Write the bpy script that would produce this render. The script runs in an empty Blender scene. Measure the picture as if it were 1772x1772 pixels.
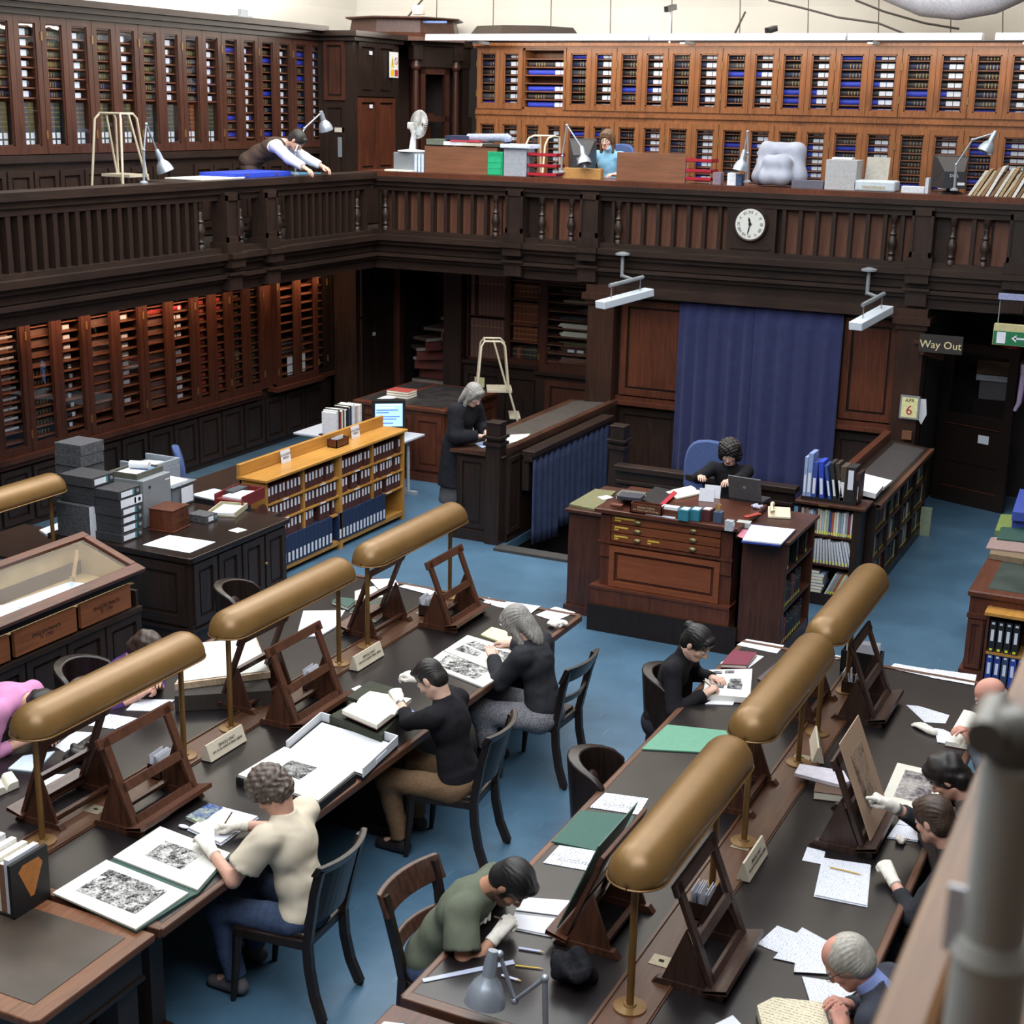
import bpy, bmesh, math, random
import numpy as np
from mathutils import Vector, Matrix, Euler, Quaternion
rnd = random.Random(7)
PI = math.pi
R = math.radians
scene = bpy.context.scene
COL = scene.collection

# ------------------------------------------------------------------ camera, world, lights, exposure
CAM_H, FPX = 4.6, 2510.9
YAW, PITCH, ROLL = R(-25.5605), R(-15.5742), R(1.1918)
_f = Vector((math.sin(YAW)*math.cos(PITCH), math.cos(YAW)*math.cos(PITCH), math.sin(PITCH)))
_r0 = Vector((math.cos(YAW), -math.sin(YAW), 0)); _u0 = _r0.cross(_f)
_r = math.cos(ROLL)*_r0 + math.sin(ROLL)*_u0; _u = -math.sin(ROLL)*_r0 + math.cos(ROLL)*_u0
cam = bpy.data.objects.new('camera', bpy.data.cameras.new('camera')); COL.objects.link(cam)
cam.matrix_world = Matrix(((_r.x,_u.x,-_f.x,0),(_r.y,_u.y,-_f.y,0),(_r.z,_u.z,-_f.z,CAM_H),(0,0,0,1)))
cam.data.sensor_width = 36; cam.data.lens = FPX/1772*36; cam.data.clip_start = .05
cam.data.dof.use_dof = True; cam.data.dof.focus_distance = 10.5; cam.data.dof.aperture_fstop = 5.6
scene.camera = cam
CAMP = Vector((0,0,CAM_H))
def ray(px, py):
    return (_f*FPX + _r*(px-886) - _u*(py-886)).normalized()
def on(px, py, z=.76):            # the point of the level z seen at that place of the photograph
    d = ray(px, py); return CAMP + d*((z-CAM_H)/d.z)
def onx(px, py, X):
    d = ray(px, py); return CAMP + d*(X/d.x)
def ony(px, py, Y):
    d = ray(px, py); return CAMP + d*(Y/d.y)

scene.view_settings.view_transform = 'Standard'; scene.view_settings.look = 'None'
scene.view_settings.gamma = 1; scene.view_settings.use_curve_mapping = False
scene.view_settings.exposure = 0.0
w = bpy.data.worlds.new('world'); scene.world = w; w.use_nodes = True
w.node_tree.nodes['Background'].inputs[0].default_value = (.80,.88,1,1)
w.node_tree.nodes['Background'].inputs[1].default_value = .55
def area(name, loc, rot, sx, sy, power, color=(1,1,1), spread=None):
    l = bpy.data.lights.new(name, 'AREA'); l.shape = 'RECTANGLE'; l.size = sx; l.size_y = sy
    l.energy = power; l.color = color
    if spread: l.spread = spread
    o = bpy.data.objects.new(name, l); COL.objects.link(o); o.location = loc; o.rotation_euler = rot
    return o
area('roof_skylight', (-4.8,9.0,9.3), (0,0,0), 10, 15, 1750, (.90,.95,1))  # daylight from the roof skylight over the tables
area('roof_skylight', (-1.5,2.0,8.6), (R(50),0,R(28)), 7, 4, 620, (.92,.96,1))  # added fill from the camera side, lifts the shadow areas
area('roof_skylight', (-7.6,13.0,8.4), (0,R(42),0), 4, 9, 560, (.93,.96,1))  # added fill aimed at the left wall to brighten its upper bookcases
area('cornice_uplight', (-11.9,14.5,5.75), (PI,R(0),0), .4, 7, 600, (1,.97,.92))
area('cornice_uplight', (-5.0,19.2,5.75), (PI+R(20),0,0), 12, .3, 520, (1,.93,.82))
area('soffit_strip', (-11.15,13.3,2.47), (0,R(38),0), .06, 3.9, 46, (1,.60,.36))
area('soffit_strip', (-11.15,16.75,2.47), (0,R(38),0), .06, 1.3, 19, (1,.60,.36))
area('bookcase_trough', (-4.8,18.45,5.42), (R(35),0,0), 9, .08, 60, (1,.93,.82))

# ------------------------------------------------------------------ materials
def lin(h):
    h = h.lstrip('#'); c = [int(h[i:i+2],16)/255 for i in (0,2,4)]
    return tuple((x/12.92 if x <= .04045 else ((x+.055)/1.055)**2.4) for x in c) + (1,)
def newmat(name):
    m = bpy.data.materials.new(name); m.use_nodes = True
    return m, m.node_tree.nodes, m.node_tree.links, m.node_tree.nodes['Principled BSDF']
MC = {}
def plain(h, rough=.6, metal=0, spec=.4, var=.12, scale=30, bump=0, name=None):
    key = (h, rough, metal, var, scale, bump)
    if key in MC: return MC[key]
    m, n, l, b = newmat(name or 'plain_'+h.lstrip('#'))
    b.inputs['Roughness'].default_value = rough; b.inputs['Metallic'].default_value = metal
    b.inputs['Specular IOR Level'].default_value = spec
    c = lin(h)
    t = n.new('ShaderNodeTexNoise'); t.inputs['Scale'].default_value = scale; t.inputs['Detail'].default_value = 3
    tc = n.new('ShaderNodeTexCoord'); l.new(tc.outputs['Object'], t.inputs['Vector'])
    r = n.new('ShaderNodeMapRange'); r.inputs[1].default_value = .3; r.inputs[2].default_value = .7
    r.inputs[3].default_value = 1-var; r.inputs[4].default_value = 1+var; l.new(t.outputs[0], r.inputs[0])
    mx = n.new('ShaderNodeMix'); mx.data_type = 'RGBA'; mx.blend_type = 'MULTIPLY'; mx.inputs[0].default_value = 1
    mx.inputs[6].default_value = c; l.new(r.outputs[0], mx.inputs[7]); l.new(mx.outputs[2], b.inputs['Base Color'])
    if bump:
        bp = n.new('ShaderNodeBump'); bp.inputs['Strength'].default_value = bump; bp.inputs['Distance'].default_value = .01
        l.new(t.outputs[0], bp.inputs['Height']); l.new(bp.outputs[0], b.inputs['Normal'])
    MC[key] = m; return m
def wood(name, dark, light, rough=.38, axis='Z', scale=3.0, spec=.4, stretch=14):
    m, n, l, b = newmat(name)
    tc = n.new('ShaderNodeTexCoord'); mp = n.new('ShaderNodeMapping')
    s = [stretch]*3; s['XYZ'.index(axis)] = 1.0; mp.inputs['Scale'].default_value = s
    l.new(tc.outputs['Object'], mp.inputs['Vector'])
    t = n.new('ShaderNodeTexNoise'); t.inputs['Scale'].default_value = scale; t.inputs['Detail'].default_value = 5
    t.inputs['Distortion'].default_value = .6; l.new(mp.outputs[0], t.inputs['Vector'])
    t2 = n.new('ShaderNodeTexNoise'); t2.inputs['Scale'].default_value = 1.3; l.new(tc.outputs['Object'], t2.inputs['Vector'])
    ad = n.new('ShaderNodeMath'); ad.operation = 'MULTIPLY_ADD'; ad.inputs[1].default_value = .55; l.new(t.outputs[0], ad.inputs[0])
    m2 = n.new('ShaderNodeMath'); m2.operation = 'MULTIPLY'; m2.inputs[1].default_value = .45; l.new(t2.outputs[0], m2.inputs[0]); l.new(m2.outputs[0], ad.inputs[2])
    cr = n.new('ShaderNodeValToRGB'); cr.color_ramp.elements[0].position = .34; cr.color_ramp.elements[1].position = .66
    cr.color_ramp.elements[0].color = lin(dark); cr.color_ramp.elements[1].color = lin(light)
    l.new(ad.outputs[0], cr.inputs[0]); l.new(cr.outputs[0], b.inputs['Base Color'])
    b.inputs['Roughness'].default_value = rough; b.inputs['Specular IOR Level'].default_value = spec
    bp = n.new('ShaderNodeBump'); bp.inputs['Strength'].default_value = .08; bp.inputs['Distance'].default_value = .004
    l.new(t.outputs[0], bp.inputs['Height']); l.new(bp.outputs[0], b.inputs['Normal'])
    return m
W_DARK = wood('dark_oak', '#1c1512', '#33241d')
W_DARKH = wood('dark_oak_level', '#1c1512', '#33241d', axis='Y')
W_DARKX = wood('dark_oak_along', '#1c1512', '#33241d', axis='X')
W_RED = wood('mahogany', '#3d2016', '#643623')
W_REDH = wood('mahogany_level', '#3d2016', '#643623', axis='Y')
W_BOARD = wood('brown_board', '#452a1f', '#6b432f', rough=.5)
W_CASE = wood('red_brown_case', '#301b14', '#523024', rough=.35)
W_COL = wood('brown_column', '#241712', '#40291f', rough=.35)
W_ORANGE = wood('golden_mahogany', '#5d3820', '#8d5a35', rough=.35)
W_OAK = wood('light_oak', '#9a6c30', '#bd8a45', rough=.3, axis='Y')
W_OAKV = wood('light_oak_upright', '#9a6c30', '#bd8a45', rough=.35)
W_LAM = wood('walnut_laminate', '#63402c', '#80543b', rough=.5, axis='X', scale=2)
W_STAND = wood('stand_mahogany', '#37221a', '#5a3727', rough=.35)
W_CHAIR = wood('ebonised_chair', '#17110f', '#2c211d', rough=.32)
W_CHAIRB = wood('brown_chair_rail', '#2e1c15', '#54352a', rough=.3)
W_SPINE = wood('spine_mahogany', '#3f271b', '#5f3e2b', rough=.35, axis='Y')
W_EDGE = wood('table_edge', '#3c261c', '#6a4532', rough=.35, axis='Y')
W_EDGEX = wood('table_edge_across', '#3c261c', '#6a4532', rough=.35, axis='X')
W_SHELF = wood('shelf_edge', '#5a3424', '#8a5640', rough=.5, axis='Y')
LEATHER = plain('#1b1718', .29, 0, .38, .25, 5, .02, 'table_leather')
LEATHER2 = plain('#3a3129', .35, 0, .5, .45, 3, .03, 'worn_table_leather')
BRASS = plain('#785a32', .36, .3, .5, .10, 5, 0, 'brass_lacquer')
BRASSD = plain('#77582f', .4, .35, .5, .12, 8, 0, 'brass_dull')
WHITE = plain('#d2d4d8', .7, 0, .3, .03, 10, 0, 'white_paper')
CREAM = plain('#e3dfce', .75, 0, .3, .05, 10, 0, 'cream_paper')
YELLOWP = plain('#e2dfa8', .7, 0, .3, .04, 10, 0, 'yellow_paper')
BLACK = plain('#1b1a1c', .55, 0, .3, .1, 20, 0, 'black_cloth')
GREYM = plain('#888d92', .45, .3, .5, .05, 8, 0, 'grey_metal')
LAMPG = plain('#9aa2ad', .32, .5, .5, .04, 8, 0, 'lamp_grey_metal')
LADDER = plain('#b9ae97', .45, .1, .4, .06, 8, 0, 'cream_tube')
GREEN = plain('#2c4a42', .55, 0, .4, .12, 30, 0, 'green_folder')
BLUEV = plain('#2f3fb4', .5, 0, .4, .1, 20, 0, 'bright_blue_cloth')
NAVY = plain('#262f48', .55, 0, .35, .12, 30, 0, 'navy_cloth')
LABEL = plain('#d2d5de', .7, 0, .2, .04, 20, 0, 'label_white')
MAROON = plain('#4a2a26', .5, 0, .4, .12, 20, 0, 'maroon_cloth')
GLOVE = plain('#dcd6cc', .9, 0, .15, .07, 60, .2, 'cotton_glove')
def glassmat():
    m, n, l, b = newmat('window_glass'); n.remove(b)
    out = n['Material Output']; tr = n.new('ShaderNodeBsdfTransparent'); gl = n.new('ShaderNodeBsdfGlossy')
    gl.inputs['Roughness'].default_value = .02; tr.inputs[0].default_value = (.96,.97,.97,1)
    fr = n.new('ShaderNodeFresnel'); fr.inputs[0].default_value = 1.5
    nz = n.new('ShaderNodeTexNoise'); nz.inputs['Scale'].default_value = 2.2
    tc = n.new('ShaderNodeTexCoord'); l.new(tc.outputs['Object'], nz.inputs['Vector'])
    bp = n.new('ShaderNodeBump'); bp.inputs['Strength'].default_value = .12; bp.inputs['Distance'].default_value = .02
    l.new(nz.outputs[0], bp.inputs['Height']); l.new(bp.outputs[0], gl.inputs['Normal'])
    ge = n.new('ShaderNodeNewGeometry'); iv = n.new('ShaderNodeMath'); iv.operation = 'SUBTRACT'; iv.inputs[0].default_value = 1; l.new(ge.outputs['Backfacing'], iv.inputs[1])
    mu = n.new('ShaderNodeMath'); mu.operation = 'MULTIPLY'; l.new(fr.outputs[0], mu.inputs[0]); l.new(iv.outputs[0], mu.inputs[1])
    mx = n.new('ShaderNodeMixShader'); l.new(mu.outputs[0], mx.inputs[0]); l.new(tr.outputs[0], mx.inputs[1]); l.new(gl.outputs[0], mx.inputs[2])
    l.new(mx.outputs[0], out.inputs[0]); return m
GLASS = glassmat()
def emis(h, s, name):
    m, n, l, b = newmat(name); b.inputs['Emission Color'].default_value = lin(h); b.inputs['Emission Strength'].default_value = s
    b.inputs['Base Color'].default_value = lin(h); return m
def engraving(name, seed, ground='#cfcdc8', ink='#1f1f23', scale=22, lo=.43, hi=.63):
    m, n, l, b = newmat(name); b.inputs['Roughness'].default_value = .8; b.inputs['Specular IOR Level'].default_value = .2
    tc = n.new('ShaderNodeTexCoord'); mp = n.new('ShaderNodeMapping'); mp.inputs['Location'].default_value = (seed*3.1, seed*1.7, seed)
    l.new(tc.outputs['Object'], mp.inputs['Vector'])
    t = n.new('ShaderNodeTexNoise'); t.inputs['Scale'].default_value = scale*.34; t.inputs['Detail'].default_value = 3; t.inputs['Distortion'].default_value = 1.6
    l.new(mp.outputs[0], t.inputs['Vector'])
    t2 = n.new('ShaderNodeTexNoise'); t2.inputs['Scale'].default_value = scale*2.2; t2.inputs['Detail'].default_value = 6; t2.inputs['Distortion'].default_value = 1.2; l.new(mp.outputs[0], t2.inputs['Vector'])
    mm = n.new('ShaderNodeMath'); mm.operation = 'MULTIPLY_ADD'; mm.inputs[1].default_value = .5; l.new(t2.outputs[0], mm.inputs[0])
    ms = n.new('ShaderNodeMath'); ms.operation = 'MULTIPLY'; ms.inputs[1].default_value = .5; l.new(t.outputs[0], ms.inputs[0]); l.new(ms.outputs[0], mm.inputs[2])
    cr = n.new('ShaderNodeValToRGB'); cr.color_ramp.elements[0].position = lo; cr.color_ramp.elements[1].position = hi
    cr.color_ramp.elements[0].color = lin(ink); cr.color_ramp.elements[1].color = lin(ground)
    l.new(mm.outputs[0], cr.inputs[0]); l.new(cr.outputs[0], b.inputs['Base Color']); return m
def written(name, paper='#d0d2da', ink='#9da0b0', pitch=.011, axis='X', dens=.47):
    """paper with lines of handwriting: rows of broken grey strokes, flat print"""
    m, n, l, b = newmat(name); b.inputs['Roughness'].default_value = .75; b.inputs['Specular IOR Level'].default_value = .2
    tc = n.new('ShaderNodeTexCoord'); sp = n.new('ShaderNodeSeparateXYZ'); l.new(tc.outputs['Object'], sp.inputs[0])
    w_ = n.new('ShaderNodeMath'); w_.operation = 'PINGPONG'; w_.inputs[1].default_value = pitch/2; l.new(sp.outputs[axis], w_.inputs[0])
    g = n.new('ShaderNodeMath'); g.operation = 'GREATER_THAN'; g.inputs[1].default_value = pitch*.33; l.new(w_.outputs[0], g.inputs[0])
    t = n.new('ShaderNodeTexNoise'); t.inputs['Scale'].default_value = 110; l.new(tc.outputs['Object'], t.inputs['Vector'])
    g2 = n.new('ShaderNodeMath'); g2.operation = 'GREATER_THAN'; g2.inputs[1].default_value = 1-dens; l.new(t.outputs[0], g2.inputs[0])
    mu = n.new('ShaderNodeMath'); mu.operation = 'MULTIPLY'; l.new(g.outputs[0], mu.inputs[0]); l.new(g2.outputs[0], mu.inputs[1])
    mx = n.new('ShaderNodeMix'); mx.data_type = 'RGBA'; l.new(mu.outputs[0], mx.inputs[0]); mx.inputs[6].default_value = lin(paper); mx.inputs[7].default_value = lin(ink)
    l.new(mx.outputs[2], b.inputs['Base Color']); return m
WRIT = written('handwritten_page'); WRITY = written('handwritten_page_across', axis='Y')
PRINTED = written('printed_page', '#dedcd2', '#a5a39c', .009, 'Y', .52)

# ------------------------------------------------------------------ mesh builder
class MB:
    def __init__(s): s.v = []; s.f = []; s.m = []
    def add(s, vs, fs, mi=0):
        b = len(s.v); s.v += [tuple(v) for v in vs]
        for f in fs: s.f.append(tuple(b+i for i in f)); s.m.append(mi)
        return s
    def box(s, x0, y0, z0, x1, y1, z1, mi=0):
        x0,x1 = min(x0,x1),max(x0,x1); y0,y1 = min(y0,y1),max(y0,y1); z0,z1 = min(z0,z1),max(z0,z1)
        return s.add([(x0,y0,z0),(x1,y0,z0),(x1,y1,z0),(x0,y1,z0),(x0,y0,z1),(x1,y0,z1),(x1,y1,z1),(x0,y1,z1)],
              [(3,2,1,0),(4,5,6,7),(0,1,5,4),(1,2,6,5),(2,3,7,6),(3,0,4,7)], mi)
    def xbox(s, M, sx, sy, sz, mi=0):      # box of full sizes centred on the frame M
        vs = [M @ Vector((a*sx/2,b*sy/2,c*sz/2)) for c in (-1,1) for a,b in ((-1,-1),(1,-1),(1,1),(-1,1))]
        return s.add(vs, [(3,2,1,0),(4,5,6,7),(0,1,5,4),(1,2,6,5),(2,3,7,6),(3,0,4,7)], mi)
    def bar(s, a, b, w, h, up=(0,0,1), mi=0):   # rectangular bar from a to b
        a = Vector(a); b = Vector(b); d = (b-a); L = d.length; d.normalize(); up = Vector(up)
        if abs(d.dot(up)) > .99: up = Vector((1,0,0))
        x = d.cross(up).normalized(); u = x.cross(d)
        M = Matrix((x, d, u)).transposed().to_4x4(); M.translation = (a+b)/2
        return s.xbox(M, w, L, h, mi)
    def cone(s, a, b, ra, rb, n=10, mi=0, cap=True):
        a = Vector(a); b = Vector(b); d = (b-a).normalized(); x = d.orthogonal().normalized(); y = d.cross(x)
        vs = []
        for p, r in ((a,ra),(b,rb)):
            for k in range(n):
                t = 2*PI*k/n; vs.append(p + x*(r*math.cos(t)) + y*(r*math.sin(t)))
        fs = [(k,(k+1)%n,n+(k+1)%n,n+k) for k in range(n)]
        if cap: fs += [tuple(range(n-1,-1,-1)), tuple(range(n,2*n))]
        return s.add(vs, fs, mi)
    def tube(s, pts, r, n=8, mi=0):
        pts = [Vector(p) for p in pts]; rs = r if isinstance(r,(list,tuple)) else [r]*len(pts)
        vs = []; prev = None
        for i, p in enumerate(pts):
            d = (pts[min(i+1,len(pts)-1)]-pts[max(i-1,0)]).normalized()
            x = d.orthogonal().normalized() if prev is None else (prev - d*prev.dot(d)).normalized()
            prev = x; y = d.cross(x)
            for k in range(n):
                t = 2*PI*k/n; vs.append(p + x*(rs[i]*math.cos(t)) + y*(rs[i]*math.sin(t)))
        fs = [(i*n+k, i*n+(k+1)%n, (i+1)*n+(k+1)%n, (i+1)*n+k) for i in range(len(pts)-1) for k in range(n)]
        fs += [tuple(range(n-1,-1,-1)), tuple(range((len(pts)-1)*n, len(pts)*n))]
        return s.add(vs, fs, mi)
    def lathe(s, prof, c=(0,0,0), n=12, mi=0, M=None):
        vs = []
        for r, z in prof:
            for k in range(n):
                t = 2*PI*k/n; p = Vector((r*math.cos(t), r*math.sin(t), z))
                vs.append((M @ p) if M else p+Vector(c))
        L = len(prof)
        fs = [(i*n+k, i*n+(k+1)%n, (i+1)*n+(k+1)%n, (i+1)*n+k) for i in range(L-1) for k in range(n)]
        fs += [tuple(range(n-1,-1,-1)), tuple(range((L-1)*n, L*n))]
        return s.add(vs, fs, mi)
    def prism(s, poly, z0, z1, mi=0, top=None):
        n = len(poly)
        a = sum(poly[i][0]*poly[(i+1)%n][1]-poly[(i+1)%n][0]*poly[i][1] for i in range(n))
        if a < 0: poly = poly[::-1]
        vs = [(p[0],p[1],z0) for p in poly]+[(p[0],p[1],z1) for p in poly]
        s.add(vs, [tuple(range(n-1,-1,-1))]+[(k,(k+1)%n,n+(k+1)%n,n+k) for k in range(n)], mi)
        b = len(s.v)-n; s.f.append(tuple(range(b, b+n))); s.m.append(mi if top is None else top)
        return s
    def quad(s, a, b, c, d, mi=0): return s.add([a,b,c,d], [(0,1,2,3)], mi)
    def sphere(s, c, rx, ry=None, rz=None, n=12, m=8, mi=0, M=None):
        ry = rx if ry is None else ry; rz = rx if rz is None else rz
        prof = []; vs = []; c = Vector(c)
        for i in range(1, m):
            t = PI*i/m
            for k in range(n):
                u = 2*PI*k/n; p = Vector((rx*math.sin(t)*math.cos(u), ry*math.sin(t)*math.sin(u), -rz*math.cos(t)))
                vs.append((M @ p if M else p)+c)
        lo = Vector((0,0,-rz)); hi = Vector((0,0,rz)); vs += [(M @ lo if M else lo)+c, (M @ hi if M else hi)+c]
        fs = [(i*n+k, i*n+(k+1)%n, (i+1)*n+(k+1)%n, (i+1)*n+k) for i in range(m-2) for k in range(n)]
        B = (m-1)*n
        fs += [(B, (k+1)%n, k) for k in range(n)] + [(B+1, (m-2)*n+k, (m-2)*n+(k+1)%n) for k in range(n)]
        return s.add(vs, fs, mi)
    def mesh(s, name, mats, smooth=None):
        me = bpy.data.meshes.new(name); me.from_pydata(s.v, [], s.f)
        for m in (mats if isinstance(mats,(list,tuple)) else [mats]): me.materials.append(m)
        me.polygons.foreach_set('material_index', s.m)
        if smooth is not None:
            me.polygons.foreach_set('use_smooth', [True]*len(s.f))
            if smooth < 180: me.set_sharp_from_angle(angle=R(smooth))
        me.update(); return me
    def build(s, name, mats, parent=None, smooth=None, loc=None, bevel=0):
        if loc is not None:
            lv = Vector(loc); s.v = [tuple(Vector(v)-lv) for v in s.v]
        o = bpy.data.objects.new(name, s.mesh(name, mats, smooth)); COL.objects.link(o)
        if loc is not None: o.location = loc
        if parent is not None: o.parent = parent
        if bevel:
            b = o.modifiers.new('edge', 'BEVEL'); b.width = bevel; b.segments = 2; b.limit_method = 'ANGLE'
        return o
def tag(o, label, cat, group=None, kind=None):
    o['label'] = label; o['category'] = cat
    if group: o['group'] = group
    if kind: o['kind'] = kind
    return o
def struct(o): o['kind'] = 'structure'; return o
def thing(name, label, cat, loc=(0,0,0), rz=0, group=None):
    o = bpy.data.objects.new(name, None); COL.objects.link(o); o.empty_display_size = .1
    o.location = loc; o.rotation_euler = (0,0,rz); tag(o, label, cat, group); return o
def copytree(o, parent=None):
    c = o.copy(); COL.objects.link(c)
    if parent is not None: c.parent = parent
    for ch in list(o.children): copytree(ch, c)
    return c
def text(body, name, M, size, mat, parent=None, ext=.0008, shear=0, align='CENTER'):
    cu = bpy.data.curves.new(name, 'FONT'); cu.body = body; cu.size = size; cu.extrude = ext; cu.shear = shear
    cu.align_x = align; cu.align_y = 'CENTER'; cu.materials.append(mat); cu.resolution_u = 2; cu.space_line = .95
    t = bpy.data.objects.new(name, cu); me = bpy.data.meshes.new_from_object(t); bpy.data.objects.remove(t); me.name = name
    o = bpy.data.objects.new(name, me); COL.objects.link(o); o.matrix_world = M
    if parent is not None: o.parent = parent
    return o
def frameM(o, x, y):       # a frame with the given origin, x axis and y axis
    x = Vector(x).normalized(); y = Vector(y); z = x.cross(y).normalized(); y = z.cross(x)
    M = Matrix((x,y,z)).transposed().to_4x4(); M.translation = Vector(o); return M
ORD = ['first','second','third','fourth','fifth','sixth','seventh','eighth','ninth','tenth','eleventh','twelfth','thirteenth','fourteenth','fifteenth','sixteenth','seventeenth','eighteenth','nineteenth','twentieth','twenty-first','twenty-second','twenty-third','twenty-fourth','twenty-fifth','twenty-sixth','twenty-seventh','twenty-eighth','twenty-ninth','thirtieth','thirty-first','thirty-second','thirty-third','thirty-fourth','thirty-fifth','thirty-sixth','thirty-seventh','thirty-eighth','thirty-ninth','fortieth','forty-first','forty-second']
# ------------------------------------------------------------------ the room shell
def floormat():
    m, n, l, b = newmat('blue_linoleum')
    tc = n.new('ShaderNodeTexCoord'); t = n.new('ShaderNodeTexNoise'); t.inputs['Scale'].default_value = 1.1; t.inputs['Detail'].default_value = 9; t.inputs['Roughness'].default_value = .65
    l.new(tc.outputs['Object'], t.inputs['Vector'])
    cr = n.new('ShaderNodeValToRGB'); cr.color_ramp.elements[0].position = .3; cr.color_ramp.elements[1].position = .72
    cr.color_ramp.elements[0].color = lin('#385165'); cr.color_ramp.elements[1].color = lin('#4d6e86')
    l.new(t.outputs[0], cr.inputs[0])
    t2 = n.new('ShaderNodeTexNoise'); t2.inputs['Scale'].default_value = 40; t2.inputs['Detail'].default_value = 2; mp = n.new('ShaderNodeMapping'); mp.inputs['Scale'].default_value = (1,.12,1); mp.inputs['Rotation'].default_value = (0,0,.7)
    l.new(tc.outputs['Object'], mp.inputs[0]); l.new(mp.outputs[0], t2.inputs['Vector'])
    g = n.new('ShaderNodeMapRange'); g.inputs[1].default_value = .66; g.inputs[2].default_value = .74; g.inputs[3].default_value = 0; g.inputs[4].default_value = .22; l.new(t2.outputs[0], g.inputs[0])
    mx = n.new('ShaderNodeMix'); mx.data_type = 'RGBA'; l.new(g.outputs[0], mx.inputs[0]); l.new(cr.outputs[0], mx.inputs[6]); mx.inputs[7].default_value = lin('#7d98a8')
    l.new(mx.outputs[2], b.inputs['Base Color']); b.inputs['Roughness'].default_value = .38; b.inputs['Specular IOR Level'].default_value = .35
    return m
PIT = (-6.6, -5.1, 13.55, 16.75)      # x0 x1 y0 y1 of the stairwell
mb = MB()
for x0,y0,x1,y1 in ((-12.2,-1,PIT[0],20.5),(PIT[1],-1,3.2,20.5),(PIT[0],-1,PIT[1],PIT[2]),(PIT[0],PIT[3],PIT[1],20.5)): mb.box(x0,y0,-.12,x1,y1,0)
fl = struct(mb.build('floor', floormat()))
MB().prism([(PIT[0]-.02,PIT[2]-.16),(PIT[1],PIT[2]-.16),(PIT[1],PIT[2]+.02),(PIT[0]-.02,PIT[2]+.02)],0,.03).build('stair_nosing', plain('#3d3b39',.6), fl)
st = thing('stairwell_stair','dark wooden stair going down beside the blue curtained partition','stair',(PIT[0],PIT[2],0))
mb = MB().box(-.05,0,-2.6,0,3.2,-.1).box(1.5,0,-2.6,1.55,3.2,-.1).box(0,3.15,-2.6,1.5,3.2,-.1).box(0,0,-2.6,1.5,3.2,-2.5); mb.build('shaft', plain('#17120f',.7), st)
for k in range(9): MB().box(0,.03+.28*k,-.2-.2*k,1.5,.33+.28*k,-.16-.2*k).box(0,.31+.28*k,-.38-.2*k,1.5,.33+.28*k,-.2-.2*k).build('step', W_DARKX, st)

WALLM = plain('#2a2320', .6, var=.15, scale=2, name='dark_wall')
PLASTER = plain('#d9d4ca', .9, 0, .2, .06, .8, 0, 'cream_plaster')
wl = struct(MB().box(-12.6,-1,0,-12.1,21,5.55).build('wall_left', WALLM))
wb = struct(MB().box(-12.6,20.3,0,3.2,20.8,5.55).build('wall_back', WALLM))
struct(MB().box(3.0,-1,0,3.4,21,10).build('wall_right', plain('#6b5f55',.8)))
struct(MB().box(-12.6,-1.4,0,3.4,-1,10).build('wall_front', plain('#6b5f55',.8)))
# ceiling: a shell of plaster coves rising from behind the cornices
def cove():
    mb = MB(); N = 14
    prof = [(0,5.2)]+[(3.6*(1-math.cos(PI/2*k/N)), 5.6+3.9*math.sin(PI/2*k/N)) for k in range(N+1)]
    L = [(-13.0+a, z) for a, z in prof]; B = [(21.0-a, z) for a, z in prof]
    for k in range(len(prof)-1):
        (xa,za),(xb,zb) = L[k],L[k+1]; (ya,_),(yb,_) = B[k],B[k+1]
        mb.quad((xa,-1,za),(xa,ya,za),(xb,yb,zb),(xb,-1,zb)); mb.quad((xa,ya,za),(3.4,ya,za),(3.4,yb,zb),(xb,yb,zb))
    x = L[-1][0]; y = B[-1][0]; z = L[-1][1]
    mb.box(x,-1,z,3.4,y,z+.1)
    return mb
ce = struct(cove().build('ceiling', PLASTER, smooth=50))
# plaster joint wires and cables over the back cove
wires = MB()
for px in (755,853,953,1056,1162,1280,1398,1520,1645,1735):
    p = ony(px, 60, 20.6); q = ony(px+1, 0, 20.6); q = p+(q-p)*3; wires.tube([p,q], .008, 5)
wires.build('hanging_wire', plain('#6b6258',.6), ce)
cab = MB()
for pts in ([(1330,0),(1390,14),(1450,30),(1520,40),(1570,60)],[(1480,0),(1530,20),(1600,40),(1660,50)],[(705,30),(720,12),(735,-5)],[(1290,20),(1280,40),(1268,66)]):
    cab.tube([ony(x,y,20.35) for x,y in pts], .015, 5)
cab.build('ceiling_cable', plain('#55504b',.6), ce)
du = MB(); du.tube([ony(x,y,20.1) for x,y in ((1480,-60),(1540,-22),(1600,-2),(1660,4),(1720,-4),(1790,-30))], [.10,.18,.22,.22,.2,.16], 14)
tag(du.build('duct', plain('#c3c6d0',.8), smooth=60), 'bluish grey duct under the plaster vault at upper right','duct')

# ------------------------------------------------------------------ galleries
GX, GY, GZ = -10.2, 16.9, 2.95
gal = struct(MB().box(-12.1,-1,2.5,GX,GY+3.4,GZ-.02).box(GX,GY,2.5,3.0,20.3,GZ-.02).build('trim_1', plain('#2b211c',.6)))
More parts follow.
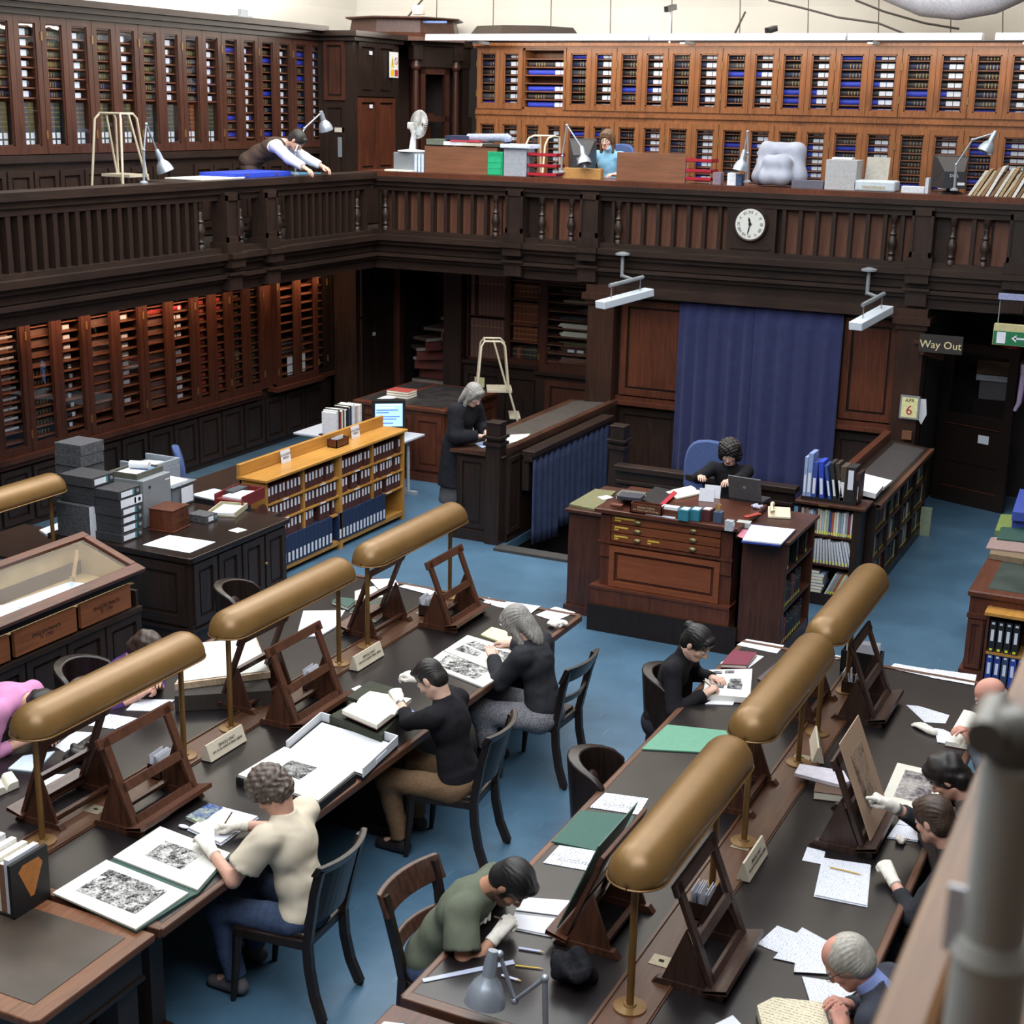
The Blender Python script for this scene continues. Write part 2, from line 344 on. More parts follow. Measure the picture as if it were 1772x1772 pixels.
# cornice below the galleries: fascia boards and mouldings
mb = MB()
def cor(o, z0, z1):     # o = how far it stands proud of the gallery face
    mb.box(GX-.3,-1,z0,GX+o,GY-o,z1); mb.box(GX-.3,GY-o,z0,3.0,GY+.3,z1)
cor(.16,2.88,2.95); cor(.10,2.82,2.88); cor(.04,2.72,2.82); cor(.13,2.67,2.71); cor(.07,2.62,2.67); cor(.02,2.50,2.62)
struct(mb.build('trim_2', W_DARKX))
def turned(x, y, z0, h, mat, parent):
    prof = [(.042,0),(.042,.05),(.03,.06),(.045,.09),(.03,.12),(.052,.17),(.055,.22),(.03,.29),(.045,.31),(.024,.34),(.032,.40),(.024,h-.12),(.018,h-.1),(.036,h-.07),(.042,h-.05),(.042,h)]
    return MB().lathe(prof, (x,y,z0), 10).build('turned_baluster', mat, parent, smooth=50)
def pier(parent, M, name='pier'):    # local: x along the rail, -y to the room
    mb = MB()
    def lb(x0,y0,z0,x1,y1,z1):
        c = Matrix.Translation(((x0+x1)/2,(y0+y1)/2,(z0+z1)/2)); mb.xbox(M@c, x1-x0,y1-y0,z1-z0)
    lb(-.14,-.12,0,.14,.12,.12); lb(-.12,-.09,.12,.12,.1,.67)
    for s in (-1,1): lb(s*.12-.03*(s>0),-.11,.12,s*.12+.03*(s<0),-.09,.64)
    lb(-.12,-.11,.58,.12,-.09,.64); lb(-.12,-.11,.12,.12,-.09,.18)
    lb(-.15,-.2,-.06,.15,.0,0); lb(-.13,-.17,-.16,.13,0,-.06); lb(-.15,-.16,-.25,.15,0,-.22); lb(-.12,-.12,-.42,.12,0,-.25)
    return mb.build(name, W_DARK, parent)
bl = thing('gallery_balustrade','dark oak balustrade with square slats along the left gallery','balustrade',(GX,8,GZ))
bl.matrix_world = Matrix.Translation((0,0,0)); bl.location = (0,0,0)
MB().box(GX-.22,5,3.67,GX+.10,GY-.1,3.75).box(GX-.14,5,3.60,GX+.05,GY-.1,3.67).box(GX-.10,5,3.53,GX+.02,GY-.1,3.60).build('handrail', W_DARKH, bl)
MB().box(GX-.10,5,GZ,GX+.06,GY-.1,GZ+.05).build('base_rail', W_DARKH, bl)
slat = MB().box(-.045,-.03,0,.045,.03,.53).mesh('slat', W_DARK)
lp = [13.62, 14.38]
lt = [13.22,13.95,14.72,16.5]
y = 8.6
while y < 16.75:
    if all(abs(y-p) > .22 for p in lp) and all(abs(y-p) > .09 for p in lt):
        o = bpy.data.objects.new('slat', slat); COL.objects.link(o); o.location = (GX-.03, y, GZ+.05); o.parent = bl
    y += .155
for y in lt: turned(GX-.03, y, GZ+.05, .53, W_DARK, bl)
for y in lp: pier(bl, Matrix.Translation((GX+.02,y,GZ)) @ Matrix.Rotation(PI/2,4,'Z'))
bb = thing('gallery_balustrade','boarded dark oak balustrade with clock along the back gallery','balustrade',(0,0,0))
MB().box(GX-.15,GY-.10,3.64,3.0,GY+.2,3.70).box(GX,GY-.06,3.58,3.0,GY+.1,3.64).box(GX,GY-.03,3.52,3.0,GY+.08,3.58).build('handrail', W_DARKX, bb)
MB().box(GX-.22,GY-.02,3.70,3.0,GY+.75,3.76).build('counter_top', W_RED, bb)
MB().box(GX,GY-.06,GZ,3.0,GY+.1,GZ+.06).build('base_rail', W_DARKX, bb)
def piersx(*pxs): return [(ony(a,380,GY).x+ony(b,380,GY).x)/2 for a,b in pxs]
bp_ = piersx((877,914),(1005,1044),(1582,1619),(1750,1792))
bt_ = [ony(x,380,GY-.03).x for x in (667,858,938,989,1071,1548,1652,1710)]
clk = ony(1301,386,GY).x
bslat = MB().box(-.022,-.05,0,.022,.05,.52).mesh('slat', W_DARK)
bmesh_ = MB().box(-.085,-.012,0,.085,.012,.52).mesh('board', W_BOARD)
x = GX+.1
while x < 1.0:
    if all(abs(x-p) > .17 for p in bp_) and abs(x-clk) > .32:
        for nm, me, dy, dx in (('board',bmesh_,.09,.0975),('slat',bslat,.035,0)):
            if nm == 'board' or all(abs(x-p) > .08 for p in bt_):
                o = bpy.data.objects.new(nm, me); COL.objects.link(o); o.location = (x+dx, GY+dy, GZ+.05); o.parent = bb
    x += .195
MB().box(GX,GY+.10,GZ,3.0,GY+.14,3.6).build('backing', W_DARKX, bb)
for x in bt_: turned(x, GY-.03, GZ+.05, .52, W_DARK, bb)
for x in bp_: pier(bb, Matrix.Translation((x,GY,GZ)))
MB().box(clk-.30,GY-.02,GZ+.05,clk+.30,GY+.1,3.55).box(clk-.24,GY-.035,GZ+.09,clk+.24,GY-.02,GZ+.115).build('clock_panel', W_DARK, bb)
# wall clock
ck = thing('wall_clock','round white wall clock with roman numerals on the gallery front','clock',(clk,GY-.02,3.335))
MB().lathe([(.205,0),(.21,.03),(.195,.05),(.175,.045)], n=40, M=Matrix.Rotation(PI/2,4,'X')).build('case', W_DARK, ck, smooth=40)
MB().lathe([(.178,.0),(.178,.048)], n=40, M=Matrix.Rotation(PI/2,4,'X')).build('dial', plain('#c9c9c4',.5,var=.02), ck)
ROM = ['XII','I','II','III','IIII','V','VI','VII','VIII','IX','X','XI']
for k, t in enumerate(ROM):
    a = -2*PI*k/12
    M = Matrix.Rotation(PI/2,4,'X') @ Matrix.Rotation(a,4,'Z') @ Matrix.Translation((0,.137,.0492))
    text(t, 'numeral', M, .05, BLACK, ck)
for L, wd, ang, nm in ((.085,.014,-2*PI*(11.53/12),'hour_hand'),(.135,.009,-2*PI*(32/60),'minute_hand')):
    mb = MB(); M = Matrix.Rotation(PI/2,4,'X') @ Matrix.Rotation(ang,4,'Z')
    mb.add([M@Vector(v) for v in ((-wd/2,-.02,.052),(wd/2,-.02,.052),(wd,L*.6,.052),(0,L,.052),(-wd,L*.6,.052))], [(0,1,2,3,4)]); mb.build(nm, BLACK, ck)
MB().lathe([(.02,.05),(.02,.055)], n=12, M=Matrix.Rotation(PI/2,4,'X')).build('hub', BLACK, ck)

# ------------------------------------------------------------------ lower back wall: columns, panels, wainscot
def column(x0, x1, name):
    mb = MB().box(x0,GY-.1,0,x1,GY+.25,2.3).box(x0-.03,GY-.13,0,x1+.03,GY+.2,.2)
    mb.box(x0-.03,GY-.13,2.26,x1+.03,GY+.25,2.32).box(x0-.06,GY-.17,2.32,x1+.06,GY+.25,2.4).box(x0-.02,GY-.13,2.4,x1+.02,GY+.25,2.5)
    return struct(mb.build(name, W_COL))
column(-7.04,-6.69,'trim_3'); column(-3.2,-2.9,'trim_4')
lw = struct(MB().box(-6.69,GY+.12,0,-3.2,GY+.3,2.5).build('wall_curtain_side', W_DARK))
def panel(parent, M, w, h, mat, t=.03, fr=.05, name='panel'):
    mb = MB()
    for a,b,c,d in ((-w/2,-w/2+fr,0,h),(w/2-fr,w/2,0,h),(-w/2+fr,w/2-fr,0,fr),(-w/2+fr,w/2-fr,h-fr,h)):
        mb.xbox(M@Matrix.Translation(((a+b)/2,-t/2,(c+d)/2)), b-a, t, d-c)
    mb.xbox(M@Matrix.Translation((0,-t*.25,h/2)), w-2*fr-.06, t*.5, h-2*fr-.06)
    return mb.build(name, mat, parent)
def T(x,y,z,rz=0): return Matrix.Translation((x,y,z)) @ Matrix.Rotation(rz,4,'Z')
panel(lw, T(-6.22,GY+.12,1.12), .86, 1.2, W_RED, .05, .08); panel(lw, T(-3.53,GY+.12,1.12), .62, 1.2, W_RED, .05, .08)
for x0,x1 in ((-6.69,-5.8),(-3.9,-3.2)):
    MB().box(x0,GY+.0,1.0,x1,GY+.12,1.05).box(x0,GY+.05,1.05,x1,GY+.12,1.10).build('dado_rail', W_RED, lw)
    panel(lw, T((x0+x1)/2,GY+.12,.1), x1-x0-.06, .85, W_DARK, .03, .08)
MB().box(-6.69,GY-.12,2.38,-3.2,GY+.2,2.5).build('pelmet', W_DARKX, lw)
# blue curtain, two leaves
def curtain(name, x0, x1, y, z0, z1, amp, folds, label, mat, along='X', z0fn=None, group=None):
    mb = MB(); N = int(folds*8); K = 7; vs = []
    for k in range(K+1):
        for i in range(N+1):
            t = i/N; a = amp*(.55+.45*k/K)
            ph = 2*PI*folds*t + .8*math.sin(5*t) ; off = a*math.sin(ph)+.3*a*math.sin(2.3*ph+1)
            zz = (z0fn(t) if z0fn else z0); z = z1+(zz-z1)*k/K
            vs.append((x0+(x1-x0)*t, y+off, z) if along == 'X' else (y+off, x0+(x1-x0)*t, z))
    fs = [(k*(N+1)+i, k*(N+1)+i+1, (k+1)*(N+1)+i+1, (k+1)*(N+1)+i) for k in range(K) for i in range(N)]
    mb.add(vs, fs); o = mb.build(name, mat, smooth=180)
    s = o.modifiers.new('thickness','SOLIDIFY'); s.thickness = .006
    return tag(o, label, 'curtain', group)
BLUEC = plain('#282c50', .85, 0, .15, .1, 12, 0, 'blue_curtain_cloth')
BLUEC.node_tree.nodes['Principled BSDF'].inputs['Sheen Weight'].default_value = .25
curtain('window_curtain', -5.86,-4.86, GY-.02, .04, 2.46, .022, 5.5, 'blue curtain leaf left of the gap behind the librarian', BLUEC)
curtain('window_curtain', -4.90,-3.84, GY-.04, .04, 2.46, .018, 4.6, 'blue curtain leaf right of the gap behind the librarian', BLUEC)

# ------------------------------------------------------------------ left wall lower: wainscot, ledge
LX = -11.5
ws = struct(MB().box(-12.1,3,0,LX-.04,17.85,.80).build('wall_left_wainscot', W_DARK))
MB().box(-12.1,3,.78,LX+.08,15.98,.84).box(-12.1,3,.72,LX+.03,15.98,.78).box(-12.1,16.22,.78,LX+.16,17.4,.84).box(-12.1,17.4,.78,LX+.06,17.85,.84).build('ledge', W_CASE, ws)
y = 9.3
while y < 17.6:
    panel(ws, T(LX-.04, y+.245, .08, PI/2), .45, .6, W_DARK, .03, .06, 'panel'); y += .49
MB().box(LX-.5,16.12,.84,LX+.02,16.31,2.45).build('pilaster', W_CASE, ws)
MB().box(-12.1,3,2.40,LX-.1,17.85,2.5).build('frieze', W_DARKH, ws)
# stair turret box in the corner: cupboards below and above
tb = thing('corner_cupboard','tall dark corner cupboard with double doors under the gallery','cupboard',(-11.1,17.85,0))
MB().box(-.38,.01,0,0,1.14,2.5).build('carcass', W_DARK, tb)
for k in (0,1):
    for z, h in ((.18,1.42),(1.64,.8)):
        panel(tb, T(0,.34+.46*k,z,PI/2), .44, h, W_DARK, .03, .06, 'door')
MB().box(.03,.42,1.32,.035,.5,1.37).build('label_card', LABEL, tb)
MB().box(.0,1.06,1.14,.012,1.2,1.27).build('notice', plain('#c9b48d',.7), tb); MB().box(.0,1.06,1.04,.012,1.2,1.09).build('notice', LABEL, tb)
kp = MB().box(.0,1.09,.67,.03,1.17,.93).build('keypad', GREYM, tb); MB().box(.03,1.1,.7,.034,1.16,.72).build('key_strip', plain('#d8c33a',.6), kp)
tu = thing('corner_cupboard','tall mahogany corner cupboard with warning sign on the upper gallery','cupboard',(-11.1,17.85,GZ))
MB().box(-.58,0,0,0,1.24,2.55).build('carcass', W_DARK, tu)
MB().box(-.95,-.12,2.55,.12,1.3,2.62).box(-.95,-.06,2.49,.06,1.28,2.55).build('cornice', W_DARKX, tu)
dz = []
for k in (0,1):
    for z, h in ((.72,1.02),(1.76,.72)):
        d = panel(tu, T(.0,.34+.5*k,z,PI/2), .48, h, W_RED if z < 1 else W_DARK, .035, .06, 'door'); dz.append(d)
for z in (2.32,1.6): MB().box(.035,.36,z,.04,.44,z+.05).build('label_card', LABEL, tu)
panel(tu, T(-.3,0,1.7), .34, .78, W_CASE, .03, .05); panel(tu, T(-.3,0,.5), .34, 1.15, W_DARK, .03, .05)
MB().box(-.30,-.03,1.27,-.14,-.018,1.33).build('notice', plain('#c9c3b0',.6), tu); MB().box(-.25,-.03,.93,-.17,-.018,1.2).build('notice', GREYM, tu)
sg = tag(MB().box(-11.06,18.75,5.00-.02,-11.05,18.99,5.33).build('warning_sign', plain('#e4e4e0',.5,var=.02)), 'white safety notice with yellow triangle and red circle on gallery cupboard','sign')
mb = MB(); X_ = -11.0485
mb.add([(X_,18.78,5.12),(X_,18.87,5.12),(X_,18.825,5.28)],[(0,1,2)]); mb.box(X_-.001,18.775,5.0,X_,18.865,5.09); mb.build('triangle', plain('#e2c51e',.5,var=.02), sg)
mb = MB(); mb.lathe([(.05,0),(.05,.001)], n=24, M=Matrix.Translation((X_,18.93,5.21))@Matrix.Rotation(PI/2,4,'Y')); mb.box(X_-.001,18.885,5.0,X_,18.975,5.09); mb.build('circle', plain('#b53039',.5,var=.02), sg)
mb = MB(); mb.lathe([(.038,0),(.038,.0015)], n=24, M=Matrix.Translation((X_,18.93,5.21))@Matrix.Rotation(PI/2,4,'Y')); mb.build('circle_ground', plain('#e4e4e0',.5,var=.02), sg)
mb = MB(); mb.bar((X_+.0015,18.905,5.235),(X_+.0015,18.955,5.185),.012,.002,(1,0,0)); mb.box(X_,18.82,5.15,X_+.001,18.83,5.24); mb.build('symbol', BLACK, sg)

# spiral stair under the gallery behind the posts
sp = thing('spiral_stair','winding stair with red risers and pale nosings in the corner','stair',(-10.6,19.0,0))
RISE = plain('#6b3a34',.7); NOS = plain('#9a9792',.5,.2)
for k in range(9):
    if k < 4: M = Matrix.Translation((0,.16*k,0))
    else: M = Matrix.Translation((.42,.55,0)) @ Matrix.Rotation(R(22*(k-3)),4,'Z') @ Matrix.Translation((-.42,-.05,0))
    z = .18*(k+1)
    s = MB(); s.xbox(M@Matrix.Translation((0,.02,z-.11)), .74,.03,.15); so = s.build('riser', RISE, sp)
    s = MB(); s.xbox(M@Matrix.Translation((0,.16,z-.02)), .76,.34,.04); s.build('tread', plain('#4d4643',.6), sp)
    s = MB(); s.xbox(M@Matrix.Translation((0,-.02,z-.02)), .77,.03,.042); s.build('nosing', NOS, sp)
MB().box(-.48,-.12,0,-.37,.02,2.5).build('post', W_CASE, sp); MB().box(.38,-.12,0,.52,.02,2.5).build('post', W_CASE, sp)
MB().box(-.48,1.2,0,.9,1.25,2.5).box(-.5,0,0,-.48,1.25,2.5).build('enclosure', plain('#241b17',.7), sp)
mb = MB(); mb.bar((.3,.25,1.5),(-.05,.9,2.4),.05,.12); mb.build('stair_rail', W_DARK, sp)

# turret on the upper gallery, in the corner behind the cupboard
tr = thing('stair_turret','dark wooden octagonal stair turret with turned columns on upper gallery','turret',(-11.05,19.5,GZ))
p2 = ony(788,250,20.1); e = Vector((p2.x+11.05, p2.y-19.5, 0)); L = e.length; ex = e.normalized(); ang = math.atan2(ex.y, ex.x)
RT = Matrix.Rotation(ang,4,'Z')
def rb(mb, x0,y0,z0,x1,y1,z1): mb.xbox(RT@Matrix.Translation(((x0+x1)/2,(y0+y1)/2,(z0+z1)/2)), abs(x1-x0),abs(y1-y0),abs(z1-z0))
colp = [(.075,0),(.075,.55),(.09,.57),(.06,.6),(.085,.65),(.07,.75),(.09,.86),(.06,.9),(.09,.94),(.05,1.0),(.06,1.3),(.045,2.15),(.075,2.18),(.075,2.22),(.06,2.24),(.06,2.4)]
for x in (0,L): MB().lathe(colp, n=14, M=RT@Matrix.Translation((x,0,0))).build('column', W_CASE, tr, smooth=45)
mb = MB(); rb(mb,-.08,-.08,2.3,.08,.08,2.5); rb(mb,L-.08,-.08,2.3,L+.08,.08,2.5); rb(mb,-.1,-.06,2.5,L+.5,.2,2.58); rb(mb,-.05,-.02,2.2,L+.3,.1,2.5); mb.build('entablature', W_DARKX, tr)
mb = MB()
for a,b,c,d in ((.1,.18,.6,2.2),(L-.18,L-.1,.6,2.2),(.1,L-.1,2.1,2.2),(.1,L-.1,1.42,1.5),(.1,L-.1,.0,.62)): rb(mb,a,.02,c,b,.09,d)
mb.build('doorway_frame', W_CASE, tr)
mb = MB()
for a,b,c,d in ((.22,.28,.6,2.15),(.34,.42,.6,1.4),(.42,L-.14,.6,1.35),(.36,.40,1.5,2.1),(.36,L-.2,1.98,2.06)): rb(mb,a,.5,c,b,.55,d)
rb(mb,.3,.3,1.46,L-.2,.36,1.54); mb.build('inner_frame', W_RED, tr)
mb = MB(); rb(mb,-.3,.9,0,L+.7,.95,2.5); mb.build('inner_wall', plain('#4a3328',.7), tr)
mb = MB(); rb(mb,L+.1,-.05,0,L+.55,.05,1.5); rb(mb,L+.12,.0,1.5,L+.4,.08,2.3); mb.build('scroll_bracket', W_DARK, tr)
# octagonal cap
cx, cy = (RT@Vector((L*.35,.75,0))).x, (RT@Vector((L*.35,.75,0))).y
mb = MB(); mb.lathe([(1.02,2.56),(.98,2.62),(.86,2.68),(.82,2.86),(.92,2.88),(.92,2.90),(.3,2.93)], (cx,cy,0), 8); mb.build('octagonal_cap', W_CASE, tr)
MB().bar((-.1,.05,2.83),(.45,.12,2.83),.02,.03).build('cap_strip', plain('#6f86b8',.5), tr)
c2 = MB().box(-.06,0,2.93,.1,.1,3.06).build('alarm_box', plain('#b9aba0',.6), tr)
# low end of turret towards the back bookcase
MB().lathe([(.9,5.5),(.85,5.6),(.75,5.72),(.2,5.74)], (-9.55,20.1,0), 8).build('octagonal_cap', W_DARKX, tr).location = (11.05,-19.5,-GZ)
# cornice on the left upper cases
mb = MB().box(-12.6,3,5.50,-11.55,17.9,5.56).box(-12.6,3,5.56,-11.47,17.82,5.63).box(-12.6,3,5.44,-11.62,17.95,5.50)
struct(mb.build('trim_5', W_DARKH))
mb = MB().box(-9.8,18.9,5.42,3,19.5,5.46); struct(mb.build('trim_6', W_ORANGE))
tag(MB().prism([(-11.6,15.93),(-11.6,16.23),(-11.75,16.23),(-11.75,15.93)],5.63,5.66).box(-11.7,16.05,5.66,-11.65,16.2,5.74).build('uplighter', GREYM), 'small grey uplighter on the left bookcase cornice','light')
# ------------------------------------------------------------------ glazed bookcases
DOORC = {}
def door(parent, w, h, mat, hinge, x, z, y=0, t=.035, fr=.075, open_=0, hmat=BRASS):
    """glazed door: frame with the pane as its child; local origin at the hinge, width towards +x (hinge 'L') or -x"""
    s = 1 if hinge == 'L' else -1
    key = (round(w,3), round(h,3), mat.name, s, fr)
    if key not in DOORC:
        mb = MB(); fb = fr*1.15
        mb.box(0,-t,0,s*fr,0,h).box(s*(w-fr),-t,0,s*w,0,h).box(s*fr,-t,0,s*(w-fr),0,fb).box(s*fr,-t,h-fb,s*(w-fr),0,h)
        i = .016
        for a,b,c,d in ((fr,fr+i,fb,h-fb),(w-fr-i,w-fr,fb,h-fb),(fr,w-fr,fb,fb+i),(fr,w-fr,h-fb-i,h-fb)): mb.box(s*a,-t*.6,c,s*b,-t*.1,d)
        pm = MB().box(s*(fr+.004),-t*.45,fb+.004,s*(w-fr-.004),-t*.45+.004,h-fb-.004).mesh('pane', GLASS)
        DOORC[key] = (mb.mesh('door', mat), pm)
    dm, pm = DOORC[key]
    d = bpy.data.objects.new('door', dm); COL.objects.link(d); d.parent = parent
    d.location = (x, y, z); d.rotation_euler = (0,0,-s*open_)
    p = bpy.data.objects.new('pane', pm); COL.objects.link(p); p.parent = d
    return d
HINGE = MB().box(-.008,-.045,0,.008,-.034,.09).mesh('hinge', BRASS)
SHC = {}
def bookcase(label, M, w, z0, z1, depth, levels, cmat, smat, split=None, hinges=True, name='glazed_bookcase', group=None, doors='cc', fr=.075, sides=None):
    """M: local x along the wall, -y towards the room. levels = shelf tops (world z). doors: c closed, o open, n none"""
    r = bpy.data.objects.new(name, None); COL.objects.link(r); r.matrix_world = M; tag(r, label, 'bookcase', group)
    MB().box(0,depth-.02,z0,w,depth,z1).box(0,.0,z0,.02,depth,z1).box(w-.02,.0,z0,w,depth,z1).box(0,.0,z0,w,depth,z0+.03).box(0,.0,z1-.03,w,depth,z1).build('carcass', sides or cmat, r)
    key = (round(w,3), round(depth,3), smat.name)
    if key not in SHC: SHC[key] = MB().box(.02,.02,-.014,w-.02,depth-.02,0).mesh('shelf', smat)
    for z in levels:
        o = bpy.data.objects.new('shelf', SHC[key]); COL.objects.link(o); o.parent = r; o.location = (0,0,z)
    sp = w/2 if split is None else split
    if doors != 'nn':
        h = z1-z0
        for hx, wd, hg, st in ((.004, sp-.006, 'L', doors[0]), (w-.004, w-sp-.006, 'R', doors[1])):
            if st == 'n': continue
            door(r, wd, h, cmat, hg, hx, z0, 0, .035, fr, R(100) if st == 'o' else 0)
            if hinges:
                for z in (z0+.16, z1-.26):
                    o = bpy.data.objects.new('hinge', HINGE); COL.objects.link(o); o.parent = r; o.location = (hx if hg == 'L' else hx, 0, z)
    return r
COLS = {'black': plain('#2b2728',.5,0,.45,.2,25,0,'black_leather'), 'navy': plain('#252b48',.5,0,.4,.15,25,0,'navy_leather'), 'bright blue': BLUEV,
        'dark green': plain('#2f3a35',.55,0,.35,.2,25,0,'dark_green_cloth'), 'grey green': plain('#555a50',.6,0,.3,.2,18,0,'grey_green_cloth'),
        'olive': plain('#5c563d',.6,0,.3,.25,18,0,'olive_cloth'), 'grey': plain('#4a4a50',.6,0,.3,.2,18,0,'grey_cloth'), 'brown': plain('#6b4e45',.65,0,.25,.12,18,0,'brown_board_box'),
        'red': plain('#a52633',.45,0,.45,.2,25,0,'red_leather'), 'rust': plain('#7a3e2a',.5,0,.4,.2,25,0,'rust_leather'), 'white': WHITE}
GILT = plain('#b59a5c', .4, .5, .4, .1, 20, 0, 'gilt_lines')
ALB = {}
def album_mesh(L, h, dep, col, labels, ribs, boxy):
    key = (L,h,dep,col,labels,ribs,boxy)
    if key in ALB: return ALB[key]
    mb = MB(); n = 6
    if boxy: mb.box(0,0,0,L,dep,h)
    else:
        pr = [(0.0+.35*h*(1-math.sin(PI*k/n)), h/2-h/2*math.cos(PI*k/n)) for k in range(n+1)]
        vs = [(x,y,z) for x in (0,L) for y,z in pr]+[(x,dep,z) for x in (0,L) for z in (h,0)]
        m = n+1; fs = [(k, m+k, m+k+1, k+1) for k in range(n)]
        a0,a1,b0,b1 = 2*m,2*m+1,2*m+2,2*m+3
        fs += [(n,m+n,b0,a0),(a0,b0,b1,a1),(a1,b1,m,0), tuple(range(m))+(a0,a1), tuple(m+k for k in range(n,-1,-1))+(b1,b0)]
        mb.add(vs, fs)
    for (x,wd,f) in labels:        # paper labels stuck on the spine
        hh = h*f; mb.box(x,-.004,(h-hh)/2,x+wd,.01,(h+hh)/2,1)
    for x in ribs: mb.box(x,-.003,h*.12,x+.006,.012,h*.88,2)
    ALB[key] = mb.mesh('album', [COLS[col], LABEL, GILT], None); return ALB[key]
def album(M, x, z, L, h, dep, col, labels, ribs, label, group, name='album', boxy=False, y=.06):
    o = bpy.data.objects.new(name, album_mesh(round(L,2), round(h,3), dep, col, labels, ribs, boxy)); COL.objects.link(o)
    o.matrix_world = M @ Matrix.Translation((x, y, z+.001)); tag(o, label, 'book' if name != 'archive_box' else 'box', group); return o
def levels(z0, z1, n): return [z0+.03+(z1-z0-.06)*k/n for k in range(n)]

# upper left gallery: eight bays of two doors
UX = -11.7; Y0 = 11.68-.792; nb = 9
MU = lambda y: Matrix.Translation((UX, y, 0)) @ Matrix.Rotation(PI/2,4,'Z')
struct(MB().box(-12.1,5,4.0,UX-.0,Y0,5.45).box(-12.1,3,3.92,UX+.04,17.9,4.0).box(-12.1,3,GZ,UX-.02,17.9,3.92).build('wall_left_gallery', W_DARKH))
for i in range(nb):
    y = Y0+.792*i; n = ORD[8-i]
    full = i >= 6
    lv = levels(4.02,5.44,13) if full else [4.05]+[4.60+.105*k for k in range(8)]
    bookcase(f'red brown glazed bookcase on the left gallery, {n} bay from the corner', MU(y), .792, 4.01, 5.45, .36, lv[1:], W_CASE, W_SHELF)
    for k, z in enumerate(lv):
        if not full and k == 0: continue
        gap = (lv[k+1] if k+1 < len(lv) else 5.42)-z
        r = rnd.random()
        if i < 5: col = rnd.choice(['grey green','grey green','olive','grey','dark green'])
        elif i == 5: col = rnd.choice(['olive','grey','black','navy'])
        else: col = 'bright blue' if r < .22 else rnd.choice(['black','black','black','navy','grey'])
        if not full and k < 3 and i < 5: col = rnd.choice(['grey','navy','grey'])
        h = min(gap-.02, .075 if full else .078)*rnd.uniform(.8,1)
        album(MU(y), rnd.uniform(.07,.12), z, rnd.choice([.58,.6,.62]), h, .26, col, ((.39,.06,.86),(.46,.095,.86)), (.06,.10,.14,.18) if col not in ('bright blue',) else (),
              f'{col} album lying on {ORD[k]} shelf up, {n} left gallery bay from the corner', 'albums in the left gallery bookcases')
    if not full:
        j = 0
        for dx0 in (.085,.48):
            for q in range(3):
                col = rnd.choice(['dark green','grey green','olive','grey','dark green']) if i < 5 else rnd.choice(['rust','black','olive','dark green'])
                wd = .082
                key = ('up',col)
                if key not in ALB:
                    mb = MB().box(0,0,0,wd-.004,.26,.50); mb.box(.012,-.004,.03,wd-.016,.002,.10,1).box(.012,-.004,.12,wd-.016,.002,.18,1)
                    for zz in (.24,.29,.34,.39,.44): mb.box(.004,-.003,zz,wd-.008,.002,zz+.006,2)
                    ALB[key] = mb.mesh('folio', [COLS[col], LABEL, GILT])
                o = bpy.data.objects.new('folio', ALB[key]); COL.objects.link(o); o.matrix_world = MU(y) @ Matrix.Translation((dx0+q*wd*.98, .07, 4.052)); j += 1
                tag(o, f'{col} upright folio, {ORD[j-1]} along the bottom shelf, {n} left gallery bay from the corner', 'book', 'upright folios in the left gallery bookcases')
# cupboards under them
lg = bpy.data.objects['wall_left_gallery']
y = 8.3
while y < 17.5:
    if not (14.3 < y < 14.9): panel(lg, T(UX-.02, y+.198, GZ+.1, PI/2), .37, .78, W_DARK, .03, .06)
    y += .396

# lower left: bays with boxes and volumes
ML = lambda y: Matrix.Translation((LX, y, 0)) @ Matrix.Rotation(PI/2,4,'Z')
lowb = [(9.0,9.95),(9.98,10.78),(10.80,11.73),(11.73,12.68),(12.68,13.66),(13.66,14.65),(14.65,15.36),(15.36,16.11)]
for i, (a, b) in enumerate(lowb):
    wdt = b-a; n = ORD[7-i]
    nlev = 14 if i >= 6 else 13
    lv = levels(.84,2.34,nlev)
    bookcase(f'glazed bookcase on ground floor left wall, {n} bay before the pilaster', ML(a), wdt, .84, 2.34, .42, lv[1:], W_CASE, W_SHELF)
    for k, z in enumerate(lv):
        h = .07 if i < 6 else .066
        if k == 0: continue
        if i >= 6:
            col = 'red' if i == 6 else 'black'
            if i == 7 and k > 11: col = 'brown'
            for side in (0,1):
                x = .085 if side == 0 else wdt/2+.075
                if rnd.random() < .04: continue
                album(ML(a), x, z, round(wdt/2-.15,2), h*rnd.uniform(.85,1), .28, col, ((.11,.012,.3),) if side else (), (.03,.07,.15,.19),
                      f'{col} leather volume, {ORD[k]} shelf up behind {"left" if side==0 else "right"} door, {n} ground floor bay', 'leather volumes in ground floor bookcases')
            continue
        if rnd.random() < (.1 if k > 3 else .25): continue
        vol = (i == 3 and k < 8) or (i in (4,) and k < 2)
        if i == 5 and k >= 11: col, vol = 'red', True
        elif vol: col = 'black'
        else: col = 'brown'
        lab = ((wdt*.58,.10,.62),) if not vol else ((wdt*.62,.045,.7),)
        if i == 5 and 6 < k < 11: lab = ((wdt*.52,.075,.6),(wdt*.62,.075,.6))
        if i <= 2: lab = ((wdt*.5,.14,.34),(wdt*.62,.14,.34))
        album(ML(a), .1+rnd.uniform(0,.06) if vol else .12, z, round(wdt*.70,2), h*(.9 if vol else 1), .3, col, lab, (.05,.1,.15,.2,.25) if vol else (),
              f'{col} {"volume" if vol else "storage box"} with white label, {ORD[k]} shelf up in {n} ground floor bay', 'boxes and volumes in ground floor bookcases', 'album' if vol else 'archive_box', not vol)
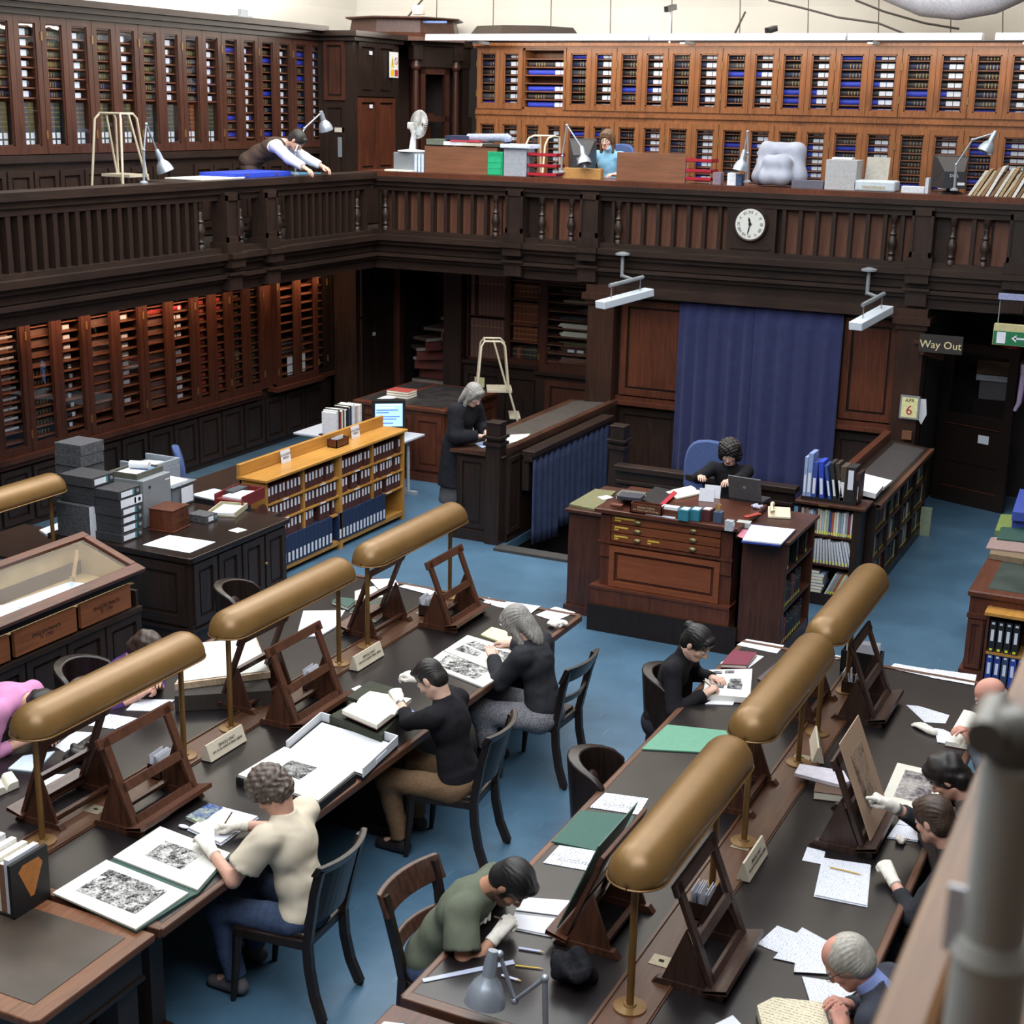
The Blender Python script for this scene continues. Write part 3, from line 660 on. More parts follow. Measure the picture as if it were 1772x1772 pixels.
# the taller projecting bay with loose rolls, then two dark cases
bookcase('taller projecting glazed bookcase with mostly empty shelves beyond the pilaster', ML(16.31) @ Matrix.Translation((0,-.08,0)), 1.0, .84, 2.42, .5, levels(.84,2.42,13)[1:], W_CASE, W_SHELF)
struct(MB().box(LX-.4,16.29,2.42,LX+.11,17.33,2.46).box(LX-.4,16.27,2.46,LX+.14,17.35,2.49).build('trim_7', W_CASE))
for i,(z,lab,x0,x1,cm) in enumerate(((1.33,'long white roll lying on a lower middle shelf of tall bay',.1,.9,WHITE),(1.21,'white folded sheets on a lower shelf of tall bay',.1,.92,CREAM),(1.80,'dark document roll on an upper shelf of tall bay',.12,.62,plain('#3f3a38',.6)),(1.92,'thin white sheets on an upper shelf of tall bay',.1,.7,WHITE))):
    o = MB().cone((x0,0,.03),(x1,0,.03),.028,.028,10).build('paper_roll', cm, smooth=50); o.matrix_world = ML(16.31) @ Matrix.Translation((0,.1,levels(.84,2.42,13)[min(12,int((z-.84)/1.52*13))]+.002)); tag(o, lab, 'paper roll')
for x0,x1,lab in ((.30,.43,'tall white notice sheet inside left door of tall bay'),(.56,.74,'white printed notice sheet inside right door of tall bay')):
    o = MB().box(x0,.0,0,x1,.004,.26).build('notice_sheet', LABEL); o.matrix_world = ML(16.31) @ Matrix.Translation((0,-.055,.95)); tag(o, lab, 'notice')
W_BLK = wood('blackened_case', '#15100e', '#251a15')
for i,(a,b) in enumerate(((17.33,17.66),(17.66,17.84))):
    lv = levels(.84,2.36,13)
    bookcase(f'{"wider" if i==0 else "narrow"} dark glazed bookcase next to the corner cupboard under gallery', ML(a), b-a, .84, 2.36, .4, lv[1:], W_BLK, W_SHELF, doors='cn', split=b-a-.01, fr=.05)
    for k in range(1,13):
        album(ML(a), .05, lv[k], round(b-a-.1,2), .07, .26, 'black', (), (.03,.06,.09), f'dark volume on {ORD[k]} shelf up of the {"wider" if i==0 else "narrow"} dark corner bookcase', 'dark volumes beside the corner cupboard')

# upper back gallery: two rows of glazed doors
BX = [-9.76,-9.05,-8.39,-7.65,-6.92,-6.17,-5.42,-4.69,-3.86,-3.03,-2.2,-1.4]
BY = 19.0
struct(MB().box(-9.78,BY-.02,4.44,3,BY+.4,4.50).box(-9.78,BY-.04,4.50,3,BY+.4,4.54).box(-9.78,BY-.02,4.54,3,BY+.4,4.58).box(-9.78,BY,GZ,3,BY+.4,3.60).box(-1.4,BY,3.6,3,BY+.4,5.42).box(-9.82,BY-.03,5.395,3,BY+.4,5.43).build('wall_back_gallery', W_ORANGE))
MBK = lambda x: Matrix.Translation((x, BY, 0))
for i in range(len(BX)-1):
    wdt = BX[i+1]-BX[i]; n = ORD[i]
    for row, (za, zb, nl) in enumerate(((3.60,4.44,9),(4.58,5.395,7))):
        lv = levels(za,zb,nl); rn = ('lower','upper')[row]
        dd = 'cc'
        if row == 1 and i == 1: dd = 'nn'
        bookcase(f'golden brown glazed bookcase in {rn} row of the back gallery, {n} from the left', MBK(BX[i]), wdt, za, zb, .36, lv[1:], W_ORANGE, W_SHELF if row == 0 else W_SHELF, doors=dd, fr=.06)
        for k, z in enumerate(lv):
            gap = (zb-za-.06)/nl
            if row == 1 and i == 1 and k in (2+1,6): continue
            col = rnd.choice(['black','black','navy','navy','grey']) if rnd.random() > .22 else 'bright blue'
            if row == 1 and i == 1: col = ['bright blue','black','bright blue','x','bright blue','black','x'][k]; 
            if col == 'x': continue
            h = min(.078, gap-.022)*rnd.uniform(.85,1)
            album(MBK(BX[i]), .05, z, round(wdt-.1,2), h, .26, col, ((round(wdt*.62,2),.075,.78),(round(wdt*.62,2)+.085,.08,.78)), (.12,.16,.2,.24) if col != 'bright blue' else (),
                  f'{col} album on {ORD[k]} shelf up, {n} case from the left, {rn} back gallery row', 'albums in the back gallery bookcases')
# the leaf of the second upper case stands open over the third
door(bpy.data.objects['glazed_bookcase'] if False else tag(thing('open_bookcase_door','glazed door leaf standing open beside the uncovered shelves on back gallery','door',(BX[2]-.005,BY-.002,4.58)),'glazed door leaf standing open beside the uncovered shelves on back gallery','door'), .33, .815, W_ORANGE, 'R', 0, 0, -.04, .035, .06, R(-100))
# white light troughs on top of the back bookcase
for a, b, s in ((-10.27,-7.0,'leftmost'),(-6.97,-4.45,'second'),(-4.42,-2.85,'third'),(-2.7,0,'rightmost')):
    o = MB().prism([(BY-.62,5.47),(BY-.60,5.55),(BY-.42,5.55),(BY-.40,5.47)],a,b).build('light_trough', plain('#e4e6ee',.5,var=.02))
    o.matrix_world = Matrix(((0,0,1,0),(1,0,0,0),(0,1,0,0),(0,0,0,1)))
    tag(o, f'long white light trough over the back gallery bookcases, {s} of four', 'light')
    MB().box(a+.3,BY-.55,0,a+.34,BY-.5,0) if False else None
for k,x in enumerate((-9.6,-6.6,-4.2,-2.4)):
    br = MB().box(BY-.5,5.43,x,BY-.1,5.47,x+.06).build('bracket', GREYM, [o for o in bpy.data.objects if o.name.startswith('light_trough')][k])
# small cameras and spots on the trough
for px, py, lab, big in ((1161,20,'small surveillance camera on a white post above the back bookcases',1),(1335,57,'small dark spotlight above the back gallery bookcases',0)):
    p = ony(px, py, BY-.2); r = thing('surveillance_camera' if big else 'spotlight', lab, 'camera' if big else 'light', (p.x,p.y,5.5))
    MB().cone((0,0,-.05),(0,0,p.z-5.5),.012,.012,8).build('post', LABEL if big else BLACK, r)
    MB().bar((-.03,-.1,p.z-5.48),(.03,.06,p.z-5.44),.07,.07).build('body', BLACK, r)

# lower back alcove bookcases
AY = 18.4
al = struct(MB().box(-9.62,AY,0,-7.0,AY+.1,1.05).box(-9.62,AY-.06,1.05,-8.35,AY+.4,1.10).box(-8.40,AY-.22,1.02,-7.0,AY+.4,1.07).box(-8.40,AY-.15,0,-7.0,AY+.1,1.02).box(-9.9,AY-.1,0,-9.62,AY+.4,2.5).box(-9.62,AY,2.40,-7.0,AY+.4,2.5).build('wall_alcove', W_DARK))
panel(al, T(-9.3,AY,.1), .6, .85, W_DARK, .03,.06); panel(al, T(-8.7,AY,.1), .6, .85, W_DARK, .03,.06); panel(al, T(-7.75,AY-.15,.1), 1.0, .85, W_CASE, .03,.08)
tag(MB().box(-9.42,AY-.045,.72,-9.26,AY-.04,.86).build('yellow_note', YELLOWP), 'pale yellow note on dark panel beside the stair','notice')
MA = lambda x, y: Matrix.Translation((x, y, 0))
c1 = bookcase('open shelved bookcase of tall brown folios left of the alcove', MA(-9.58,AY), .62, 1.10, 2.40, .38, [1.74,2.34], W_CASE, W_CASE, doors='nn')
c2 = bookcase('glazed bookcase with tan leather sets in the alcove middle', MA(-8.96,AY), .6, 1.10, 2.40, .38, [1.42,1.66,2.02,2.28], W_CASE, W_SHELF, doors='cn', split=.59, fr=.06)
c3 = bookcase('projecting glazed bookcase with paper stacks left of the column', MA(-8.34,AY-.18), 1.0, 1.07, 2.42, .5, levels(1.07,2.42,11)[1:], W_CASE, W_SHELF, doors='cn', split=.99, fr=.1)
for row,(z,h) in enumerate(((1.131,.56),(1.741,.56))):
    for k in range(9):
        if row == 1 and k == 1: continue
        o = MB().box(0,0,0,.055,.28,h).box(.004,-.002,h*.8,.051,0,h*.8+.006,1).build('folio', [COLS['brown'], GILT]); o.location = (-9.54+.06*k, AY+.05, z)
        tag(o, f'tall brown folio, {ORD[k]} along {("lower","upper")[row]} shelf of the open alcove bookcase', 'book', 'brown folios in the alcove')
for row, z in enumerate((1.131,1.421,1.661,2.021)):
    for k in range(7):
        col = 'rust' if row > 0 else rnd.choice(['black','rust','dark green']); h = .2 if row != 2 else .3
        key = ('set',col,h)
        if key not in ALB:
            mb = MB(); mb.box(0,0,0,.058,.2,h)
            for q in range(5): mb.box(-.001,-.006,h*(.12+.18*q),.059,.002,h*(.12+.18*q)+.008,0 if q%2 else 1)
            ALB[key] = mb.mesh('book', [COLS[col], GILT])
        o = bpy.data.objects.new('book', ALB[key]); COL.objects.link(o); o.location = (-8.87+.062*k, AY+.07, z)
        tag(o, f'{col} leather set volume, {ORD[k]} along the {ORD[row]} shelf up of the alcove middle case', 'book', 'leather sets in the alcove')
lv3 = levels(1.07,2.42,11)
for k, z in enumerate(lv3[:-1]):
    if k == 7: continue
    cm, hh = [(MAROON,.08),(COLS['brown'],.06),(MAROON,.09),(COLS['olive'],.04),(CREAM,.07),(CREAM,.06),(COLS['grey'],.04),(CREAM,.02),(CREAM,.03),(COLS['brown'],.06)][k]
    mb = MB()
    for q in range(3): mb.prism([(.3+rnd.uniform(-.05,.05),.06+rnd.uniform(0,.03)),(.9,.05+rnd.uniform(0,.03)),(.9,.35),(.3,.35)], hh*q/3, hh*(q+1)/3-.002)
    if k in (0,2): mb.box(.4,.0495,.025,.5,.07,.06,1).box(.54,.0495,.025,.64,.07,.06,1)
    o = mb.build('paper_stack' if cm is CREAM else 'box_file', [cm, LABEL]); o.location = (-8.34, AY-.18, z+.001)
    tag(o, f'{"cream paper stack" if cm is CREAM else "dark flat box"} on {ORD[k]} shelf up of the bookcase left of the column', 'papers' if cm is CREAM else 'box')
hp = MB().quad((.78,-.02,.10),(.93,-.03,.10),(.95,-.02,-.10),(.88,-.015,-.26)).build('hanging_sheet', WHITE); hp.location = (-8.34, AY-.2, lv3[5]+.03); tag(hp, 'white sheet hanging out of the shelves beside the column', 'paper')
# ------------------------------------------------------------------ reading tables, lamps, stands
TZ = .76
def reading_table(label, x0, x1, y0, y1, sx):
    t = thing('reading_table', label, 'table', ((x0+x1)/2, (y0+y1)/2, 0))
    ox, oy = t.location.x, t.location.y
    a,b,c,d = x0-ox, x1-ox, y0-oy, y1-oy; s = sx-ox
    MB().box(a,c,TZ-.045,b,d,TZ-.004).build('table_top', W_DARKH, t)
    for xa, xb in ((a+.03,s-.12),(s+.12,b-.03)): MB().box(xa,c+.05,TZ-.006,xb,d-.07,TZ).build('leather_inset', LEATHER, t)
    mb = MB()
    for xa, xb in ((a-.012,a+.032),(b-.032,b+.012)): mb.box(xa,c,TZ-.05,xb,d,TZ+.003)
    mb.build('edge_moulding', W_EDGE, t, bevel=.01)
    MB().box(a,c-.01,TZ-.05,b,c+.05,TZ+.002).build('end_rail', W_EDGEX, t, bevel=.006); MB().box(a,d-.04,TZ-.05,b,d,TZ+.008).build('end_rail', W_EDGEX, t, bevel=.004)
    sp = MB().box(s-.12,c+.05,TZ-.006,s+.12,d-.07,TZ+.006).build('spine_board', W_SPINE, t)
    MB().box(s-.112,c+.05,TZ+.006,s-.10,d-.07,TZ+.014).box(s+.10,c+.05,TZ+.006,s+.112,d-.07,TZ+.014).build('spine_bead', W_SPINE, sp)
    y = c+.75
    while y < d-.4:
        MB().box(s-.05,y,TZ+.006,s+.05,y+.09,TZ+.009).box(s-.012,y+.04,TZ+.009,s+.012,y+.05,TZ+.014,1).build('brass_plate', [plain('#9a917c',.4,.6), BLACK], sp); y += 1.25
    MB().box(a+.12,c+.1,TZ-.16,b-.12,d-.1,TZ-.045).build('apron', W_DARKH, t)
    for yy in (c+.12, (c+d)/2, d-.22):
        for xx in (a+.45, b-.45):
            MB().box(xx-.3,yy-.04,.08,xx+.3,yy+.06,TZ-.16).box(xx-.33,yy-.06,0,xx+.33,yy+.08,.08).build('pedestal', W_DARK, t)
    return t
reading_table('long dark leather topped reading table on the left with three brass lamps', -6.35,-4.15,4.86,9.98,-5.25)
reading_table('long dark leather topped reading table on the right with four brass lamps', -2.85,-1.0,4.92,10.05,-1.91)
def side_desk(label, x0, x1, y0, y1, edge, lea):
    t = thing('leather_topped_desk', label, 'desk', ((x0+x1)/2,(y0+y1)/2,0)); a,b,c,d = (x0-x1)/2,(x1-x0)/2,(y0-y1)/2,(y1-y0)/2
    MB().prism([(a,c),(b-.03,c),(b,c+.03),(b,d),(a,d)],TZ-.045,TZ-.002).build('desk_top', edge, t, bevel=.008)
    MB().box(a+.1,c+.1,TZ-.004,b-.1,d-.1,TZ+.001).build('leather_inset', lea, t)
    MB().box(a+.05,c+.06,TZ-.22,b-.05,d-.05,TZ-.045).box(a+.05,c+.05,TZ-.24,b-.04,d-.04,TZ-.22).build('apron', W_DARKH, t)
    for xx in (a+.14,b-.14):
        for yy in (c+.14,d-.14): MB().box(xx-.07,yy-.07,0,xx+.07,yy+.07,TZ-.2).box(xx-.09,yy-.09,0,xx+.09,yy+.09,.12).build('leg', W_DARK, t)
side_desk('worn leather topped desk with brown edge at the near end of left table', -6.1,-4.15,4.02,4.82, wood('desk_edge','#54321f','#7d5238',.3,axis='Y'), LEATHER2)
side_desk('red mahogany desk with dark leather at the near end of right table', -2.86,-1.2,4.02,4.86, W_REDH, plain('#33343a',.5,0,.4,.2,6))
def brass_lamp(x, y0, y1, pa, pb, label, group='brass table lamps', z=TZ):
    t = thing('brass_table_lamp', label, 'lamp', (x,(y0+y1)/2,z), 0, group); m = (y0+y1)/2; L = (y1-y0)/2; rx, rz = .135, .155
    H = .645
    mb = MB(); n = 14; prof = []; K = 7
    ys = [(-L+rx*(1-math.cos(PI/2*k/K)), math.sin(PI/2*k/K)) for k in range(K+1)]
    ys += [(-y, s) for y, s in reversed(ys)]
    vs = []
    for yy, sc in ys:
        for k in range(n+1):
            a = PI*k/n; sz = max(sc,.02)
            vs.append((rx*sz*math.cos(a), yy, H+rz*sz*math.sin(a)**.9 if math.sin(a) > 0 else H))
    m_ = n+1
    fs = [(i*m_+k, (i+1)*m_+k, (i+1)*m_+k+1, i*m_+k+1) for i in range(len(ys)-1) for k in range(n)]
    mb.add(vs, fs); sh = mb.build('lamp_shade', BRASS, t, smooth=180)
    so = sh.modifiers.new('wall','SOLIDIFY'); so.thickness = .004
    MB().tube([(vs[i*m_][0],vs[i*m_][1],H) for i in range(len(ys))],.005,6).tube([(vs[i*m_+n][0],vs[i*m_+n][1],H) for i in range(len(ys))],.005,6).build('rim', BRASSD, sh)
    MB().cone((0,-L+.2,H+.05),(0,L-.2,H+.05),.014,.014,8).build('tube_bulb', LABEL, t, smooth=50)
    for p in (pa, pb):
        MB().cone((0,p-m,0),(0,p-m,H+.1),.017,.017,12).build('pole', BRASSD, t, smooth=50)
        MB().lathe([(.075,0),(.075,.008),(.03,.012),(.025,.02)],(0,p-m,.006),20).build('base_plate', BRASS, t, smooth=40)
    return t
for a in ((-5.25,5.12,6.60,5.24,6.44,'nearest brass lamp on the left table'),(-5.25,6.80,8.30,6.91,8.18,'middle brass lamp on the left table'),(-5.25,8.48,9.99,8.57,9.84,'farthest brass lamp on the left table'),
          (-1.91,5.20,6.72,5.31,6.46,'nearest brass lamp on the right table'),(-1.91,6.90,8.42,7.01,8.13,'middle brass lamp on the right table'),(-1.92,8.52,10.02,8.63,9.42,'farthest brass lamp on the right table'),
          (-8.62,7.5,9.12,7.7,8.98,'brass lamp cut off by the left edge behind the display case')): brass_lamp(*a)
def stand(x, y, rz, label, w=.58, mat=W_STAND):
    """book stand; local front is -y, foot bars run along y"""
    t = thing('book_stand', label, 'book stand', (x,y,TZ+.001), rz, 'wooden book stands on the reading tables')
    for s in (-1,1):
        u = s*(w/2-.05)
        mb = MB(); mb.add([(u-.02,-.17,0),(u+.02,-.17,0),(u+.02,.17,0),(u-.02,.17,0),(u-.02,-.14,.035),(u+.02,-.14,.035),(u+.02,.14,.035),(u-.02,.14,.035)],[(3,2,1,0),(4,5,6,7),(0,1,5,4),(1,2,6,5),(2,3,7,6),(3,0,4,7)])
        mb.build('foot', mat, t)
        mb = MB(); P = [(-.10,.035),(.12,.035),(.02,.30)]
        mb.add([(u+e,a,b) for e in (-.009,.009) for a,b in P],[(0,1,2),(5,4,3),(0,3,4,1),(1,4,5,2),(2,5,3,0)]); mb.build('cheek', mat, t)
    A = Vector((0,-.115,.05)); Bp = Vector((0,.075,.52)); d = (Bp-A).normalized(); up = Vector((1,0,0)).cross(d)
    for s in (-1,1):
        mb = MB(); mb.bar(A+Vector((s*(w/2-.055),0,0)), Bp+Vector((s*(w/2-.055),0,0)), .022, .05, (1,0,0)); mb.build('upright', mat, t)
    for f, h in ((.96,.06),(.42,.05),(.04,.05)):
        c = A.lerp(Bp,f); ww = w/2 if f > .9 else w/2-.06
        mb = MB(); mb.bar(c-Vector((ww,0,0)), c+Vector((ww,0,0)), h, .022, up); mb.build('top_rail' if f > .9 else 'cross_rail', mat, t, bevel=.004 if f > .9 else 0)
    MB().add([(-w/2,-.20,.055),(w/2,-.20,.055),(w/2,-.09,.035),(-w/2,-.09,.035),(-w/2,-.195,.08),(w/2,-.195,.08),(w/2,-.18,.075),(-w/2,-.18,.075),(-w/2,-.09,.05),(w/2,-.09,.05)],
             [(0,3,2,1),(0,1,5,4),(4,5,6,7),(7,6,9,8),(8,9,2,3)]).build('ledge', mat, t)
    MB().bar((-w/2+.05,.08,.05),(w/2-.05,.08,.05),.03,.02).build('stretcher', mat, t)
    return t
for yc, lab in ((5.80,'nearest red brown stand on the right of left table spine'),(7.35,'middle stand on the left table facing the man in black'),(9.39,'farthest red brown stand at the right of left table, under far lamp')): stand(-4.99, yc, PI/2, lab, .62 if yc < 9 else .58)
for yc, lab in ((5.62,'nearest stand on the left of the left table spine, behind lamp pole'),(7.40,'middle stand on the left side of left table beside big ledger'),(8.97,'far stand on the left side of left table beside green books')): stand(-5.40, yc, -PI/2, lab, .56)
W_STD2 = wood('stand_dark','#271a15','#443029')
for yc, lab, xx in ((5.80,'nearest dark stand on right table with card box behind it',-1.73),(7.42,'dark stand on the right table holding the tinted print',-1.42),(9.17,'far dark stand on right table in front of form boxes',-1.74)): stand(xx, yc, PI/2, lab, .58, W_STD2)
for yc, lab, xx in ((5.88,'stand on left side of right table holding a green framed sheet',-2.26),(7.55,'stand left of the right table spine beneath second lamp',-2.1),(9.0,'stand left of the right table spine beneath far lamp',-2.1)): stand(xx, yc, -PI/2, lab, .56)
# the sheet leaning on the stand opposite the man in green, the print leaning on the dark stand
def leaning(x, y, rz, w, h, mats, label, name, cat, base=-.135, pr=None):
    t = thing(name, label, cat, (x,y,TZ+.085), rz); d = Vector((0,.19,.47)).normalized(); up = Vector((1,0,0)).cross(d)
    a = Vector((0,base,.0)); mb = MB(); mb.bar(a, a+d*h, w, .006, up); o = mb.build('board', mats[0], t)
    if pr:
        mb = MB(); mb.bar(a+d*(h*pr[0])+up*.004, a+d*(h*pr[1])+up*.004, w*pr[2], .001, up); mb.build('print', mats[1], o)
    return t
TINT = plain('#a48a74',.8,0,.2,.03)
leaning(-1.42,7.42,PI/2,.44,.56,[TINT, engraving('tinted_engraving',4,'#9c8672','#3c3632',12,.34,.54)],'brown tinted print leaning on the dark stand, touched by a gloved hand','mounted_print','print',-.15,(.2,.8,.55))
leaning(-2.26,5.88,-PI/2,.5,.52,[plain('#3f6258',.35,0,.6,.05), WHITE],'green backed glazed sheet leaning on stand facing man in green shirt','framed_sheet','frame',-.15,(.05,.95,.9))
# signs PENCILS ONLY: small cream wedges with two lines of lettering
def pencil_sign(px, py, L, label, rz=PI/2, x=None):
    p = on(px, py, TZ+.01); t = thing('pencils_only_sign', label, 'sign', (p.x if x is None else x, p.y, TZ+.007), rz, 'pencils only signs')
    MB().add([(-L/2,-.045,0),(L/2,-.045,0),(L/2,.03,0),(-L/2,.03,0),(-L/2,-.01,.10),(L/2,-.01,.10),(L/2,.0,.10),(-L/2,.0,.10)],[(3,2,1,0),(4,5,6,7),(0,1,5,4),(1,2,6,5),(2,3,7,6),(3,0,4,7)]).build('block', [plain('#c9beaa',.6,0,.3,.05)], t)
    M = frameM((0,-.0288,.056), (1,0,0), (0,.035,.1))
    text('PENCILS ONLY\nare to be used at these tables', 'lettering', M @ Matrix.Translation((0,0,.002)), .0245, BLACK, t, .0004, .25)
pencil_sign(360,1290,.36,'cream pencils only sign beside nearest lamp of left table',x=-5.10)
pencil_sign(620,1142,.36,'cream pencils only sign near the middle lamp of left table',x=-5.10)
pencil_sign(1268,1490,.34,'cream pencils only sign near the middle of right table',x=-1.80)
pencil_sign(1388,1295,.34,'cream pencils only sign seen end-on at far lamp of right table',rz=PI/2+.3,x=-1.86)
# card boxes
def card_box(px, py, label, w=.15, d=.10, h=.09, n=6, rz=PI/2, mat=W_STD2, z=TZ+.007):
    p = on(px, py, z); t = thing('card_box', label, 'card box', (p.x,p.y,z), rz, 'slip boxes')
    MB().box(-w/2,-d/2,0,w/2,d/2,.008).box(-w/2,-d/2,0,w/2,-d/2+.006,h).box(-w/2,d/2-.006,0,w/2,d/2,h).box(-w/2,-d/2,0,-w/2+.006,d/2,h).box(w/2-.006,-d/2,0,w/2,d/2,h).build('box', mat, t)
    for k in range(n):
        y = -d/2+.014+(d-.028)*k/max(1,n-1); l = rnd.uniform(-.015,.02)
        MB().add([(-w*.4,y,.01),(w*.4,y,.01),(w*.4,y+.004,.01),(-w*.4,y+.004,.01),(-w*.4,y+l,h+.05),(w*.4,y+l,h+.06),(w*.4,y+l+.003,h+.06),(-w*.4,y+l+.003,h+.05)],[(3,2,1,0),(4,5,6,7),(0,1,5,4),(1,2,6,5),(2,3,7,6),(3,0,4,7)]).build('slip', LABEL, t)
    return t
card_box(282,1340,'dark slip box behind nearest red brown stand on left table')
card_box(545,1190,'dark slip box between the stands under middle left lamp')
card_box(742,1062,'dark slip box left of the farthest stand on left table')
card_box(1215,1580,'dark slip box behind nearest dark stand on right table')
card_box(1472,1195,'brown slip box with few cards at far end of right table', n=3)
fb = card_box(1490,1162,'black order form box with white forms at far end of right table', .28,.12,.16,4,0,BLACK)

# ------------------------------------------------------------------ display case (sloping glass top) at left
t = thing('display_case','sloping glass topped display case with brown drawers at left','display case',(-7.46,7.6,0))
y0,y1 = -1.1,1.09
MB().box(-.02,y0,0,-.05,y1,.66).box(-.6,y0,0,-.57,y1,.9).box(-.6,y1-.03,0,-.02,y1,.8).box(-.6,y0,0,-.02,y0+.03,.8).box(-.6,y0,.02,-.02,y1,.08).box(-.03,y0,.0,.02,y1,.1).build('carcass', W_DARKH, t)
mb = MB()
for q in (-.66,-.12,.42,.8): pass
for k in range(5): panel(t, T(-.02,-.84+.43*k,.1,PI/2), .41,.52, W_DARK,.025,.06)
MB().box(-.02,y0,.63,.02,y1,.67).box(-.04,y0,.90,.0,y1,.955).build('rail', W_DARKH, t)
for a,b in ((-.98,-.33),(-.28,.36),(.41,.98)):
    d = MB().box(-.03,a,.69,.0,b,.88).build('drawer', wood('drawer_front_%d'%int(a*100),'#6b3d25','#8a5535',.5,axis='Y'), t)
    text('ENGLISH PRINTS\nIV  1750', 'lettering', frameM((.002,(a+b)/2,.78),(0,1,0),(0,0,1)), .04, BLACK, d, .0003)
mb = MB(); sl = math.atan2(.2,.59); MS = Matrix.Translation((.02,0,.97)) @ Matrix.Rotation(sl,4,'Y')
def sb(x0,ya,z0,x1,yb,z1): mb.xbox(MS@Matrix.Translation(((x0+x1)/2,(ya+yb)/2,(z0+z1)/2)), abs(x1-x0), yb-ya, z1-z0)
sb(-.07,y0-.02,0,.03,y1+.02,.035); sb(-.64,y0-.02,0,-.57,y1+.02,.035); sb(-.57,y1-.05,0,-.07,y1+.02,.035); sb(-.57,y0-.02,0,-.07,y0+.05,.035)
mb.build('lid_frame', W_REDH, t, bevel=.006)
mb = MB(); sb(-.57,y0+.05,.012,-.07,y1-.05,.018); mb.build('glass', GLASS, t)
LIN = plain('#a98f68',.8,0,.2,.1,6); MB().box(-.58,y0+.03,.86,-.03,y1-.03,.865).add([(x,y,z) for y in (y1-.04,y1-.03) for x,z in ((-.58,.86),(-.05,.86),(-.05,.965),(-.58,1.14))],[(0,1,2,3),(7,6,5,4),(3,2,6,7),(1,5,6,2)]).box(-.585,y0,.86,-.57,y1,1.13).build('lining', LIN, t)
MB().box(-.565,y0+.03,.87,-.555,y1-.05,.98).build('back_board', plain('#4a342b',.6), t)
mb = MB(); mb.bar((-.5,.95,1.1),(-.35,.72,.93),.03,.006); mb.bar((-.35,.72,.93),(-.33,.68,.98),.03,.006); mb.build('lid_stay', BRASSD, t)
o = MB().prism([(-.5,.1),(-.12,.2),(-.1,.85),(-.45,.8)],.868,.885).prism([(-.5,-.6),(-.14,-.55),(-.1,.12),(-.5,.08)],.868,.90).build('cloth', plain('#c9d3de',.8,0,.2,.05)); o.location = t.location; tag(o,'pale cloths and sheets lying inside the glass topped case','cloth')

# ------------------------------------------------------------------ dark cupboard with grey files on it
CZ = .95
t = thing('storage_cabinet','black panelled storage cabinet with grey box files on top','cabinet',(-7.35,9.2,0))
MB().box(-1.48,0,.12,0,1.38,CZ-.05).box(-.96,.02,0,-.02,1.36,.12).box(-1.5,-.02,.28,.02,1.4,.31).build('carcass', W_DARK, t)
MB().prism([(-1.52,-.03),(.0,-.03),(.03,0),(.03,1.41),(-1.52,1.41)],CZ-.05,CZ).build('cabinet_top', wood('cabinet_top','#17110f','#2a1f1a',.25,axis='Y'), t, bevel=.008)
for k in range(4): panel(t, T(0,.18+.34*k,.34,PI/2), .31,.54, W_DARK,.02,.06,'door')
panel(t, T(-.5,0,.34), .9,.54, W_DARK,.02,.08)
for yy in (.34,1.03): MB().sphere((.03,yy,.62),.016).build('knob', BRASSD, t)
MARB = plain('#4a4a4d',.7,0,.3,.5,70,0,'marbled_file_grey'); MARBD = plain('#343437',.65,0,.3,.35,70,0,'marbled_file_dark')
def box_file(px, py, z, label, group, L=.36, W=.28, h=.08, rz=0, mat=MARB, flat=True, spine=True, white=False):
    p = on(px, py, z); t = thing('lever_arch_file', label, 'file', (p.x,p.y,z+.0005), rz, group)
    if not flat: L, h = h, L
    MB().box(-L/2,-W/2,0,L/2,W/2,h).build('cover', mat, t, bevel=.003)
    if spine:
        sp = MB()
        if white: sp.box(L/2,-W/2+.004,.004,L/2+.002,W/2-.004,h-.004)
        elif flat: sp.box(L/2,-W/2+.03,h*.2,L/2+.002,W*.12,h*.8)
        sp.build('spine_label', LABEL, t)
        if flat:
            MB().box(L/2,W*.13,h*.15,L/2+.002,W*.2,h*.85).build('spine_strip', plain('#2f7f86',.5), t)
            MB().lathe([(.017,0),(.017,.004),(.01,.005)], n=12, M=Matrix.Translation((L/2,W*.36,h/2))@Matrix.Rotation(PI/2,4,'Y')).build('finger_ring', BLACK if white else GREYM, t)
    return t
def filestack(px, py, z0, n, hs, words, **k):
    z = z0
    for i in range(n):
        h = hs[i] if isinstance(hs,(list,tuple)) else hs
        box_file(px, py, z, f'{words[0]}, {ORD[i] if i else "lowest"}{" from the bottom" if i else ""} of {words[1]}', words[2], h=h, white=(i in k.get('whites',())), **{q:v for q,v in k.items() if q not in ('whites',)}); z += h+.001
    return z
# positions on the cabinet top (its corner is at -7.35, 9.2)
def onc(x, y, z=CZ): return ((x,y,z))
def filestack_at(x, y, z0, hs, words, whites=(), **k):
    z = z0
    for i, h in enumerate(hs):
        t = box_file(886,886,1.0, f'{words[0]}, {"lowest" if i == 0 else ORD[i]+" from the bottom"} {words[1]}', words[2], h=h, white=(i in whites), **k)
        t.location = (x+rnd.uniform(-.008,.008), y+rnd.uniform(-.008,.008), z+.001); z += h+.001
    return z
a = on(225,935,CZ); z = filestack_at(a.x-.17,a.y+.03,CZ,[.075]*6,('dark grey lever arch file lying flat','in the shorter front stack','grey files in the front stack'),(4,),mat=MARBD)
b = on(160,930,CZ)
t = box_file(886,886,1.0,'tall marbled grey lever arch file standing under the back stack','grey files in the tall stack',L=.36,W=.30,h=.30,white=True); t.location = (b.x-.12,b.y+.06,CZ+.001)
filestack_at(b.x-.10,b.y+.09,CZ+.303,[.07,.085,.085],('dark grey lever arch file lying flat','on the tall standing file','grey files in the tall stack'),mat=MARBD)
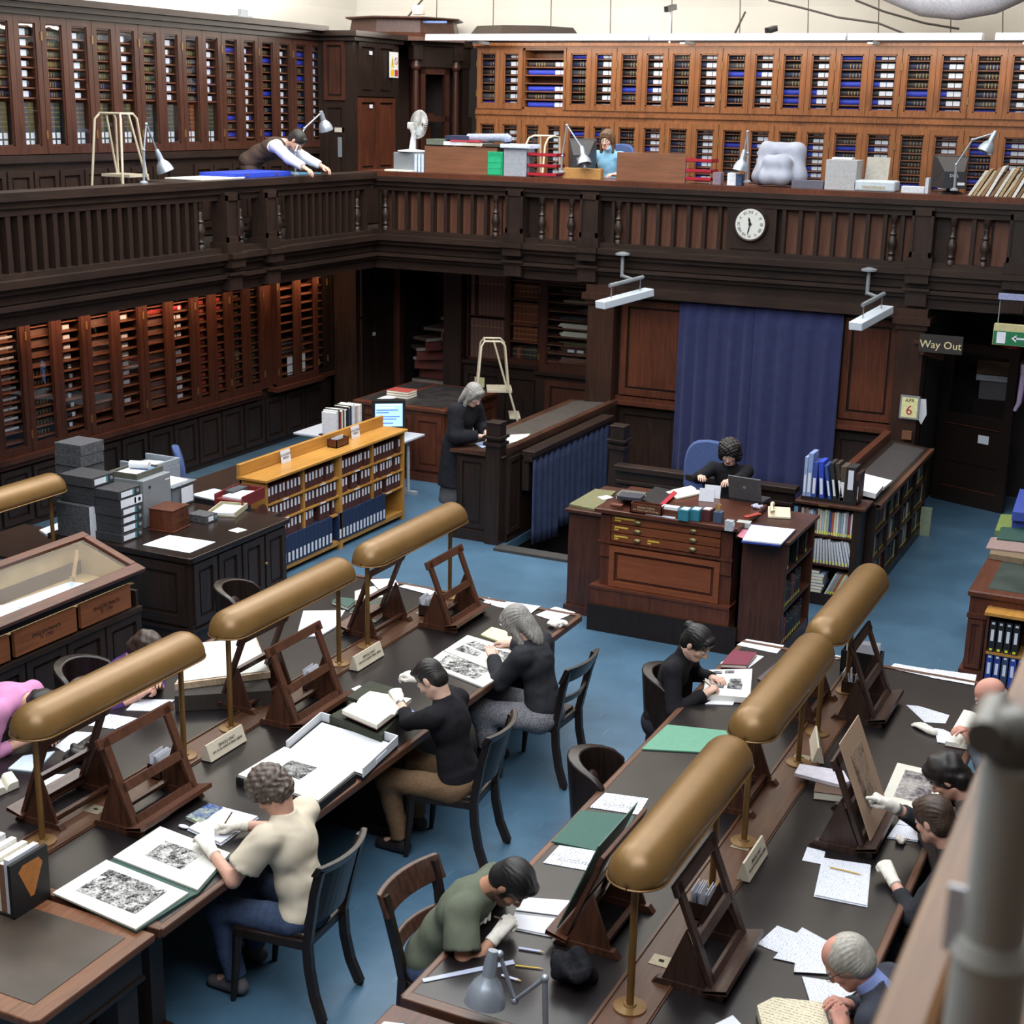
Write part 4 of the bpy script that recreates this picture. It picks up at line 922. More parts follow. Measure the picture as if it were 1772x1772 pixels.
c = on(128,915,CZ)
filestack_at(c.x-.20,c.y+.34,CZ,[.2,.2,.1,.1,.1],('mottled grey box file lying flat','of tallest stack at left','mottled grey boxes at left'),spine=False,L=.30,W=.30)
# grey steel cabinet with tray
g = on(262,905,CZ); t = thing('steel_cabinet','grey steel card cabinet behind the box files','cabinet',(g.x-.14,g.y+.02,CZ),.05)
MB().box(-.2,-.2,0,.2,.2,.43).build('body', GREYM, t, bevel=.006); MB().lathe([(.014,0),(.012,.006)],n=10,M=Matrix.Translation((.2,-.11,.36))@Matrix.Rotation(PI/2,4,'Y')).build('lock', BLACK, t); MB().box(.2,.12,.37,.202,.18,.38).build('plate', LABEL, t)
tl = t.location; r = thing('wire_tray','olive grey tray of papers and a paper roll on steel cabinet','tray',(tl.x-.02,tl.y,CZ+.431),.05)
MB().box(-.13,-.17,0,.13,.17,.01).box(-.15,-.19,.0,-.13,.19,.05).box(.13,-.19,0,.15,.19,.05).box(-.13,-.19,0,.13,-.17,.05).box(-.13,.17,0,.13,.19,.05).build('tray', plain('#57574f',.5), r); MB().box(-.11,-.15,.011,.11,.1,.035).build('sheets', WHITE, r); MB().box(-.05,.02,.036,.1,.15,.04).build('blue_sheet', plain('#4f7fb0',.7), r)
MB().cone((-.08,.02,.075),(.1,.06,.075),.035,.035,14).build('paper_roll', WHITE, r, smooth=50)
# plastic drawer trays
h_ = on(300,880,CZ); t = thing('plastic_box','grey plastic tray box with papers and yellow sheet','box',(h_.x-.16,h_.y+.12,CZ),.05)
MB().box(-.18,-.17,0,.18,.17,.2).box(-.2,-.19,.2,.2,.19,.215).build('box', plain('#6d7278',.45), t, bevel=.006); MB().prism([(-.14,-.15),(.15,-.17),(.17,.1),(-.1,.14)],.216,.23).build('sheets', WHITE, t); MB().prism([(-.05,-.15),(.14,-.16),(.12,.02),(-.06,.0)],.231,.235).build('yellow_sheet', YELLOWP, t); MB().box(.201,-.06,.03,.203,.12,.18).build('notice', LABEL, t)
t2 = thing('plastic_tray','clear grey plastic tray of papers behind the tray box','tray',(h_.x-.55,h_.y+.36,CZ)); MB().box(-.2,-.2,0,.2,.2,.27).box(-.2,-.2,.27,.2,-.17,.33).box(-.2,.17,.27,.2,.2,.33).box(.17,-.17,.27,.2,.17,.33).build('tray', plain('#858c94',.35), t2, bevel=.005); MB().prism([(-.15,-.15),(.12,-.12),(.15,.14),(-.1,.1)],.271,.29).build('sheets', WHITE, t2)
# order box, small file, document trays, papers
q = on(300,918,CZ); t = thing('slip_post_box','red brown wooden slip box with gilt lettering on black cabinet','box',(q.x-.08,q.y+.05,CZ+.001),.1); MB().box(-.12,-.13,.012,.12,.13,.19).box(-.13,-.14,0,.13,.14,.012).box(-.125,-.135,.19,.125,.135,.2).build('box', W_RED, t, bevel=.003)
text('ORDERS FOR THE\nOFFICIAL PHOTOGRAPHER','lettering', frameM((.122,0,.09),(0,1,0),(0,0,1)), .019, BRASS, t, .0004)
q = on(352,905,CZ); box_file(886,886,1,'small mottled grey box file beside the red brown slip box','small files',L=.2,W=.16,h=.07).location = (q.x-.05,q.y+.06,CZ+.001)
q = on(375,893,CZ); t = thing('letter_tray','beige letter tray with white papers on black cabinet','tray',(q.x+.01,q.y+.16,CZ+.001),.3); MB().box(-.12,-.16,0,.12,.16,.012).box(-.13,-.17,0,-.12,.17,.05).box(.12,-.17,0,.13,.17,.05).box(-.12,.16,0,.12,.17,.05).build('tray', plain('#aca58a',.5), t); MB().prism([(-.1,-.17),(.1,-.15),(.11,.12),(-.09,.13)],.013,.035).build('sheets', WHITE, t)
t = thing('letter_tray','dark red letter tray with papers beside the oak index shelf','tray',(q.x-.12,q.y+.52,CZ+.05),.1); MB().box(-.14,-.2,-.05,.14,.2,.012).box(-.15,-.21,-.05,-.14,.21,.06).box(.14,-.21,-.05,.15,.21,.06).box(-.14,.2,-.05,.14,.21,.06).build('tray', plain('#6b2424',.45), t); MB().prism([(-.1,-.15),(.1,-.17),(.1,.14),(-.08,.1)],.013,.03).build('sheets', WHITE, t)
def sheet(corners, label, z=TZ, mat=WHITE, th=.002, name='paper_sheet', cat='paper', group=None, top=None):
    ps = [on(x,y,z+th) for x,y in corners]; c = sum(ps, Vector())/len(ps)
    o = MB().prism([(p.x-c.x,p.y-c.y) for p in ps], 0, th, 0, 1 if top else None).build(name, [mat, top] if top else mat); o.location = (c.x,c.y,z+.0015)
    return tag(o, label, cat, group)
sheet([(247,943),(293,926),(373,938),(328,957)],'large blank white sheet near the edge of black cabinet',CZ)
sheet([(395,918),(412,913),(428,917),(411,922)],'small white card on black cabinet',CZ)
# small side table behind the case with paper
t = thing('side_table','small dark side table behind the display case','table',(-9.25,9.45,0)); MB().box(-.5,-.5,.72,.4,.35,.75).build('table_top', W_DARKH, t)
for x in (-.45,.35):
    for y in (-.45,.3): MB().box(x-.03,y-.03,0,x+.03,y+.03,.72).build('leg', W_DARK, t)
sheet([(68,917),(100,905),(112,918),(80,925)],'white papers on the small side table at far left',.75,th=.02)

# ------------------------------------------------------------------ oak index shelf
OX0,OX1,OY0,OY1,OH = -8.38,-8.07,11.3,14.0,1.06
t = thing('index_bookcase','light oak low bookcase of index binders behind the black cabinet','bookcase',(OX1,OY0,0))
Lh = OY1-OY0
mb = MB().box(-.31,0,.1,-.29,Lh,OH)
for y in (0,Lh/2-.02,Lh-.03): mb.box(-.31,y,0,0,y+.03 if y else .03,OH-.03)
mb.box(-.31,Lh/2+.01,0,0,Lh/2+.03,OH-.03)
mb.build('carcass', W_OAKV, t)
MB().box(-.33,-.03,OH-.03,.03,Lh+.03,OH).build('top_board', W_OAK, t, bevel=.006); MB().box(-.33,-.02,OH,-.29,Lh+.02,OH+.12).build('back_rail', W_OAK, t, bevel=.004)
ups = [Lh/4-.01, Lh*3/4-.01]
for y in ups: MB().box(-.3,y,.40,-.01,y+.025,OH-.03).build('upright', W_OAKV, t)
for z in (.40,.60,.80): MB().box(-.3,.03,z-.02,-.005,Lh-.03,z).build('shelf', W_OAK, t)
MB().box(-.31,0,.05,-.01,Lh,.1).build('shelf', W_OAK, t)
for z in (.40,.60,.80):
    for k in range(4):
        y = Lh*(k+.5)/4; MB().box(-.004,y-.05,z-.017,-.001,y+.05,z-.003).build('shelf_label', LABEL, t)
bind = [MB().box(-.20,0,0,0,.062,.165).box(0,.018,.075,.002,.046,.155,1).mesh('index_binder',[MAROON, LABEL])]
nbd = 0
segs = [(.04,Lh/4-.02),(Lh/4+.02,Lh/2-.03),(Lh/2+.04,Lh*3/4-.02),(Lh*3/4+.02,Lh-.04)]
for zi, z in enumerate((.40,.60,.80)):
    for si,(a,b) in enumerate(segs):
        n = int((b-a)/.066)
        for k in range(n):
            if rnd.random() < .06: continue
            o = bpy.data.objects.new('index_binder', bind[0]); COL.objects.link(o); o.location = (OX1-.015-(rnd.random()<.1)*.02+rnd.uniform(-.01,0), OY0+a+.066*k, z+.001); nbd += 1
            tag(o, f'maroon index binder, {ORD[k]} along the {("lower","middle","upper")[zi]} shelf, {ORD[si]} section of oak bookcase', 'binder', 'maroon index binders on the oak shelf')
big = MB().box(-.26,0,0,0,.066,.30).box(0,.016,.02,.002,.05,.12,1).mesh('portfolio_binder',[plain('#23304c',.5,0,.35,.1,20,0,'navy_binder'), LABEL])
for k in range(30):
    y = .06+.07*k+(.12 if k >= 16 else 0)
    if y > Lh-.42: break
    o = bpy.data.objects.new('portfolio_binder', big); COL.objects.link(o); o.location = (OX1-.0, OY0+y, .101)
    tag(o, f'tall navy binder with white label, {ORD[k]} along the bottom of the oak bookcase', 'binder', 'navy binders under the oak shelf')
for px,py,lab in ((490,783,'white location index card sign at left of oak shelf top'),(616,742,'white location index card sign at right of oak shelf top')):
    p = on(px,py,OH+.1); o = thing('card_sign',lab,'sign',(OX0+.06,p.y,OH+.001),PI/2); MB().add([(-.085,-.015,0),(.085,-.015,0),(.085,.0,.13),(-.085,.0,.13),(-.085,.002,.13),(.085,.002,.13),(.085,-.011,0),(-.085,-.011,0)],[(0,1,2,3),(7,4,5,6),(3,2,5,4)]).build('card', LABEL, o)
    text('LOCATION\nINDEX','lettering',frameM((0,-.0095,.066),(1,0,0),(0,.015,.13)),.034,BLACK,o,.0003)
p = on(560,768,OH); t = thing('card_box','small brown card box with white slips on oak shelf','card box',(OX0+.12,p.y,OH+.001),PI/2); MB().box(-.12,-.06,0,.12,.06,.01).box(-.12,-.06,0,.12,-.052,.09).box(-.12,.052,0,.12,.06,.09).box(-.12,-.06,0,-.112,.06,.09).box(.112,-.06,0,.12,.06,.09).build('box', W_RED, t)
for k in range(4): MB().box(-.08,-.03+.02*k,.01,.05,-.026+.02*k,.12-.01*k).build('slip', WHITE, t)

# ------------------------------------------------------------------ staff desk behind the oak shelf
t = thing('office_desk','white topped desk with pale metal loop legs beside oak shelf','desk',(-8.9,14.46,0))
MB().box(-1.0,.0,.70,.42,.75,.725).build('desk_top', plain('#b9bdc6',.4,0,.4,.03), t, bevel=.004); MB().box(-.6,-2.9,.70,.42,-.01,.725).build('dark_desk_top', W_DARKH, t)
for y in (.55,-2.3):
    MB().tube([(.30,y,.05),(.30,y,.62),(.25,y,.69),(-.05,y,.69),(-.10,y,.62),(-.10,y,.12),(-.05,y,.05),(.30,y,.05)],.022,8).box(-.2,y-.03,0,.42,y+.03,.04).build('leg', plain('#b9c0c6',.35,.4), t, smooth=50)
MB().box(.0,-2.3,.38,.04,.55,.42).build('stretcher', plain('#b9c0c6',.35,.4), t)
# monitor with lit screen
p = on(668,705,.95); t = thing('crt_monitor','black computer monitor with lit blue screen behind oak shelf','monitor',(-8.85,14.95,.726),R(35))
MB().box(-.2,-.16,.1,.2,-.10,.45).add([(-.2,-.1,.1),(.2,-.1,.1),(.2,-.1,.45),(-.2,-.1,.45),(-.13,.22,.14),(.13,.22,.14),(.13,.22,.4),(-.13,.22,.4)],[(0,1,5,4),(1,2,6,5),(2,3,7,6),(3,0,4,7),(4,5,6,7)]).build('casing', BLACK, t); MB().lathe([(.14,0),(.13,.02),(.05,.04),(.05,.11)]).build('foot', BLACK, t)
SCR = emis('#8fb4f0', 1.3, 'lit_screen'); scr = MB().box(-.165,-.163,.135,.165,-.161,.415).build('screen', SCR, t)
for z,w_ in ((.395,.3),(.36,.22),(.33,.26),(.30,.15),(.25,.28),(.22,.24),(.17,.2)): MB().box(-.15,-.1645,z,-.15+w_,-.1632,z+.012).build('screen_text', emis('#dfeaff' if z > .35 else '#3f5fa8',1.2,'screen_line'), scr)
# row of paperbacks in a holder with bookend
bcols = ['#d8d8dc','#c9ccd8','#2b2b2e','#8d3a33','#d4cfb8','#33373f','#e2e2e2','#26262a','#1f2228','#42506d','#2b2b2e','#c8cdd6','#d9dde4','#9fa8bd','#c7a48e','#d8d8d8','#e4e4e4','#d1c7b8']
t0 = on(570,730,.95)
for k, cc in enumerate(bcols):
    h = rnd.uniform(.25,.30); o = MB().box(-.18,0,0,0,.029,h).box(-.175,.003,h-.003,.001,.026,h+.001,1).build('book', [plain(cc,.5), CREAM]); o.location = (-8.62,13.42+.031*k,1.03); tag(o, f'{["pale","dark","coloured"][0 if int(cc[1:3],16)>150 else 1]} spined reference book, {ORD[k]} from the left in the row behind oak shelf','book','reference books behind the oak shelf')
o = thing('book_holder','black book holder with triangular cut-out at end of the row','book holder',(-8.71,13.99,1.03)); MB().box(-.12,-.6,-.012,.12,.02,0).prism([(-.11,.0),(.11,.0),(.11,.016),(-.11,.016)],0,.27).build('holder', BLACK, o)
mb = MB(); mb.add([(-.06,.017,.22),(.06,.017,.22),(0,.017,.06),(-.06,.0171,.22)],[(0,1,2)]); mb.build('cut_out', plain('#9a8f7c',.6), o)
zz = .726
for k,(L,W,h,cc) in enumerate(((.56,.32,.07,'#b7b2a8'),(.54,.3,.08,'#3b4a68'),(.55,.3,.06,'#d0d4de'),(.54,.3,.075,'#3f5480'))):
    o = MB().box(-W/2,-L/2,0,W/2,L/2,h).box(-W/2+.01,-L/2-.001,.006,W/2-.001,L/2-.01,h-.006,1).build('book', [plain(cc,.5), CREAM], bevel=.002); o.location = (-8.66,13.68,zz); zz += h+.001; tag(o, f'large flat art book, {ORD[k]} from the bottom of the pile under the book row','book','flat art books behind the oak shelf')
# stamps, folders, papers between
for k,(dx,dy,cc) in enumerate(((0,0,'#a02a3a'),(.05,.12,'#5a4a9a'),(.0,.2,'#b0303a'),(-.1,.08,'#3a5a9a'))):
    t = thing('rubber_stamp', f'{["dark red","violet","bright red","blue"][k]} knobbed rubber stamp behind oak shelf','stamp',(-8.6+dx,12.55+dy,.80)); MB().lathe([(.028,0),(.028,.03),(.014,.035),(.02,.06),(.022,.075),(.008,.085)],n=10).build('handle', plain(cc,.3), t, smooth=50)
sb_ = MB().box(-.25,-.3,0,.25,.35,.073).build('stamp_tray', plain('#c9cdd2',.6)); sb_.location = (-8.75,12.55,.726); tag(sb_, 'pale board with rubber stamps on desk behind oak shelf','board')
o = MB().box(-.2,-.3,0,.2,.2,.06).build('folder_pile', plain('#37473f',.7)); o.location = (-8.62,11.95,.726); tag(o,'dark green folder pile behind left part of oak shelf','folder')
o = MB().box(-.2,-.2,0,.2,.2,.09).prism([(-.2,-.15),(.15,-.2),(.2,.1),(-.15,.15)],.09,.1,1).build('paper_pile', [BLACK, WHITE]); o.location = (-8.7,11.35,.726); tag(o,'black tray of papers behind left end of oak shelf','papers')
o = MB().box(-.05,-.14,0,.05,.14,.3).box(.05,-.1,.05,.052,-.06,.25,1).build('box_file', [plain('#3f4346',.6), LABEL]); o.location = (-8.15,10.95,.75); tag(o,'dark grey upright box file left of oak shelf','file'); 
o2 = MB().box(-.3,-.3,0,.3,.35,.75).build('low_stand', W_DARK); o2.location = (-8.2,10.95,0); tag(o2,'low dark stand between black cabinet and oak shelf','stand')
t = thing('bookend','round topped brown wooden bookend left of oak shelf','bookend',(-7.9,10.98,.75)); MB().prism([(-.08+.16*k/8 if False else .085*math.cos(PI*k/10), .085*math.sin(PI*k/10)+.08) for k in range(11)]+[(-.085,0),(.085,0)],-.01,.01).build('panel', W_RED, t).matrix_local = Matrix.Rotation(PI/2,4,'Z')@Matrix.Rotation(PI/2,4,'X')
# blue office chair at this desk
def office_chair(x, y, rz, label, back=.62, bw=.44):
    t = thing('office_chair', label, 'chair', (x,y,0), rz, 'blue office chairs'); BL = plain('#46567f',.85,0,.15,.08,40,.1,'blue_upholstery')
    mb = MB(); n = 12; mb2 = []
    pts = [(bw/2*math.copysign(abs(math.cos(a))**.6,math.cos(a)), back*.5*(1+math.copysign(abs(math.sin(a))**.7,math.sin(a)))) for a in [2*PI*k/24 for k in range(24)]]
    vs = [(px_, -.22-.05*(py_/back)+.09*(px_/(bw/2))**2*.6+e, .50+py_) for e in (0,-.07) for px_,py_ in pts]
    mb.add(vs, [tuple(range(24)), tuple(range(47,23,-1))]+[(k,24+k,24+(k+1)%24,(k+1)%24) for k in range(24)]); mb.build('backrest', BL, t, smooth=60, bevel=.02)
    MB().box(-.24,-.22,.42,.24,.24,.49).build('seat', BL, t, bevel=.03)
    MB().cone((0,0,.1),(0,0,.42),.03,.03).box(-.03,-.28,.40,.03,0,.42).box(-.03,-.29,.40,.03,-.26,.7).build('column', BLACK, t)
    for k in range(5):
        a = 2*PI*k/5; MB().bar((0,0,.1),(.28*math.cos(a),.28*math.sin(a),.07),.04,.03).sphere((.28*math.cos(a),.28*math.sin(a),.03),.03).build('base_arm', BLACK, t)
    return t
office_chair(-9.35,12.0,R(-50),'blue backed office chair by the left wall behind oak shelf')
# plan chest
PX0,PX1,PY0,PY1,PH = -9.75,-8.46,15.66,17.15,.95
t = thing('plan_chest','red brown plan chest with black leather top near the stair','chest',(PX1,PY0,0)); w_,d_ = PX1-PX0, PY1-PY0
MB().box(-w_,0,.1,0,d_,PH-.05).box(-w_-.02,-.03,0,.03,d_+.02,.1).build('carcass', W_RED, t)
MB().box(-w_-.02,-.04,PH-.05,.04,d_+.02,PH).build('chest_top', W_REDH, t, bevel=.01)
MB().box(-w_+.42,.06,PH-.001,-.06,d_-.06,PH+.004).box(-w_+.03,.06,PH-.001,-w_+.34,d_-.06,PH+.004).build('leather_inset', plain('#2a2726',.5,0,.4,.5,8), t)
for k in range(3): panel(t, T(-.22-.42*k,0,.14), .38,.7, W_RED,.02,.06)
for k in range(2): panel(t, T(0,.38+.74*k,.14,PI/2), .62,.7, W_RED,.02,.07)
sheet([(652,690),(690,677),(702,682),(672,692)],'white papers on the left end of plan chest',PH+.004,th=.01)
for k in range(3):
    o = MB().box(-.16,-.12,0,.16,.12,.03).box(-.15,-.121,.005,.161,.11,.025,1).build('book',[plain('#a5463f',.6) if k == 2 else plain('#8f7f72',.6), CREAM]); p = on(705,690,PH); o.location = (p.x-.12,p.y+.06,PH+.005+.031*k); tag(o,f'flat {"red covered" if k == 2 else "buff"} book, {("lowest","middle","top")[k]} of pile on plan chest','book')

# ------------------------------------------------------------------ counter partition, stair rail with curtain, low rail
t = thing('counter_partition','dark panelled counter with newel post beside the stairwell','counter',(-6.62,13.62,0))
MB().box(-.6,.05,0,-.08,3.25,.98).box(-.63,.0,0,-.2,3.27,.12).box(-.1,.1,0,0,3.25,1.0).build('body', W_DARK, t)
mb = MB().add([(-.66,.0,.97),(-.02,.0,.97),(-.02,3.27,.97),(-.66,3.27,.97),(-.66,.0,1.0),(-.08,.0,1.03),(-.08,3.27,1.03),(-.66,3.27,1.0)],[(3,2,1,0),(4,5,6,7),(0,1,5,4),(1,2,6,5),(2,3,7,6),(3,0,4,7)]); mb.build('counter_top', wood('counter_top','#2e1f18','#5a3d2f',.3,axis='Y'), t)
MB().box(-.09,.1,1.0,-.01,3.27,1.06).build('front_lip', wood('counter_lip','#2e1f18','#523629',.3,axis='Y'), t, bevel=.006)
MB().add([(-.58,.35,1.004),(-.14,.35,1.029),(-.14,3.2,1.029),(-.58,3.2,1.004)],[(0,1,2,3)]).build('leather_strip', plain('#4a443f',.45,0,.4,.2,8), t)
panel(t, T(-.4,.05,.13), .34,.8, W_DARK,.02,.05); panel(t, T(0,.25,.1,PI/2), .3,.85, W_DARK,.02,.05)
def newel(parent, x, y, h, w=.17):
    MB().box(x-w/2,y-w/2,0,x+w/2,y+w/2,h-.26).box(x-w*.62,y-w*.62,h-.26,x+w*.62,y+w*.62,h-.22).box(x-w*.45,y-w*.45,h-.22,x+w*.45,y+w*.45,h-.18).box(x-w*.65,y-w*.65,h-.18,x+w*.65,y+w*.65,h-.15).box(x-w*.48,y-w*.48,h-.15,x+w*.48,y+w*.48,h-.02).box(x-w*.52,y-w*.52,h-.02,x+w*.52,y+w*.52,h).build('newel_post', W_DARK, parent, bevel=.004)
newel(t, -.12, .04, 1.36)
t = thing('curtain_rail','dark wooden rail with the hanging blue stair curtain below','rail',(-6.47,13.95,0))
MB().box(-.10,0,.94,.06,2.3,1.0).box(-.08,0,.88,.03,2.3,.94).build('rail', W_DARKH, t, bevel=.006); MB().box(-.1,2.2,0,0,2.3,.9).build('post', W_DARK, t); MB().box(-.1,.02,.55,-.02,.12,.9).build('post', W_DARK, t)
BLUEG = plain('#36405c',.9,0,.15,.15,10,0,'grey_blue_curtain_cloth')
curtain('stair_curtain', 13.98, 16.2, -6.45, 0, .90, .025, 14, 'grey blue curtain hanging along the stairwell partition', BLUEG, 'Y', lambda q: -.06-.1*(q*3%1)+.05*q)
t = thing('low_rail','low dark panelled rail with square newel post behind librarian','rail',(-5.55,14.2,0)); newel(t, -.08, .25, 1.3)
MB().box(0,0,.06,1.95,.06,.86).box(0,-.04,0,1.95,.1,.06).build('panel_wall', W_DARK, t); MB().box(-.02,-.05,.86,1.98,.11,.92).box(0,-.03,.72,1.95,.0,.76).build('cap_rail', W_DARKX, t, bevel=.006)
for k in range(3): panel(t, T(.33+.64*k,0,.1), .56,.6, W_DARK,.02,.06)

# ------------------------------------------------------------------ issue desk
DX0,DX1,DY0,DY1,DH = -4.71,-3.47,11.72,12.55,1.15
t = thing('issue_desk','mahogany issue desk with three shallow drawers and brass cup handles','desk',(DX0,DY0,0)); w_ = DX1-DX0; d_ = DY1-DY0
MB().box(0,0,.25,w_,d_,DH-.04).box(-.06,-.06,.25,w_+.02,d_,.42).box(0,-.02,.70,.1,.02,DH-.06).box(w_-.1,-.02,.70,w_,.02,DH-.06).build('carcass', W_RED, t)
MB().box(-.07,-.09,0,w_+.1,d_,.25).build('plinth', W_BLK, t); MB().box(-.07,-.07,.40,w_+.02,.02,.425).box(-.01,-.03,.83,w_+.01,.01,.85).build('moulding', W_RED, t)
MB().box(-.05,-.06,DH-.04,w_+.05,d_+.02,DH).build('desk_top', wood('issue_desk_top','#3d2016','#5a3022',.3,axis='X'), t, bevel=.008)
panel(t, T(w_/2,0,.43), w_-.2,.38, wood('issue_panel','#6a3822','#85492c',.4,axis='X'),.03,.05)
for k,z in enumerate((.86,.945,1.03)):
    dr = MB().box(.11,-.022,z,w_-.11,.01,z+.075).build('drawer', wood(f'issue_drawer_{k}','#5a2f1d','#7d452a',.35,axis='X'), t)
    for x in (.36,w_-.36): MB().sphere((x,-.024,z+.032),.042,.024,.022,10,6).build('cup_handle', plain('#8b7a55',.35,.7), dr, smooth=60)
    for x,l in ((.14,.2 if k == 2 else .13),)+(((.46,.11),) if k == 0 else ()): MB().box(x,-.024,z+.04,x+l,-.022,z+.055).box(x,-.024,z+.018,x+l*.3,-.022,z+.03).build('drawer_label', plain('#c9a93f',.6), dr)
def block(x0,x1,y0,y1,h,label,shelves=None):
    t = thing('desk_side_unit', label, 'cabinet', (x0,y0,0)); w_,d_ = x1-x0,y1-y0
    if shelves is None: MB().box(0,0,.08,w_,d_,h-.03).box(-.02,-.03,0,w_+.02,d_,.08).build('carcass', W_CASE, t)
    else:
        MB().box(0,0,0,.025,d_,h-.03).box(0,0,0,w_,.03,h-.03).box(0,d_-.03,0,w_,d_,h-.03).box(0,0,0,w_,d_,.12).build('carcass', W_CASE, t)
        for z in shelves: MB().box(.02,.03,z-.02,w_-.005,d_-.03,z).build('shelf', W_CASE, t)
    MB().box(-.03,-.04,h-.03,w_+.03,d_+.02,h).build('unit_top', W_CASE, t, bevel=.005); return t
block(-5.14,-4.80,11.98,12.9,1.02,'plain brown side unit left of the issue desk')
block(-3.40,-2.98,11.68,12.62,1.10,'open shelved side unit right of the issue desk',(.46,.80))
for row,(z,n,hh) in enumerate(((.121,11,.26),(.461,9,.26),(.801,3,.22))):
    for k in range(n):
        if row == 2: yy = 11.74+.3*k
        else: yy = 11.73+.058*k
        cc = ['#2c2320','#241f20','#33271f','#7b2f28','#1f1d20','#473a33'][rnd.randrange(6)] if k else '#4a3a2c'
        h = hh*rnd.uniform(.85,1.05); o = MB().box(-.25,0,0,0,.05,h).box(0,.012,.02,.001,.038,.05,1).box(0,.004,h*.7,.001,.046,h*.72,2).build('book',[plain(cc,.5), plain('#d6cf3c',.6), GILT]); o.location = (-2.99,yy,z); tag(o,f'dark catalogue volume, {ORD[k]} from the front on {("bottom","middle","top")[row]} shelf right of issue desk','book','catalogues beside the issue desk')

# ------------------------------------------------------------------ low bookcases right of the issue desk
t = thing('low_bookcase','low dark bookcase end packed with yellow tagged pamphlets','bookcase',(-3.33,13.34,0)); w_=.60
MB().box(0,0,0,.025,.3,1.0).box(w_-.07,0,0,w_,.3,1.0).box(0,.28,0,w_,.3,1.0).box(0,.02,0,w_,.3,.12).build('carcass', W_DARK, t)
MB().box(-.03,-.04,1.0,w_+.05,.32,1.03).build('bookcase_top', W_CASE, t, bevel=.005); MB().box(.2,-.043,1.003,.3,-.04,1.02).build('label_holder', BRASSD, t)
for z in (.42,.71): MB().box(.02,.01,z-.02,w_-.06,.28,z).build('shelf', W_CASE, t)
pam = ['#b8bcc0','#9fb0c4','#d0cfc6','#6f8fb8','#c9c2ae','#a8624a','#c3c89a','#8d8f94','#5a4038','#d8d8d4','#7a7f86','#9aa7a0','#7d3140','#aab0ae','#8b8d80','#b3a99a','#3a4a80','#c2c4c8','#ccb79a','#84a0c0','#c9ccd4','#a7553c']
for row,(z,n,hh) in enumerate(((.711,22,.25),(.421,19,.25))):
    for k in range(n):
        x = -3.30+.0228*k*(1 if row == 0 else 1.1); h = hh*rnd.uniform(.88,1.0); lean = 0 if row == 0 or k < 7 else .02*(k-6)
        o = MB().add([(0,0,0),(.02,0,0),(.02,.2,0),(0,.2,0),(-lean*.3,0,h),(.02-lean*.3,0,h),(.02-lean*.3,.2,h),(-lean*.3,.2,h)],[(3,2,1,0),(4,5,6,7),(0,1,5,4),(1,2,6,5),(2,3,7,6),(3,0,4,7)]).box(.003,-.001,.008,.017,0,.03,1).build('pamphlet',[plain(pam[(k*5+row*3)%len(pam)] if row == 0 else rnd.choice(['#b9bcc2','#c6c9d0','#aeb4bd','#8f7a6c']),.6), plain('#d8dc3a',.6)]); o.location = (x+(lean*.3 if row else 0),13.36,z)
        tag(o,f'thin yellow tagged pamphlet, {ORD[k]} from the left on {("upper","middle")[row]} shelf of low bookcase','book','pamphlets on the low bookcase')
for k,(cc,L) in enumerate((('#8d8378',.24),('#c9bfa6',.24),('#4a5a85',.26),('#b3ac94',.24),('#c5bf9f',.23),('#9fb0d0',.24),('#5a5048',.22))):
    o = MB().box(0,0,0,L,.2,.03).box(.004,-.001,.004,L-.004,.19,.026,1).build('book',[plain(cc,.6), CREAM]); o.location = (-3.30+rnd.uniform(0,.03),13.36,.121+.032*k); tag(o,f'flat paper covered book, {ORD[k]} from the bottom in pile on lowest shelf','book','flat pile in low bookcase')
for k in range(8):
    o = MB().add([(0,0,0),(.02,0,0),(.02,.2,0),(0,.2,0),(.09,0,.21),(.11,0,.21),(.11,.2,.21),(.09,.2,.21)],[(3,2,1,0),(4,5,6,7),(0,1,5,4),(1,2,6,5),(2,3,7,6),(3,0,4,7)]).box(.012,-.001,.012,.026,0,.03,1).build('pamphlet',[plain(pam[(k*7)%len(pam)],.6), plain('#d8dc3a',.6)]); o.location = (-3.02+.023*k,13.36,.121); tag(o,f'leaning pamphlet, {ORD[k]} from the left on lowest shelf of low bookcase','book','pamphlets on the low bookcase')
